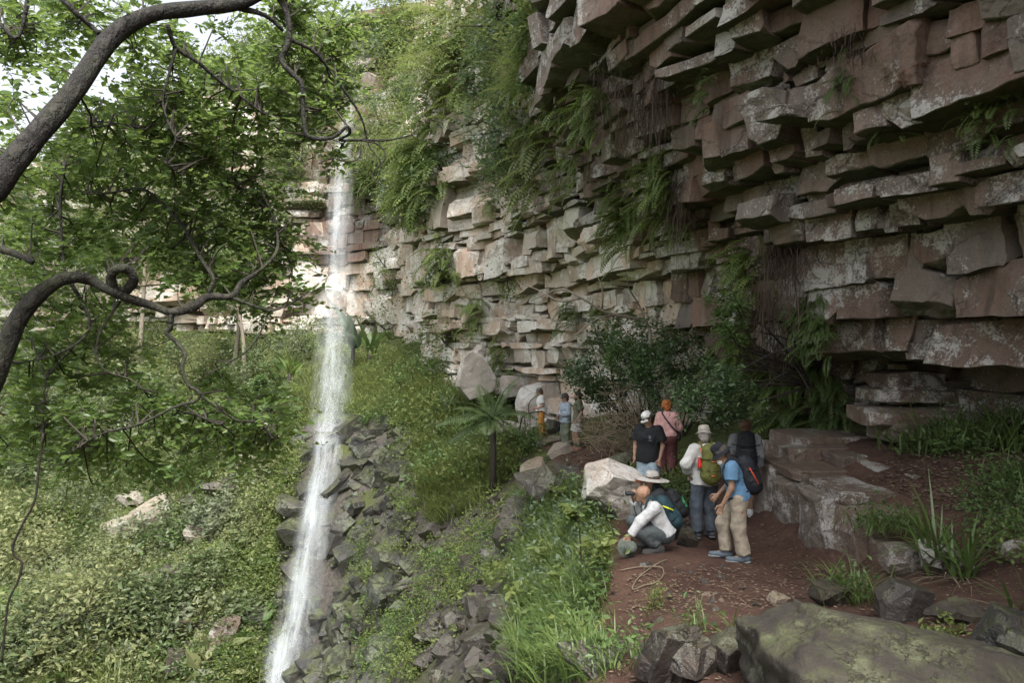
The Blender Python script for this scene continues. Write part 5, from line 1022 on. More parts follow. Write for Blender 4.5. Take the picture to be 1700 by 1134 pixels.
def broadleaf(label, px, py, Y, h, n, mat, seed, name='strelitzia', w=0.16, cat='plant'):
    rg = np.random.default_rng(seed); g = P(px, py, Y); g[2] = HG(g[0], g[1]); root = link(name, None, None, g); tag(root, label, cat); tb = Bag(); tb.add(*tube([[0, 0, -0.2], [0.05, 0, h * 0.4]], [0.12, 0.09], 7)); link('stem', tb.mesh('stem', [M['twig']], True), root)
    for k in range(n):
        p = np.array([[0.03 * k, 0, h * 0.3]]); V, f = blades(p, rg, h * 0.8, h * w, (0.05, 0.7), (0.2, 1.1), 7); link('leaf', make_mesh('leaf', V, f, [M[mat]]), root)
broadleaf('tall blue green wild banana in the spray at the cliff foot', 585, 612, 38, 3.2, 9, 'leaf_grey', 1)
broadleaf('wild banana clump right of the tall one', 612, 618, 37.5, 2.2, 9, 'leaf_mid', 2)
broadleaf('young wild banana leaf on the grass slope', 742, 640, 29, 1.3, 5, 'leaf_grey', 3)
broadleaf('palm-leaved plant at the cliff foot left of the spray', 480, 640, 39, 2.0, 10, 'fern', 4, w=0.08)
def strappy(label, px, py, Y, L, n, seed, w=0.03, mat='strap', z=None, dry=0):
    rg = np.random.default_rng(seed); g = P(px, py, Y); g[2] = HG(g[0], g[1]) - 0.02 if z is None else z; root = link('strap_leaf_plant', None, None, g); tag(root, label, 'plant', 'strap leaved plants')
    for k in range(n):
        V, f = blades(rg.normal(0, 0.05, (1, 3)) * np.array([1, 1, 0.2]), rg, L, w, (0.05, 0.75), (0.3, 1.9), 8); link('leaf', make_mesh('leaf', V, f, [M[mat]], True), root)
    if dry:
        V, f = blades(rg.normal(0, 0.08, (dry, 3)) * np.array([1, 1, 0.1]), rg, L * 0.8, 0.012, (0.8, 1.6), (0.4, 1.2), 5); link('dead_foliage', make_mesh('dead_foliage', V, f, [M['dry']]), root)
strappy('big strappy plant with dry skirt on the right bank', 1555, 905, 7.9, 0.95, 44, 1, 0.042, dry=50)
strappy('second strappy plant drooping right of the big one', 1600, 915, 7.5, 0.75, 36, 2, 0.038, dry=50)
strappy('small strappy plant at the edge of the path near the mossy boulder', 1222, 1035, 6.3, 0.38, 26, 3, 0.024, dry=6)
strappy('strappy leaves at the bottom right edge', 1708, 950, 6.0, 0.5, 14, 4, 0.026, dry=14)
def tuft(label, px, py, L, n, seed, w=0.014, mat='grass_near', spread=0.16, leafy=0, Y=None, z=None):
    rg = np.random.default_rng(seed); g = ground_hit(px, py)[0] if Y is None else P(px, py, Y)
    if z is not None: g[2] = z
    root = link('grass_tuft', None, None, g); tag(root, label, 'grass', 'grass tufts near the ledge'); V, f = blades(rg.normal(0, spread, (n, 3)) * np.array([1, 1, 0.05]), rg, L, w, (0.1, 0.8), (0.5, 1.5), 5); link('foliage', make_mesh('foliage', V, f, [M[mat]]), root)
    p = rg.normal(0, spread, (n, 3)); p[:, 2] = np.abs(p[:, 2]) + L * 0.3; V, f = leaf_cloud(p, rg, 0.07, LEAF2, 0.5, 0.2); link('foliage', make_mesh('foliage', V, f, [M['leaf_mid']]), root)
tuft('tall grass growing up the near end of the ledge', 1412, 1000, 0.5, 120, 1, spread=0.13); tuft('grass spilling over the mossy near corner of the ledge', 1455, 905, 0.36, 110, 2, Y=9.0, z=-2.3); tuft('grass between the ledge and the strappy plant', 1500, 890, 0.34, 110, 3, Y=8.7, z=-2.25)
tuft('bamboo-like leafy stems under the overhang', 1600, 740, 0.75, 170, 4, 0.03, spread=0.28); tuft('tall leafy reeds at the right edge of the shelter', 1690, 745, 0.85, 190, 5, 0.03, spread=0.25); tuft('dense leafy stems left of the reeds in the shelter', 1535, 752, 0.55, 140, 6, 0.026, 'fern_dark', 0.25)
tuft('ferny weeds below the reeds at the right edge', 1690, 800, 0.4, 110, 7, 0.02, 'grass_near', 0.22); tuft('sparse weeds on the soil below the path', 1055, 1095, 0.22, 60, 8, 0.014, 'grass_near', 0.14)
tuft('grass blades beside the flat round slate', 1020, 1110, 0.25, 50, 9, 0.014, 'grass_near', 0.12); tuft('leaning grass left of the small strappy plant', 1150, 1045, 0.3, 30, 10, 0.014, 'grass_near', 0.12)
# ginger-like plants on the bank
def ginger(label, px, py, h, n, seed):
    rg = np.random.default_rng(seed); g = ground_hit(px, py)[0]; root = link('broad_leaf_plant', None, None, g); tag(root, label, 'plant', 'broad leaved plants on the bank')
    for k in range(n):
        a = rg.uniform(0, 6.28); tip = np.array([math.cos(a) * h * 0.35, math.sin(a) * h * 0.35, h]); st = catmull([[0, 0, -.05], tip * np.array([.35, .35, .6]), tip], 4); b = Bag(); b.add(*tube(st, np.linspace(0.008, 0.003, len(st)), 4, False)); link('stem', b.mesh('stem', [M['strap']], True), root)
        p = st[2:]; p = np.repeat(p, 2, 0); V, f = leaf_cloud(p, rg, h * 0.34, LEAF6, 0.75, 0.1, 0.4); link('leaf', make_mesh('leaf', V, f, [M['leaf_light']], True), root)
for k, (px, py, h, n, lab) in enumerate([(905, 960, 0.5, 6, 'broad bright leaves hanging over the dark rubble'), (860, 1030, 0.5, 6, 'drooping broad leaf stems above the lower rubble'), (985, 830, 0.45, 6, 'leafy stems left of the pale pink boulder'), (955, 900, 0.6, 6, 'broad leaf stems in the middle of the bank grass'),
    (940, 1010, 0.5, 7, 'large soft leaves low on the bank'), (990, 960, 0.45, 5, 'leaf stems at the path edge of the bank'), (930, 850, 0.5, 6, 'leafy stems under the wet brown slab'), (960, 1090, 0.35, 5, 'pale heart shaped leaves above the flat round slate')]): ginger(lab, px, py, h, n, 60 + k)
b = Bag(); g = ground_hit(962, 1000)[0]; b.add(*tube(catmull([[0, 0, -0.05], [0.02, 0, 0.6], [-0.02, 0, 1.2], [0.0, 0, 1.65]], 4), np.linspace(0.012, 0.004, 13), 4)); o = link('sapling', None, None, g); tag(o, 'single thin bare sapling standing in the bank grass', 'sapling'); link('stem', b.mesh('stem', [M['twig']], True), o)
_sr = np.random.default_rng(5); V, f = leaf_cloud(np.stack([_sr.normal(0, .1, 40), _sr.normal(0, .1, 40), _sr.uniform(0.9, 1.7, 40)], 1), _sr, 0.09, LEAF2); link('foliage', make_mesh('foliage', V, f, [M['leaf_mid']]), o)
def vine(label, pts3, r, mat='dry', name='vine', cat='vine'):
    o = np.array(pts3[0]); b = Bag(); p = catmull(np.array(pts3) - o, 5); b.add(*tube(p, r, 5)); return tag(link(name, b.mesh(name, [M[mat]], True), None, o), label, cat)
gg = ground_hit(np.array([1030, 1060, 1085, 1100, 1100, 1088, 1070, 1050, 1060, 1090, 1108]), np.array([952, 946, 946, 950, 962, 972, 980, 985, 965, 942, 934])); vine('pale dry vine coiled on the path below the crouching man', gg + np.array([0, 0, 0.03]), 0.009)
gg = ground_hit(np.array([700, 740, 770, 800, 830]), np.array([955, 925, 915, 895, 870])); vine('long dry reed lying across the rubble', gg + np.array([0, 0, 0.25]), 0.018)
gg = ground_hit(np.array([800, 840, 870, 900]), np.array([1130, 1105, 1090, 1070])); vine('bare twig leaning at the bottom of the rubble', gg + np.array([0, 0, 0.12]), 0.012)
# ------------------------------------------------------------------ the leaning tree
tr = link('leaning_tree', None, None, (-3.9, 3.6, HG(-3.9, 3.6) - 0.2)); to = np.array(tr.location); tag(tr, 'dark leaning tree with twisting limbs framing the left side', 'tree')
LIMB = []
def limb(name, rows, mat='bark', sides=8, wob=0.1, root_pts=None):
    """rows: px, py, width px, depth"""
    pts = [P(x, y, d) for x, y, w, d in rows]; rad = [w / 2 / F * d * (0.47 if w > 25 else 0.72) for x, y, w, d in rows]
    if root_pts: pts = [np.array(p) for p, r in root_pts] + pts; rad = [r for p, r in root_pts] + rad
    pts = catmull(pts, 5); rad = np.interp(np.linspace(0, 1, len(pts)), np.linspace(0, 1, len(rad)), rad); LIMB.append(pts); b = Bag()
    V, f = tube(pts - to, rad, sides, True, wob, len(LIMB)); b.add(V, f); return link(name, b.mesh(name, [M[mat]], True), tr)
limb('trunk', [(-70, 420, 104, 4.4), (0, 300, 92, 4.5), (60, 225, 80, 4.6), (130, 140, 72, 4.8), (185, 62, 62, 5.0), (250, 24, 56, 5.1), (320, 14, 50, 5.2), (400, 4, 42, 5.3), (460, -30, 34, 5.4), (520, -80, 26, 5.6)], 'bark', 12, 0.12, [((-3.9, 3.6, to[2]), 0.24), ((-3.75, 4.1, -1.8), 0.18)])
limb('trunk', [(-60, 740, 86, 5.0), (-15, 640, 76, 5.0), (15, 560, 66, 5.05), (45, 510, 58, 5.1), (85, 472, 52, 5.15), (122, 460, 42, 5.2), (150, 465, 37, 5.3), (180, 482, 33, 5.3), (215, 496, 30, 5.4), (255, 508, 27, 5.5), (285, 518, 26, 5.5), (320, 510, 22, 5.55), (345, 493, 19, 5.6), (385, 492, 15, 5.6), (400, 470, 12, 5.7), (430, 450, 9, 5.75), (458, 420, 8, 5.8), (460, 385, 6, 5.9), (445, 340, 4, 6.0)], 'bark_moss', 10, 0.14, [((-3.6, 3.8, to[2] + 0.1), 0.2), ((-3.7, 4.6, -1.9), 0.18)])
for rows in [
    [(285, 518, 14, 5.5), (282, 545, 12, 5.5), (276, 553, 11, 5.5), (295, 570, 10, 5.5), (307, 590, 9, 5.45), (302, 612, 9, 5.4), (312, 638, 8, 5.4), (331, 652, 8, 5.4), (325, 666, 7, 5.4), (290, 676, 6, 5.3), (230, 705, 5, 5.2), (165, 722, 4, 5.1), (120, 750, 3, 5.0)],
    [(330, 655, 6, 5.4), (370, 685, 5, 5.5), (400, 700, 5, 5.5), (430, 702, 4, 5.6), (452, 728, 3, 5.6)], [(305, 672, 5, 5.4), (330, 690, 5, 5.3), (362, 704, 4, 5.3), (375, 700, 3, 5.3)],
    [(348, 490, 11, 5.6), (354, 462, 10, 5.6), (338, 436, 9, 5.7), (320, 405, 9, 5.8), (300, 370, 8, 5.9), (270, 340, 7, 6.0), (237, 314, 7, 6.0), (180, 320, 4, 6.1), (135, 322, 3, 6.1)],
    [(385, 494, 8, 5.6), (430, 511, 6, 5.6), (452, 516, 5, 5.7), (490, 500, 4, 5.8), (530, 470, 2.5, 5.9)], [(447, 516, 5, 5.7), (432, 552, 4.5, 5.6), (410, 582, 4, 5.5), (380, 602, 3.5, 5.5), (345, 622, 2.5, 5.4)],
    [(190, 484, 24, 5.35), (184, 460, 23, 5.3), (196, 446, 22, 5.25), (214, 449, 22, 5.3), (222, 466, 22, 5.35), (206, 486, 22, 5.4)], [(-30, 408, 30, 5.6), (10, 416, 30, 5.6), (40, 428, 26, 5.6), (56, 436, 14, 5.6)],
    [(440, -40, 22, 5.4), (466, 0, 15, 5.5), (478, 28, 14, 5.5), (480, 66, 13, 5.5), (468, 100, 13, 5.5), (488, 124, 12, 5.5), (501, 140, 11, 5.5), (503, 175, 10, 5.5), (506, 212, 10, 5.5), (516, 228, 10, 5.5), (552, 228, 9, 5.5), (576, 210, 8, 5.5), (580, 222, 7, 5.55), (564, 232, 7, 5.6), (600, 232, 6, 5.7), (645, 232, 4, 5.8), (690, 222, 3, 6.0)],
    [(480, 64, 9, 5.5), (520, 84, 8, 5.6), (545, 112, 7, 5.7), (572, 150, 6, 5.8), (600, 195, 5, 5.9), (612, 240, 3.5, 6.0), (632, 270, 3, 6.0), (625, 300, 2, 6.0)], [(600, 233, 4, 5.7), (628, 240, 4, 5.7), (640, 262, 3, 5.7), (618, 290, 3, 5.7), (640, 312, 2, 5.7)],
    [(278, 40, 11, 5.1), (292, 78, 10, 5.2), (330, 104, 9, 5.3), (365, 134, 7, 5.4), (400, 160, 5, 5.5), (440, 190, 3.5, 5.6)], [(292, 80, 7, 5.2), (280, 125, 6, 5.2), (270, 165, 5, 5.2), (280, 205, 4.5, 5.2), (292, 232, 4, 5.2), (276, 265, 3, 5.2), (300, 290, 2.5, 5.3)],
    [(390, 10, 16, 5.3), (440, 25, 10, 5.4), (470, 50, 8, 5.5)], [(90, -20, 14, 4.9), (120, 15, 13, 4.9), (150, 42, 12, 5.0), (165, 55, 12, 5.0)], [(48, -20, 9, 5.6), (38, 40, 8, 5.6), (25, 62, 8, 5.6), (-10, 30, 7, 5.6)],
    [(130, 155, 6, 4.8), (150, 190, 5, 5.0), (155, 210, 4, 5.1), (200, 205, 3, 5.2), (240, 215, 2, 5.3)], [(110, 262, 6, 5.8), (100, 330, 6, 5.8), (103, 400, 6, 5.8), (108, 455, 6, 5.7)], [(385, 300, 4, 6.1), (430, 335, 5, 6.1), (455, 360, 5, 6.0), (460, 390, 5, 5.9)],
    [(118, 470, 10, 5.3), (135, 500, 9, 5.3), (148, 530, 8, 5.3), (140, 560, 5, 5.3), (90, 590, 4, 5.2), (20, 605, 3, 5.2)], [(200, 500, 6, 5.4), (170, 545, 6, 5.4), (160, 585, 5, 5.4), (175, 615, 4, 5.4), (215, 630, 3, 5.4), (240, 650, 2, 5.4)], [(150, 545, 4, 5.3), (100, 600, 4, 5.3), (75, 640, 3, 5.3), (72, 720, 3, 5.3)]]: limb('branch', rows, 'bark' if rows[0][1] < 300 else 'bark_moss', 6, 0.1)
vine('long thin dead vine hanging down the left edge', [P(x, y, 5.2) for x, y in [(72, 720), (64, 780), (58, 830), (38, 870), (22, 905), (24, 922), (36, 935), (30, 965), (14, 1000), (8, 1050), (3, 1100)]], 0.008, 'twig')
vine('dead twig hanging from the upper branch before the falls', [P(x, y, 5.7) for x, y in [(600, 235), (596, 262), (575, 268), (552, 262), (535, 268)]], 0.006, 'twig')
allp = np.concatenate(LIMB); rg = np.random.default_rng(13)
A = [(-20, -10), (555, -10), (600, 60), (560, 215), (500, 240), (450, 250), (450, 300), (500, 360), (505, 430), (480, 530), (430, 550), (380, 500), (300, 480), (180, 440), (-20, 500)]
Bp = [(-20, 500), (130, 470), (235, 530), (215, 640), (285, 700), (260, 780), (140, 800), (60, 760), (-20, 790)]; Cp = [(280, 650), (430, 630), (490, 690), (470, 755), (380, 790), (290, 765)]; Dp = [(530, 210), (640, 200), (640, 260), (590, 300), (540, 260)]
holes = [(40, 150, 62, .4), (85, 105, 42, .45), (285, 88, 42, .3), (178, 165, 40, .1), (400, 55, 28, .2), (330, 560, 60, .1), (250, 590, 40, .3), (200, 130, 30, .25), (10, 370, 50, .5), (450, 150, 30, .4), (360, 80, 26, .3), (180, 20, 30, .3), (470, 570, 40, 0.0), (530, 20, 30, .5)]
cl = []; TRK = np.concatenate([np.stack(proj(LIMB[0]), 1), np.stack(proj(LIMB[1][:40]), 1)])
for poly, sp, w in ((A, 27.5, 1.0), (Bp, 33, 1.0), (Cp, 32, 1.0), (Dp, 42, .5)):
    Pp = np.array(poly, float)
    for gx in np.arange(Pp[:, 0].min(), Pp[:, 0].max(), sp):
        for gy in np.arange(Pp[:, 1].min(), Pp[:, 1].max(), sp):
            px, py = gx + rg.uniform(-.5, .5) * sp, gy + rg.uniform(-.5, .5) * sp; keep = 0.93 * w
            if not in_poly(np.array([px]), np.array([py]), poly)[0]: continue
            for hx, hy, hr, kp in holes:
                if math.hypot(px - hx, py - hy) < hr: keep = min(keep, kp)
            if np.min(np.hypot(TRK[:, 0] - px, TRK[:, 1] - py)) < 34: keep *= 0.15
            if rg.random() < keep: cl.append((px, py))
twb = Bag(); lfb = Bag(); LP = []; LD = []
for px, py in cl:
    d = np.hypot(*(np.array(proj(allp)) - np.array([[px], [py]]))); k = np.argmin(d + rg.uniform(0, 60, len(d))); a = allp[k]; dep = np.clip(a[1] + 0.12 + abs(rg.normal(0.1, 0.7)), 4.6, 8.0); c = P(px, py, dep); ax = unit(c - a)
    m = (a + c) / 2 + rg.normal(0, 0.06, 3) + np.array([0, 0, 0.05]); st = catmull([a, m, c], 4); twb.add(*tube(st - to, np.linspace(0.008, 0.0035, len(st)), 4, False))
    for j in range(rg.integers(6, 10)):
        s0 = st[rg.integers(len(st) // 2, len(st))]; dd = unit(ax * 0.7 + rg.normal(0, 0.65, 3) * np.array([1, 1, .6])); Lt = rg.uniform(0.14, 0.36); tl = np.linspace(0.15, 1, 10)[:, None]; q = s0 + dd * Lt * tl - np.array([0, 0, 0.05]) * tl ** 2
        twb.add(*tube(q[::4] - to, 0.0022, 3, False)); LP.append(q); sd = unit(np.cross(dd, [0, 0, 1.0]) + 1e-6); sg = np.where(np.arange(10) % 2, 1, -1)[:, None]; LD.append(unit(dd * 0.55 + sd * sg * 0.9 + rg.normal(0, 0.3, (10, 3))))
LP = np.concatenate(LP); LD = np.concatenate(LD); n = len(LP); V, f = scatter(LEAF6[0] * np.array([1.15, 1, 1]), LEAF6[1], LP - to, frames(LD, unit(rg.normal(0, 0.95, (n, 3)) + np.array([0, -0.25, 0.9]))), 0.060 * rg.uniform(0.55, 1.35, n))
link('crown', make_mesh('crown', V, f, [M['leaf_dark']]), tr); link('twig', twb.mesh('twig', [M['twig']]), tr)
LP = []; LD = []; tw2 = Bag()
for px, py in cl:
    if rg.random() < 0.4: continue
    px += rg.normal(0, 18); py += rg.normal(0, 18); k = np.argmin(np.hypot(*(np.array(proj(allp)) - np.array([[px], [py]]))) + rg.uniform(0, 90, len(allp))); a = allp[k]; c = P(px, py, a[1] + rg.uniform(1.0, 2.8))
    st = catmull([a, (a + c) / 2 + rg.normal(0, 0.12, 3), c], 4); tw2.add(*tube(st - to, np.linspace(0.007, 0.003, len(st)), 3, False))
    for j in range(7):
        dd = unit(rg.normal(0, 1, 3) * np.array([1, 1, .5])); Lt = rg.uniform(0.2, 0.5); tl = np.linspace(0.1, 1, 10)[:, None]; q = c + dd * Lt * tl - np.array([0, 0, 0.05]) * tl ** 2; LP.append(q); sd = unit(np.cross(dd, [0, 0, 1.0]) + 1e-6); LD.append(unit(dd * 0.55 + sd * np.where(np.arange(10) % 2, 1, -1)[:, None] * 0.9 + rg.normal(0, 0.3, (10, 3))))
LP = np.concatenate(LP); LD = np.concatenate(LD); n = len(LP); V, f = scatter(LEAF6[0] * np.array([1.15, 1, 1]), LEAF6[1], LP - to, frames(LD, unit(rg.normal(0, 0.95, (n, 3)) + np.array([0, -0.25, 0.9]))), 0.066 * rg.uniform(0.55, 1.35, n))
link('crown', make_mesh('crown', V, f, [M['crown_back']]), tr); link('twig', tw2.mesh('twig', [M['twig']]), tr); print('tree leaves', n)
# ------------------------------------------------------------------ people: smooth bodies from blended limbs
def surface_nets(D, o, h):
    S = D < 0; c = np.zeros(tuple(k - 1 for k in D.shape), np.int8); sl = (slice(None, -1), slice(1, None)); cor = [(a, b, e) for a in (0, 1) for b in (0, 1) for e in (0, 1)]
    for a, b, e in cor: c += S[sl[a], sl[b], sl[e]]
    m = (c > 0) & (c < 8); ci = np.argwhere(m); idx = np.full(m.shape, -1); idx[m] = np.arange(len(ci)); acc = np.zeros((len(ci), 3)); w = np.zeros(len(ci))
    for a in cor:
        for ax in range(3):
            if a[ax]: continue
            b = list(a); b[ax] = 1; va = D[tuple((ci + a).T)]; vb = D[tuple((ci + b).T)]; x = (va < 0) != (vb < 0); t = va[x] / (va[x] - vb[x]); q = np.tile(np.array(a, float), (x.sum(), 1)); q[:, ax] += t; acc[x] += q; w[x] += 1
    V = np.asarray(o) + (ci + acc / np.maximum(w, 1)[:, None]) * h; Fs = []
    for ax in range(3):
        u, v = (ax + 1) % 3, (ax + 2) % 3; n = [slice(None)] * 3; n2 = [slice(None)] * 3; n[ax] = slice(None, -1); n2[ax] = slice(1, None)
        ch = S[tuple(n)] != S[tuple(n2)]; e = np.argwhere(ch); e = e[(e[:, u] > 0) & (e[:, v] > 0) & (e[:, u] < D.shape[u] - 1) & (e[:, v] < D.shape[v] - 1)]
        if not len(e): continue
        du = np.zeros(3, int); du[u] = 1; dv = np.zeros(3, int); dv[v] = 1; q = np.stack([idx[tuple((e - du - dv).T)], idx[tuple((e - dv).T)], idx[tuple(e.T)], idx[tuple((e - du).T)]], 1); fl = ~S[tuple(e.T)]; q[fl] = q[fl][:, ::-1]; Fs.append(q)
    return V, np.concatenate(Fs)
def rc(a, b, r1, r2, k=0.03, cut=None, sq=None):
    """tapered capsule from a to b; cut = list of (point, normal): keep the side behind the plane"""
    return dict(a=np.array(a, float), b=np.array(b, float), r1=r1, r2=r2, k=k, cut=cut or [], sq=sq)
def sdf_mesh(prims, h=0.013, fold=0.0, fscale=14, seed=0, grow=0.0):
    A = np.array([np.minimum(p['a'], p['b']) - max(p['r1'], p['r2']) for p in prims]).min(0) - 0.06; B = np.array([np.maximum(p['a'], p['b']) + max(p['r1'], p['r2']) for p in prims]).max(0) + 0.06
    n = np.ceil((B - A) / h).astype(int) + 1; ax = [A[i] + np.arange(n[i]) * h for i in range(3)]; D = np.full(tuple(n), 0.2)
    for p in prims:
        mr = max(p['r1'], p['r2']) + grow + 0.09; lo = np.maximum(((np.minimum(p['a'], p['b']) - mr - A) / h).astype(int), 0); hi = np.minimum(((np.maximum(p['a'], p['b']) + mr - A) / h).astype(int) + 2, n); s = tuple(slice(lo[i], hi[i]) for i in range(3))
        G = np.stack(np.meshgrid(*[ax[i][s[i]] for i in range(3)], indexing='ij'), -1); q = G
        if p['sq'] is not None:            # flattened limb: distances shrunk along one direction
            d_, f_ = p['sq']; d_ = unit(np.array(d_, float)); rel = G - p['a']; q = p['a'] + rel + d_ * ((rel @ d_) * (1 / f_ - 1))[..., None]
        ab = p['b'] - p['a']; L2 = max(ab @ ab, 1e-9); t = np.clip(((q - p['a']) @ ab) / L2, 0, 1); d = np.linalg.norm(q - p['a'] - t[..., None] * ab, axis=-1) - (p['r1'] + (p['r2'] - p['r1']) * t) - grow
        for c, nn in p['cut']: d = np.maximum(d, (G - np.array(c)) @ unit(np.array(nn, float)))
        k = p['k']; o = D[s]; hh = np.clip(0.5 + 0.5 * (o - d) / k, 0, 1); D[s] = o * (1 - hh) + d * hh - k * hh * (1 - hh)
    if fold:
        G = np.stack(np.meshgrid(*ax, indexing='ij'), -1); near = np.abs(D) < 0.05; gn = G[near]; D[near] += fold * (0.6 * fbm(gn * np.array([fscale, fscale, fscale * 0.6]), 3, seed) + 0.45 * (np.abs(fbm(gn * np.array([fscale * .55, fscale * .55, fscale * 1.1]) + 7, 2, seed + 3)) - 0.15))
    return surface_nets(D, A, h)
SKIN = {}
def skin(tone):
    if tone not in SKIN: SKIN[tone] = plain_mat('skin', tuple(c * 0.78 for c in tone), 0.5, 0.2, 22, 0.2)
    return SKIN[tone]
_cloth = {}
def cloth(col, rough=0.85, name='cloth'):
    if (col, name) not in _cloth: _cloth[(col, name)] = plain_mat(name, col, rough, 0.22, 11, 0.6)
    return _cloth[(col, name)]
STAND = dict(pel=(0, 0, .95), chest=(0, 0.0, 1.27), neck=(0, -.005, 1.46), head=(0, .025, 1.60), sl=(-.185, -.01, 1.405), sr=(.185, -.01, 1.405), el=(-.25, -.03, 1.13), er=(.25, -.03, 1.13), wl=(-.26, .06, .89), wr=(.26, .06, .89),
    hl=(-.095, 0, .93), hr=(.095, 0, .93), kl=(-.10, .03, .50), kr=(.10, .03, .50), al=(-.10, -.02, .09), ar=(.10, -.02, .09), tl=(-.12, .15, .04), tr=(.12, .15, .04))
def hand_mesh(w, d, side, curl, thumb_in):
    """five bent fingers on a palm; d: direction the hand points, side: towards the thumb, curl: 0 flat .. 1 fist"""
    d = unit(np.array(d, float)); s = np.array(side, float); s = unit(s - d * (s @ d)); nrm = np.cross(s, d) * thumb_in; w = np.array(w, float)
    pr = [rc(w - d * 0.03, w + d * 0.02, 0.026, 0.026, 0.015), rc(w + d * 0.01 + s * 0.018, w + d * 0.082 + s * 0.024, 0.019, 0.014, 0.012), rc(w + d * 0.01 - s * 0.012, w + d * 0.078 - s * 0.024, 0.019, 0.013, 0.012), rc(w + d * 0.01, w + d * 0.084, 0.02, 0.014, 0.012)]
    for k, (off, l) in enumerate(((0.031, .070), (0.011, .080), (-0.010, .074), (-0.030, .058))):
        p = w + d * 0.082 + s * off; dd = d; a = 0
        for j, fr in enumerate((0.44, 0.32, 0.24)):
            a += curl * (0.75, 1.0, 0.7)[j] + 0.08; q = p + (d * math.cos(a) + nrm * math.sin(a)) * l * fr; pr.append(rc(p, q, 0.0092 - j * .0008, 0.0085 - j * .0008, 0.004)); p = q
    t0 = w + d * 0.02 + s * 0.026; t1 = t0 + unit(s * 0.75 + d * 0.6 + nrm * 0.35 * curl) * 0.042; t2 = t1 + unit(s * (0.35 - 0.5 * curl) + d * 0.9 + nrm * 0.7 * curl) * 0.034; t3 = t2 + unit(s * (0.1 - 0.7 * curl) + d + nrm * 0.8 * curl) * 0.024
    pr += [rc(t0, t1, 0.015, 0.011, 0.01), rc(t1, t2, 0.0105, 0.0095, 0.004), rc(t2, t3, 0.0095, 0.008, 0.004)]
    return sdf_mesh(pr, 0.0068)
def lathe(profile, sides=24, axes=(1, 1), arc=None, warp=None):
    pr = np.array(profile, float); a = np.linspace(0, 2 * math.pi, sides, endpoint=False); V = np.stack([pr[:, None, 0] * np.cos(a) * axes[0], pr[:, None, 0] * np.sin(a) * axes[1], np.repeat(pr[:, None, 1], sides, 1)], -1)
    if warp is not None: V = warp(V)
    V = V.reshape(-1, 3); n = len(pr); i = np.arange(n - 1)[:, None] * sides; j = np.arange(sides)[None]; return V, [np.stack([i + j, i + (j + 1) % sides, i + sides + (j + 1) % sides, i + sides + j], 2).reshape(-1, 4)]
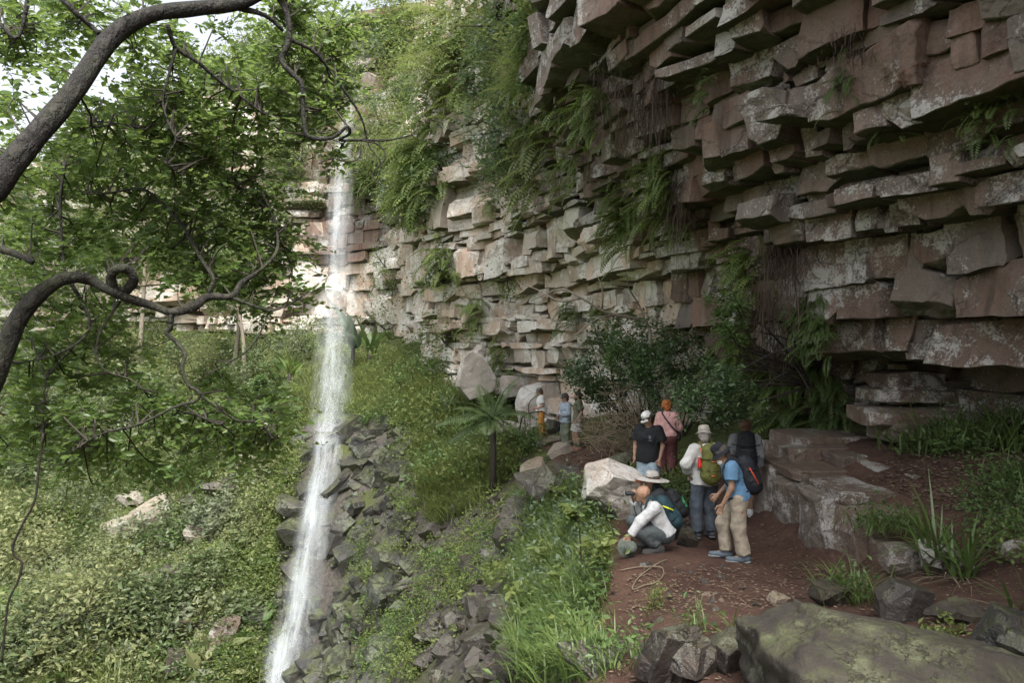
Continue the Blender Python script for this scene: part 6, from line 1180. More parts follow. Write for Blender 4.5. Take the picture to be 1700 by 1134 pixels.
class Person:
    def __init__(s, label, px, py, Y, yaw, pose, size=1.0, tone=(0.42, 0.27, 0.19), z=None, head=(0, 0), group='hikers under the cliff'):
        g = P(px, py, Y); g[2] = HG(g[0], g[1]) if z is None else z; s.root = link('person', None, None, g, R_(yaw)); s.root.scale = (size,) * 3; tag(s.root, label, 'person', group); s.g, s.yaw, s.size = g, yaw, size
        s.j = {k: np.array(v, float) for k, v in {**STAND, **pose}.items()}; s.tone = tone; s.hp = s.j['head']; s.HR = rotz(R_(head[1])) @ rotx(-R_(head[0])); s.bulk = 1.0; s.body = None
    def H(s, x, y, z): return s.hp + s.HR @ np.array([x, y, z])
    def spine(s):
        """torso columns"""
        j = s.j; r = []; b = s.bulk; ch, pe = j['chest'], j['pel']; lat = unit(j['sr'] - j['sl']); fw = np.cross(np.array([0, 0, 1.0]), lat)
        for sd in (-1, 1): r.append(rc(ch + lat * sd * 0.075, pe + lat * sd * 0.06, 0.108 * b, 0.103 * b, 0.06)); r.append(rc(j['sl' if sd < 0 else 'sr'] - lat * sd * 0.03, ch + lat * sd * 0.05, 0.065 * b, 0.1 * b, 0.06))
        r.append(rc(j['neck'] - np.array([0, 0, 0.02]), ch, 0.07 * b, 0.105 * b, 0.06)); return r
    def build_body(s, hands=None):
        j = s.j; pr = s.spine(); pr.append(rc(j['neck'] - np.array([0, 0, .02]), s.H(0, -.02, -.06), 0.056, 0.054, 0.03))
        pr += [rc(s.H(0, -.018, .035), s.H(0, .012, .03), 0.088, 0.082, 0.04), rc(s.H(0, .03, -.02), s.H(0, .05, -.075), 0.066, 0.042, 0.04), rc(s.H(0, .09, 0.02), s.H(0, .108, -.018), 0.011, 0.017, 0.016), rc(s.H(-.02, .082, -.052), s.H(.02, .082, -.052), 0.011, 0.011, 0.012),
               rc(s.H(-.036, .082, .038), s.H(.036, .082, .038), 0.015, 0.015, 0.015), rc(s.H(-.088, -.012, .028), s.H(-.09, -.018, -.02), 0.022, 0.016, 0.006, sq=((1, 0, 0), .6)), rc(s.H(.088, -.012, .028), s.H(.09, -.018, -.02), 0.022, 0.016, 0.006, sq=((1, 0, 0), .6))]
        for e in 'lr':
            pr += [rc(j['s' + e], j['e' + e], 0.05, 0.042, 0.03), rc(j['e' + e], j['w' + e], 0.043, 0.028, 0.02), rc(j['h' + e], j['k' + e], 0.088, 0.06, 0.04), rc(j['k' + e], j['k' + e] * .6 + j['a' + e] * .4, 0.058, 0.056, 0.03), rc(j['k' + e] * .6 + j['a' + e] * .4, j['a' + e], 0.056, 0.038, 0.03), rc(j['a' + e], j['t' + e], 0.04, 0.03, 0.03)]
        V, f = sdf_mesh(pr, 0.019); b = Bag(); b.add(V, [f])
        for e in 'lr':
            d, sd, cu = (hands or {}).get(e, (None, None, 0.45)); d = j['w' + e] - j['e' + e] if d is None else d; sd = (0, 1, 0.0) if sd is None else sd; V, f = hand_mesh(j['w' + e], d, sd, cu, 1 if e == 'l' else -1); b.add(V, [f])
        s.body = link('body', b.mesh('body', [skin(s.tone)], True), s.root)
        # eyes and brows
        e = Bag()
        for sd in (-1, 1): V, f = lathe([(0.0, -.011), (.009, -.006), (.012, 0), (.009, .006), (0.0, .011)], 8); e.add(V @ s.HR.T + s.H(sd * .034, .086, .012), f)
        link('eye', e.mesh('eye', [cloth((0.03, 0.025, 0.02), 0.3, 'eye')], True), s.body)
    def top(s, col, sleeve=0.55, hem=None, grow=0.02, name='shirt', fold=0.018, mat=None, neck=0.0, collar=False):
        j = s.j; pr = s.spine(); pe = j['pel']; up = unit(j['chest'] - pe); hm = pe + up * (hem if hem is not None else -0.04); nk = j['neck'] + np.array([0, 0, 0.012 + neck])
        pr = [dict(p, r1=p['r1'] + grow, r2=p['r2'] + grow) for p in pr]; lat = unit(j['sr'] - j['sl'])
        for sd in (-1, 1): pr.append(rc(pe + lat * sd * 0.062, pe + lat * sd * 0.066 - up * 0.12, 0.132 + grow * .6, 0.15 + grow * .6, 0.06))
        for p in pr: p['cut'] = [(hm, -up), (nk, up * 0.85 + np.cross(np.array([0, 0, 1.0]), lat) * 0.35)]
        for e in 'lr':
            S, E, W = j['s' + e], j['e' + e], j['w' + e]
            if sleeve <= 1: d = E - S; pr.append(rc(S, S + d * (sleeve + 0.2), 0.062 + grow, 0.062 + grow * 1.3, 0.035, [(S + d * sleeve, d)]))
            else: d = W - E; pr += [rc(S, E, 0.058 + grow, 0.05 + grow, 0.035), rc(E, E + d * min(sleeve - 1 + .25, 1.3), 0.05 + grow, 0.036 + grow, 0.03, [(E + d * (sleeve - 1), d)])]
        V, f = sdf_mesh(pr, 0.0155, fold, 11, 3); s.shirt = link(name, make_mesh(name, V, [f], [mat or cloth(col)], True), s.root); return s.shirt
    def legs(s, col, length=1.92, grow=0.022, name='trousers', fold=0.024, mat=None, waist=0.06):
        j = s.j; pe = j['pel']; up = unit(j['chest'] - pe); lat = unit(j['hr'] - j['hl']); pr = []
        for sd in (-1, 1): pr.append(rc(pe + lat * sd * 0.06 + up * 0.09, pe + lat * sd * 0.068 - up * 0.05, 0.104 + grow * .5, 0.112 + grow * .5, 0.06, [(pe + up * waist, up)]))
        for e in 'lr':
            Hh, K, A = j['h' + e], j['k' + e], j['a' + e]
            if length <= 1: d = K - Hh; pr.append(rc(Hh, Hh + d * (length + .2), 0.096 + grow, 0.082 + grow * 1.6, 0.05, [(Hh + d * length, d)]))
            else: d = A - K; pr += [rc(Hh, K, 0.094 + grow, 0.066 + grow, 0.05), rc(K, K + d * min(length - 1 + .12, 1.1), 0.066 + grow, 0.052 + grow * 1.15, 0.04, [(K + d * (length - 1), d)])]
        V, f = sdf_mesh(pr, 0.0155, fold, 10, 8); s.trousers = link(name, make_mesh(name, V, [f], [mat or cloth(col)], True), s.root); return s.trousers
    def shoes(s, col, sole=(0.25, 0.25, 0.25), high=0.05, sock=None):
        for e in 'lr':
            A, T = s.j['a' + e], s.j['t' + e]; d = T - A; fl = unit(np.array([d[0], d[1], 0.0])); heel = A - fl * 0.045; dn = T[2] - 0.035; base = A + np.array([0, 0, -0.045]); tip = T + fl * 0.035
            pr = [rc(heel + np.array([0, 0, -.035]), base + fl * 0.06, 0.048, 0.047, 0.03), rc(base + fl * 0.04, tip, 0.052, 0.036, 0.03), rc(A + np.array([0, 0, -0.02]), A + np.array([0, 0, high]), 0.054, 0.05, 0.03, [(A + np.array([0, 0, high]), (0, 0, 1))])]
            V, f = sdf_mesh(pr, 0.011); o = link('shoe', make_mesh('shoe', V, [f], [cloth(col, 0.7, 'shoe_upper')], True), s.root)
            pr = [rc(heel + np.array([0, 0, -.072]), tip + np.array([0, 0, -.03]), 0.05, 0.042, 0.02, sq=((0, 0, 1), 0.42))]; V, f = sdf_mesh(pr, 0.011); link('sole', make_mesh('sole', V, [f], [cloth(sole, 0.7, 'shoe_sole')], True), o)
            if sock: K = s.j['k' + e]; V, f = tube([A, A + (K - A) * 0.26], [0.047, 0.05], 12); link('sock', make_mesh('sock', V, f, [cloth(sock, 0.9, 'sock')], True), s.root)
    def hair(s, col, style='short', name='hair', bulk=0.014):
        pr = [rc(s.H(0, -.03, .045), s.H(0, .0, .045), 0.09 + bulk, 0.083 + bulk, 0.03), rc(s.H(0, -.05, .02), s.H(0, -.055, -.045), 0.072 + bulk, 0.055 + bulk, 0.03)]
        face = [(s.H(0, .045, .05), s.HR @ np.array([0, 1, -0.55]))]
        for p in pr: p['cut'] = face
        if style == 'curly':
            rg = np.random.default_rng(3)
            for k in range(16): d = unit(rg.normal(0, 1, 3) + np.array([0, -.6, .3])); pr.append(rc(s.H(*(d * .085 + np.array([0, -.03, .02]))), s.H(*(d * .1 + np.array([0, -.03, .02]))), 0.034, 0.03, 0.01))
        V, f = sdf_mesh(pr, 0.009, 0.02 if style == 'curly' else 0.012, 45, 4); return link(name, make_mesh(name, V, [f], [cloth(col, 0.7, 'hair')], True), s.root)
    def hat(s, col, brim=0.13, h=0.10, droop=0.02, kind='brim', band=None, tilt=0, name='hat'):
        R = s.HR @ rotx(R_(tilt)); b = Bag()
        if kind == 'brim': prof = [(brim, -droop - .004), (brim * .85, -droop * .55), (.098, .0), (.096, h * .55), (.085, h * .9), (.06, h), (0.0, h * 1.01), (.0, h * .97), (.08, h * .8), (.093, .0), (brim * .85, -droop * .55 - .012), (brim, -droop - .004)]; V, f = lathe(prof, 28, (0.92, 1.06))
        else: prof = [(.094, -.01), (.096, h * .45), (.085, h * .8), (.055, h), (0.0, h * 1.06), (0.0, h * .98), (.088, 0.0), (.094, -.01)]; V, f = lathe(prof, 24, (0.93, 1.08))
        b.add(V, f)
        if kind == 'cap':
            a = np.linspace(-1, 1, 9); r0 = np.stack([.082 * a, .098 * np.sqrt(1 - (a * .88) ** 2) - .005, 0 * a + .008], 1); r1 = r0 + np.stack([0 * a, .075 * (1 - a * a * .6), -.028 + .012 * 0 - .018 * a * a], 1); V = np.concatenate([r0, r1, r0 - [0, 0, .008], r1 - [0, 0, .008]]); k = np.arange(8)
            q = np.concatenate([np.stack([k, k + 1, k + 10, k + 9], 1), np.stack([k + 18, k + 27, k + 28, k + 19], 1), np.stack([k + 9, k + 10, k + 28, k + 27], 1)]); b.add(V, [q])
        V_ = [v @ R.T + s.H(0, -.012, .062) for v in b.V]; b.V = V_; o = link(name, b.mesh(name, [cloth(col, 0.9, 'hat_cloth')], True), s.root)
        if band: V, f = lathe([(.0985, .004), (.0995, .012), (.0975, .03), (.0965, .03)], 28, (0.93, 1.07)); link('hat_band', make_mesh('hat_band', V @ R.T + s.H(0, -.012, .062), f, [cloth(band, 0.8, 'hat_band')], True), o)
        return o
    def place(s, name, label, cat, group=None):
        """a separate thing carried by this person, sharing the person's frame"""
        o = link(name, None, None, s.g, R_(s.yaw)); o.scale = (s.size,) * 3; return tag(o, label, cat, group)
    def back(s, x, y, z):
        """point in the frame of the torso: x to the person's right, y backwards from the spine, z up from pelvis"""
        j = s.j; up = unit(j['chest'] - j['pel']); lat = unit(j['sr'] - j['sl']); fw = np.cross(up, lat); return j['pel'] + lat * x - fw * y + up * z
    def backpack(s, label, main, pocket, trim, w=0.14, d=0.11, h=0.42, z0=0.06, strap=None, y0=0.20, bottle=None):
        o = s.place('backpack', label, 'backpack', 'backpacks of the hikers'); B = s.back
        pr = [rc(B(-w * .45, y0, z0 + .05), B(-w * .35, y0 - .02, z0 + h), d, d * .75, 0.07), rc(B(w * .45, y0, z0 + .05), B(w * .35, y0 - .02, z0 + h), d, d * .75, 0.07), rc(B(0, y0 + .02, z0), B(0, y0, z0 + h * .9), d * 1.05, d * .8, 0.06)]
        V, f = sdf_mesh(pr, 0.013, 0.012, 12, 5); link('pack_body', make_mesh('pack_body', V, [f], [cloth(main, 0.7, 'pack_fabric')], True), o)
        pr = [rc(B(-w * .3, y0 + d * .72, z0 + .06), B(-w * .22, y0 + d * .66, z0 + h * .5), .062, .05, .05), rc(B(w * .3, y0 + d * .72, z0 + .06), B(w * .22, y0 + d * .66, z0 + h * .5), .062, .05, .05)]
        V, f = sdf_mesh(pr, 0.013, 0.008, 12, 6); link('front_pocket', make_mesh('front_pocket', V, [f], [cloth(pocket, 0.7, 'pack_fabric')], True), o)
        pr = [rc(B(-w * .3, y0 - .01, z0 + h + .02), B(w * .3, y0 - .01, z0 + h + .02), .075, .075, .05, sq=((0, 0, 1), .7))]; V, f = sdf_mesh(pr, 0.013, 0.008, 12, 7); link('top_lid', make_mesh('top_lid', V, [f], [cloth(main, 0.7, 'pack_fabric')], True), o)
        for sd in (-1, 1):
            sh = s.j['sr' if sd > 0 else 'sl']; fwp = lambda y, z: B(sd * .11, y, z); ch = s.j['chest']; zc = float((ch - s.j['pel']) @ unit(ch - s.j['pel'])); top = B(sd * .10, 0.0, zc + .235)
            pts = catmull([B(sd * .09, y0 - .06, z0 + h * .95), B(sd * .10, .06, zc + .215), top - unit(np.cross(unit(ch - s.j['pel']), unit(s.j['sr'] - s.j['sl']))) * 0 , B(sd * .12, -.125, zc + .08), B(sd * .14, -.11, zc - .1), B(sd * .15, .05, z0 + .08)], 5); V, f = tube(pts, 0.02, 6); link('shoulder_strap', make_mesh('shoulder_strap', V, f, [cloth(strap or main, 0.8, 'strap_web')], True), o)
        for k, (pa, pb) in enumerate(trim[1]): V, f = tube([B(*pa), (B(*pa) + B(*pb)) / 2, B(*pb)], 0.011, 6); link('trim_strip', make_mesh('trim_strip', V, f, [cloth(trim[0], 0.6, 'trim_web')], True), o)
        for zz_ in (0.3, 0.7):
            V, f = tube(catmull([B(-w - .075, y0 - .04, z0 + h * zz_), B(-w * .7, y0 + d * .95, z0 + h * zz_ - .01), B(0, y0 + d * 1.25, z0 + h * zz_ - .015), B(w * .7, y0 + d * .95, z0 + h * zz_ - .01), B(w + .075, y0 - .04, z0 + h * zz_)], 4), 0.008, 5); link('compression_strap', make_mesh('compression_strap', V, f, [cloth(tuple(c * .4 for c in main), 0.8, 'strap_web')], True), o)
        V, f = tube(catmull([B(-.13, .13, z0 - .02), B(-.20, .0, .02), B(-.13, -.15, .0), B(0, -.175, -.01), B(.13, -.15, .0), B(.20, .0, .02), B(.13, .13, z0 - .02)], 4), 0.016, 6); link('hip_belt', make_mesh('hip_belt', V, f, [cloth(strap or main, 0.8, 'strap_web')], True), o)
        if bottle: V, f = lathe([(0, 0), (.03, 0), (.032, .02), (.032, .12), (.016, .14), (.016, .165), (0, .165)], 12); link('bottle', make_mesh('bottle', V + B(-w - .05, y0 - .02, z0 + .16), f, [cloth(bottle, 0.35, 'bottle_plastic')], True), o)
        return o
def thing_mesh(o, name, V, f, col, rough=0.5, mname='plastic', smooth=True): return link(name, make_mesh(name, V, f if isinstance(f, list) else [f], [cloth(col, rough, mname)], smooth), o)
def binoculars(p, label, at, d, col, sep=0.032):
    o = p.place('binoculars', label, 'binoculars'); d = unit(np.array(d, float)); lat = np.array([1.0, 0, 0])
    for sd in (-1, 1):
        c = np.array(at) + lat * sd * sep; pts = [c - d * .055, c - d * .035, c + d * .0, c + d * .02, c + d * .075]; V, f = tube(pts, [.017, .02, .022, .027, .028], 14); thing_mesh(o, 'barrel', V, f, col, 0.5, 'binocular_rubber')
    V, f = tube([np.array(at) - lat * sep, np.array(at) + lat * sep], .013, 8); thing_mesh(o, 'bridge', V, f, (0.02, 0.02, 0.02), 0.5, 'binocular_bridge'); return o

# 1 the man in the blue shirt
p = Person('man in blue polo and black bucket hat stooping beside the ledge', 1222, 934, 10.25, 78, dict(pel=(0, -.03, .93), chest=(0, .05, 1.22), neck=(0, .12, 1.39), head=(0, .20, 1.49), sl=(-.185, .07, 1.345), sr=(.185, .07, 1.345), el=(-.24, .08, 1.06), er=(.22, .06, 1.07), wl=(-.22, .20, .82), wr=(.18, .24, .88),
    hl=(-.095, -.03, .91), hr=(.095, -.03, .91), kl=(-.10, -.02, .49), kr=(.12, .17, .50), al=(-.10, -.10, .09), ar=(.12, .12, .09), tl=(-.11, .08, .04), tr=(.13, .30, .04)), 0.98, (0.36, 0.22, 0.15), head=(38, 5))
p.build_body({'l': ((.1, .35, -.9), (0.2, .9, .2), 0.35), 'r': (None, None, 0.5)}); p.top((0.10, 0.20, 0.32), 0.62, -0.06, 0.026); p.legs((0.32, 0.275, 0.215), 1.93, 0.034, fold=0.034); p.shoes((0.10, 0.125, 0.15), (0.30, 0.31, 0.32)); p.hair((0.06, 0.05, 0.045)); p.hat((0.016, 0.018, 0.024), 0.155, 0.11, 0.045, 'brim')
pr = [rc(p.H(-.035, .085, -.07), p.H(.035, .085, -.07), .035, .035, .03)]; V, f = sdf_mesh(pr, 0.009); link('face_mask', make_mesh('face_mask', V, [f], [cloth((0.7, 0.7, 0.7), .9, 'mask')], True), p.root)
p.backpack('black backpack with red stripe on the man in the blue polo', (0.018, 0.020, 0.026), (0.022, 0.024, 0.03), ((0.55, 0.075, 0.03), [((-.165, .24, .36), (-.15, .30, .12)), ((-.185, .03, .04), (-.195, -.02, -.22))]), 0.14, 0.115, 0.36, 0.07, y0=0.22)
# 2 white shirt, green pack
p = Person('hiker in white shirt seen from behind with hand on hip', 1170, 893, 11.5, 12, dict(el=(-.36, -.09, 1.19), wl=(-.27, .06, 1.02), er=(.27, .02, 1.12), wr=(.2, .16, 1.0), kl=(-.13, .03, .5), al=(-.15, -.02, .09), tl=(-.19, .14, .04)), 0.98, (0.35, 0.22, 0.15), head=(15, -20))
p.build_body({'l': ((.5, .3, -.7), (0, .7, .5), .4), 'r': None or ((-.3, .7, .1), (0, 0, 1), .6)}); p.top((0.46, 0.46, 0.445), 1.85, -0.10, 0.036, fold=0.02); p.legs((0.072, 0.088, 0.108), 1.95, 0.034, fold=0.032); p.shoes((0.055, 0.065, 0.08), (0.16, 0.165, 0.17)); p.hair((0.25, 0.23, 0.21)); p.hat((0.36, 0.33, 0.28), 0.15, 0.115, 0.02, 'brim', (0.25, 0.23, 0.2))
p.backpack('olive green backpack with red bottle on the hiker in white', (0.12, 0.125, 0.032), (0.105, 0.112, 0.03), ((0.45, 0.11, 0.04), [((-.05, .33, .30), (.03, .33, .30)), ((-.06, .34, .08), (.02, .34, .08)), ((-.16, .16, .5), (-.15, .2, .42))]), 0.125, 0.11, 0.44, 0.03, bottle=(0.6, 0.03, 0.025))
# 3 half hidden walker
p = Person('half-hidden hiker walking off behind the man in the blue polo', 1237, 866, 12.6, -12, dict(kr=(.10, .12, .5), ar=(.1, .12, .1), tr=(.1, .28, .06), kl=(-.1, -.02, .5), al=(-.1, -.18, .14), tl=(-.11, -.04, .05)), 0.97, (0.3, 0.19, 0.13), head=(10, 0))
p.build_body(); p.top((0.17, 0.18, 0.19), 1.85, -0.08, 0.03); p.legs((0.09, 0.07, 0.055), 0.9, 0.035, 'shorts'); p.shoes((0.42, 0.43, 0.44), (0.6, 0.6, 0.6)); p.hair((0.09, 0.05, 0.03))
p.backpack('black backpack on the half-hidden hiker under the shrub', (0.014, 0.016, 0.02), (0.02, 0.022, 0.026), ((0.05, 0.05, 0.055), [((-.1, .34, .3), (.1, .34, .3))]), 0.16, 0.12, 0.48, 0.04)
# 4 crouching bald man
SQ = dict(pel=(0, -.17, .30), chest=(0, -.03, .56), neck=(0, .06, .71), head=(0, .13, .82), sl=(-.185, .0, .66), sr=(.185, .0, .66), hl=(-.095, -.16, .27), hr=(.095, -.16, .27), kl=(-.17, .25, .35), kr=(.16, .24, .40), al=(-.12, -.07, .10), ar=(.13, .02, .10), tl=(-.14, .10, .04), tr=(.15, .19, .04))
p = Person('bald man in white long-sleeved shirt crouching with binoculars', 1082, 916, 10.6, 92, {**SQ, 'el': (-.22, .21, .48), 'wl': (-.21, .36, .27), 'er': (.21, .17, .53), 'wr': (.07, .25, .74)}, 1.0, (0.40, 0.235, 0.155), head=(-2, 0))
p.build_body({'l': ((0, .3, -.9), (.6, .5, 0), .7), 'r': ((-.25, .2, .9), (-.6, -.4, 0), .55)}); p.top((0.43, 0.44, 0.45), 1.88, -0.05, 0.028, fold=0.018); p.legs((0.068, 0.080, 0.085), 1.9, 0.026, fold=0.016); p.shoes((0.05, 0.05, 0.048), (0.06, 0.06, 0.06), 0.08)
binoculars(p, 'black binoculars held by the crouching bald man', (.0, .30, .835), (0, 1, .02), (0.02, 0.022, 0.026))
p.backpack('dark teal backpack with yellow tab on the crouching bald man', (0.018, 0.045, 0.058), (0.022, 0.05, 0.062), ((0.55, 0.6, 0.02), [((-.15, .14, .36), (-.17, .24, .24))]), 0.13, 0.105, 0.36, 0.02, y0=0.19)
o = p.place('sun_hat', 'grey green hat dangling from the crouching bald man\'s hand', 'hat'); V, f = lathe([(.15, -.03), (.13, -.015), (.095, 0), (.092, .06), (.08, .10), (.05, .11), (0, .112), (0, .10), (.088, .0), (.13, -.025), (.15, -.03)], 26, (.95, 1.05)); V = V @ (rotz(0.4) @ roty(-1.25)).T + np.array([-.21, .38, .12]); thing_mesh(o, 'crown', V, f, (0.09, 0.105, 0.09), 0.9, 'hat_cloth')
V, f = tube([[-.20, .40, .18], [-.2, .41, .07], [-.205, .37, .02], [-.215, .35, .1]], .004, 4); thing_mesh(o, 'chin_cord', V, f, (0.03, 0.03, 0.03), .8, 'cord')
V, f = tube(catmull([[.03, .27, .80], [.06, .24, .62], [.04, .2, .50], [-.03, .12, .55], [-.06, .08, .66]], 4), .008, 5); o = p.place('binocular_strap', 'black strap looping below the bald man\'s binoculars', 'strap'); thing_mesh(o, 'strap_loop', V, f, (0.02, 0.02, 0.02), .8, 'strap_web')
# 5 crouching with wide hat
p = Person('hiker in black tee and wide grey hat crouching behind the bald man', 1096, 893, 11.45, 84, {**SQ, 'pel': (0, -.15, .36), 'chest': (0, .0, .64), 'neck': (0, .08, .79), 'head': (0, .14, .90), 'sl': (-.175, .03, .74), 'sr': (.175, .03, .74), 'hl': (-.095, -.14, .33), 'hr': (.095, -.14, .33), 'kl': (-.15, .27, .42), 'kr': (.15, .27, .42), 'el': (-.19, .24, .58), 'wl': (-.07, .30, .83), 'er': (.19, .24, .58), 'wr': (.07, .30, .83)}, 1.0, (0.36, 0.21, 0.14), head=(-4, 0))
p.build_body({'l': ((.3, .25, .8), (.7, -.3, 0), .7), 'r': ((-.3, .25, .8), (-.7, -.3, 0), .7)}); p.top((0.020, 0.022, 0.026), 0.7, -0.05, 0.026); p.legs((0.10, 0.10, 0.09), 1.9, 0.028); p.shoes((0.06, 0.05, 0.045)); p.hair((0.05, 0.035, 0.025)); p.hat((0.33, 0.315, 0.29), 0.255, 0.11, 0.02, 'brim', (0.1, 0.095, 0.085), name='hat')
binoculars(p, 'orange binoculars raised by the hiker in the wide hat', (0, .31, .915), (0, 1, .05), (0.5, 0.12, 0.04))
p.backpack('green and black backpack on the hiker in the wide hat', (0.018, 0.02, 0.022), (0.03, 0.19, 0.085), ((0.06, 0.24, 0.12), [((-.1, .3, .12), (.06, .32, .2))]), 0.13, 0.10, 0.32, 0.0, y0=0.19)
V, f = lathe([(.034, -.012), (.038, -.01), (.038, .01), (.034, .012)], 12); link('watch', make_mesh('watch', V @ rotx(-0.4).T + p.j['wl'] - np.array([0, .01, .04]), f, [cloth((0.015, 0.015, 0.018), .4, 'watch_band')], True), p.root)
# 6 black tee
p = Person('young man in black tee and white cap looking down', 1077, 838, 14.0, 148, dict(el=(-.27, -.02, 1.12), wl=(-.25, .09, .87), er=(.27, .0, 1.12), wr=(.25, .10, .88), head=(0, .05, 1.595), kl=(-.11, .09, .5), al=(-.11, .07, .1), tl=(-.12, .24, .05)), 1.0, (0.38, 0.235, 0.165), head=(30, -30))
p.build_body({'l': (None, (0.6, .6, 0), .5), 'r': (None, (-.6, .6, 0), .5)}); p.top((0.014, 0.015, 0.018), 0.72, -0.14, 0.04, fold=0.02); p.legs((0.27, 0.34, 0.40), 0.92, 0.034, 'shorts'); p.shoes((0.12, 0.1, 0.09), sock=(0.3, 0.3, 0.3)); p.hair((0.05, 0.035, 0.025)); p.hat((0.62, 0.62, 0.61), kind='cap', h=0.105, name='cap')
b = Bag(); V, f = lathe([(.030, .0), (.034, .004), (.038, .0), (.034, -.004)], 18); R = rotx(R_(90)); b.add(V @ R.T, f)
V, f = lathe([(0, .003), (.014, .003), (.016, 0), (.014, -.003), (0, -.003)], 12, (1, 1.25)); b.add(V @ R.T, f); V, f = tube([[-.03, 0, -.052], [0, 0, -.056], [.03, 0, -.052]], .004, 5); b.add(V, f); b.V = [v + np.array([-.085, .162, 1.28]) for v in b.V]; link('shirt_emblem', b.mesh('shirt_emblem', [cloth((0.22, 0.28, 0.36), .8, 'emblem_print')], True), p.root)
b = Bag()
for sd in (-1, 1): V, f = lathe([(0, -.005), (.026, -.004), (.028, 0), (.026, .004), (0, .005)], 12, (1.15, .8)); b.add((V @ rotx(R_(70)).T + np.array([sd * .034, .112, .085])) @ p.HR.T + p.hp, f)
V, f = tube([np.array([sd * .1, -.02, .085]) @ p.HR.T + p.hp if 0 else (np.array([sd, .112 - abs(sd) * 9 * abs(sd), .088]) @ p.HR.T + p.hp) for sd in np.linspace(-.1, .1, 9)], .005, 5); b.add(V, f); o = p.place('sunglasses', 'dark sunglasses resting on the white cap', 'sunglasses'); link('lens_frame', b.mesh('lens_frame', [cloth((0.012, 0.012, 0.014), .2, 'sunglass_lens')], True), o)
# 7 woman in pink
p = Person('woman in pink shirt and maroon trousers walking uphill', 1108, 791, 15.4, -16, dict(pel=(0, -.02, .93), chest=(0, .05, 1.23), neck=(0, .08, 1.42), head=(-.03, .13, 1.55), sl=(-.165, .04, 1.36), sr=(.165, .04, 1.36), el=(-.23, .06, 1.1), wl=(-.2, .22, .98), er=(.25, .08, 1.12), wr=(.22, .22, .92), hl=(-.09, -.02, .91), hr=(.09, -.02, .91), kl=(-.10, .06, .49), al=(-.10, .0, .09), tl=(-.12, .16, .04), kr=(.10, .06, .48), ar=(.10, -.20, .20), tr=(.11, -.10, .07)), 0.97, (0.42, 0.27, 0.2), head=(25, 25))
p.build_body(); p.top((0.52, 0.30, 0.285), 1.85, 0.0, 0.026, fold=0.016); p.legs((0.095, 0.032, 0.035), 1.95, 0.034, fold=0.016); p.shoes((0.06, 0.05, 0.05)); p.hair((0.30, 0.10, 0.03), 'curly', bulk=0.02)
o = p.place('shoulder_bag', 'small black shoulder bag on the woman in pink', 'bag'); pr = [rc((.235, -.02, .98), (.235, .06, .98), .05, .05, .04), rc((.235, -.02, .90), (.235, .06, .90), .055, .055, .04)]; V, f = sdf_mesh(pr, 0.011); thing_mesh(o, 'bag_body', V, f, (0.016, 0.016, 0.018), .6, 'bag_leather')
V, f = tube(catmull([(.235, -.03, 1.02), (.15, -.13, 1.1), (.0, -.115, 1.28), (-.10, -.06, 1.42), (-.10, .06, 1.44), (-.06, .18, 1.3), (.12, .2, 1.1), (.235, .08, 1.02)], 5), .014, 6); thing_mesh(o, 'bag_strap', V, f, (0.014, 0.014, 0.016), .7, 'strap_web')
# 8 olive tee
p = Person('bearded man in olive tee and grey shorts on the far path', 960, 747, 21.6, 88, dict(el=(-.23, -.09, 1.14), wl=(-.22, .05, .92), er=(.26, -.02, 1.12), kl=(-.1, .05, .5), kr=(.12, .12, .5), ar=(.12, .07, .1), tr=(.13, .22, .05)), 1.0, (0.42, 0.27, 0.195), head=(8, 0))
p.build_body(); p.top((0.115, 0.12, 0.085), 0.72, -0.12, 0.034); p.legs((0.37, 0.36, 0.35), 0.85, 0.036, 'shorts'); p.shoes((0.20, 0.11, 0.07), (0.3, 0.27, 0.23), sock=(0.03, 0.09, 0.06)); p.hair((0.045, 0.033, 0.026)); pr = [rc(p.H(-.03, .05, -.075), p.H(.03, .05, -.075), .045, .045, .03), rc(p.H(0, .06, -.06), p.H(0, .07, -.09), .04, .03, .03)]; V, f = sdf_mesh(pr, .01, .01, 40, 2); link('beard', make_mesh('beard', V, [f], [cloth((0.05, 0.036, 0.028), .8, 'hair')], True), p.root)
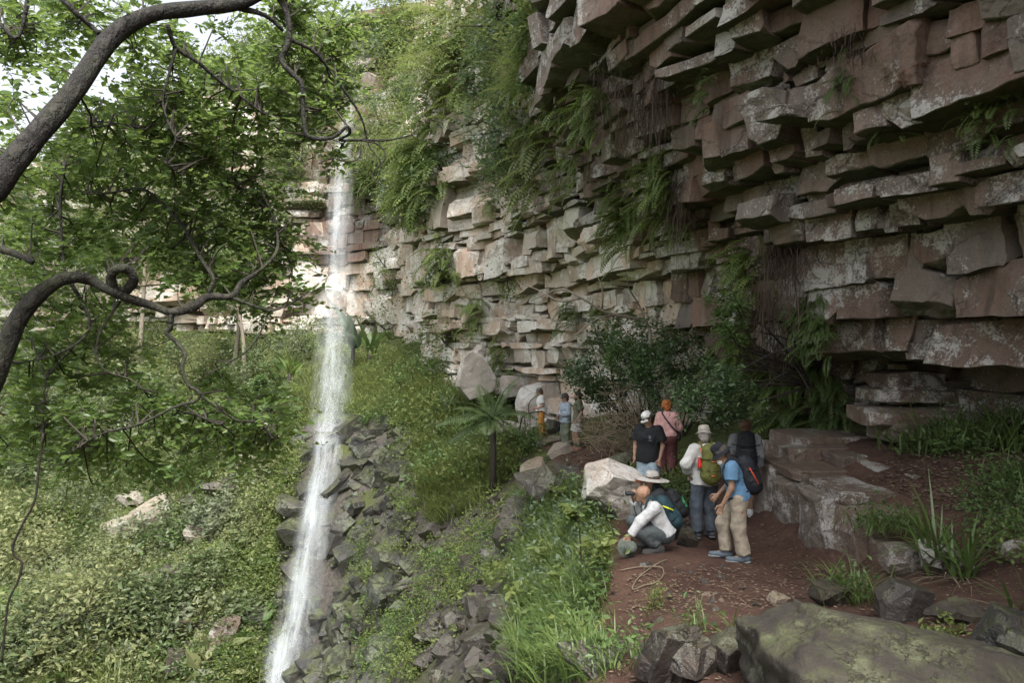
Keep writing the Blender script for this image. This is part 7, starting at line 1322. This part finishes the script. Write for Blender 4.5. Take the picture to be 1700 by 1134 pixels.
# 9 grey shirt
p = Person('hiker in grey blue shirt and dark cap on the far path', 939, 738, 22.5, 112, dict(el=(-.26, .02, 1.14), wl=(-.06, .2, 1.08), er=(.26, .02, 1.12), wr=(.1, .22, 1.02)), 0.97, (0.40, 0.25, 0.18), head=(10, -12))
p.build_body({'l': ((.5, .3, -.3), (0, .3, .8), .6), 'r': None or ((-.5, .3, -.3), (0, .3, .8), .6)}); p.top((0.27, 0.32, 0.38), 1.88, -0.1, 0.03); p.legs((0.14, 0.155, 0.12), 1.95, 0.034); p.shoes((0.14, 0.16, 0.18)); p.hair((0.06, 0.04, 0.03)); p.hat((0.05, 0.056, 0.054), kind='cap', h=0.10, name='cap')
o = p.place('walking_pole', 'dark walking pole held by the hiker in grey blue', 'pole'); V, f = tube([(-.02, .24, 1.12), (-.02, .25, .8), (-.03, .26, .45)], [.014, .012, .01], 6); thing_mesh(o, 'shaft', V, f, (0.03, 0.035, 0.04), .5, 'pole')
# 10 orange trousers
p = Person('hiker in white tee and orange trousers beside the white boulder', 899, 724, 26.0, 86, dict(chest=(0, .03, 1.26), head=(0, .07, 1.58), neck=(0, .03, 1.45), el=(-.23, -.05, 1.13), wl=(-.2, .17, 1.02), er=(.23, -.0, 1.13), wr=(.2, .2, 1.02), kl=(-.1, .02, .5), kr=(.1, .03, .49), ar=(.1, -.22, .2), tr=(.1, -.12, .06)), 1.0, (0.42, 0.25, 0.17), head=(20, 0))
p.build_body(); p.top((0.55, 0.56, 0.54), 0.72, -0.06, 0.032); p.legs((0.42, 0.20, 0.05), 1.95, 0.034); p.shoes((0.22, 0.15, 0.09)); p.hair((0.08, 0.05, 0.03)); p.hat((0.12, 0.14, 0.13), kind='cap', h=0.10, name='cap')
o = p.place('camera_bag', 'white and black camera at the hip of the hiker in orange trousers', 'camera'); pr = [rc((-.12, .2, .98), (.02, .2, .98), .055, .055, .03)]; V, f = sdf_mesh(pr, .012); thing_mesh(o, 'camera_body', V, f, (0.03, 0.03, 0.03), .5, 'camera_body'); V, f = tube([(-.16, .18, .97), (-.20, .16, .95), (-.26, .14, .93)], .05, 10); thing_mesh(o, 'lens', V, f, (0.6, 0.6, 0.6), .4, 'lens_barrel')
# thin branch screen and poles beside the far hikers
bare_branch('dark crooked branch with hanging twigs before the hiker in orange', [[(850, 745), (862, 715), (868, 692), (885, 685), (900, 684), (912, 690), (935, 688)], [(878, 687), (879, 668), (893, 655), (902, 640)], [(880, 685), (880, 720)], [(870, 690), (872, 715), (860, 735)]], 23.6, 0.035, 'twig')
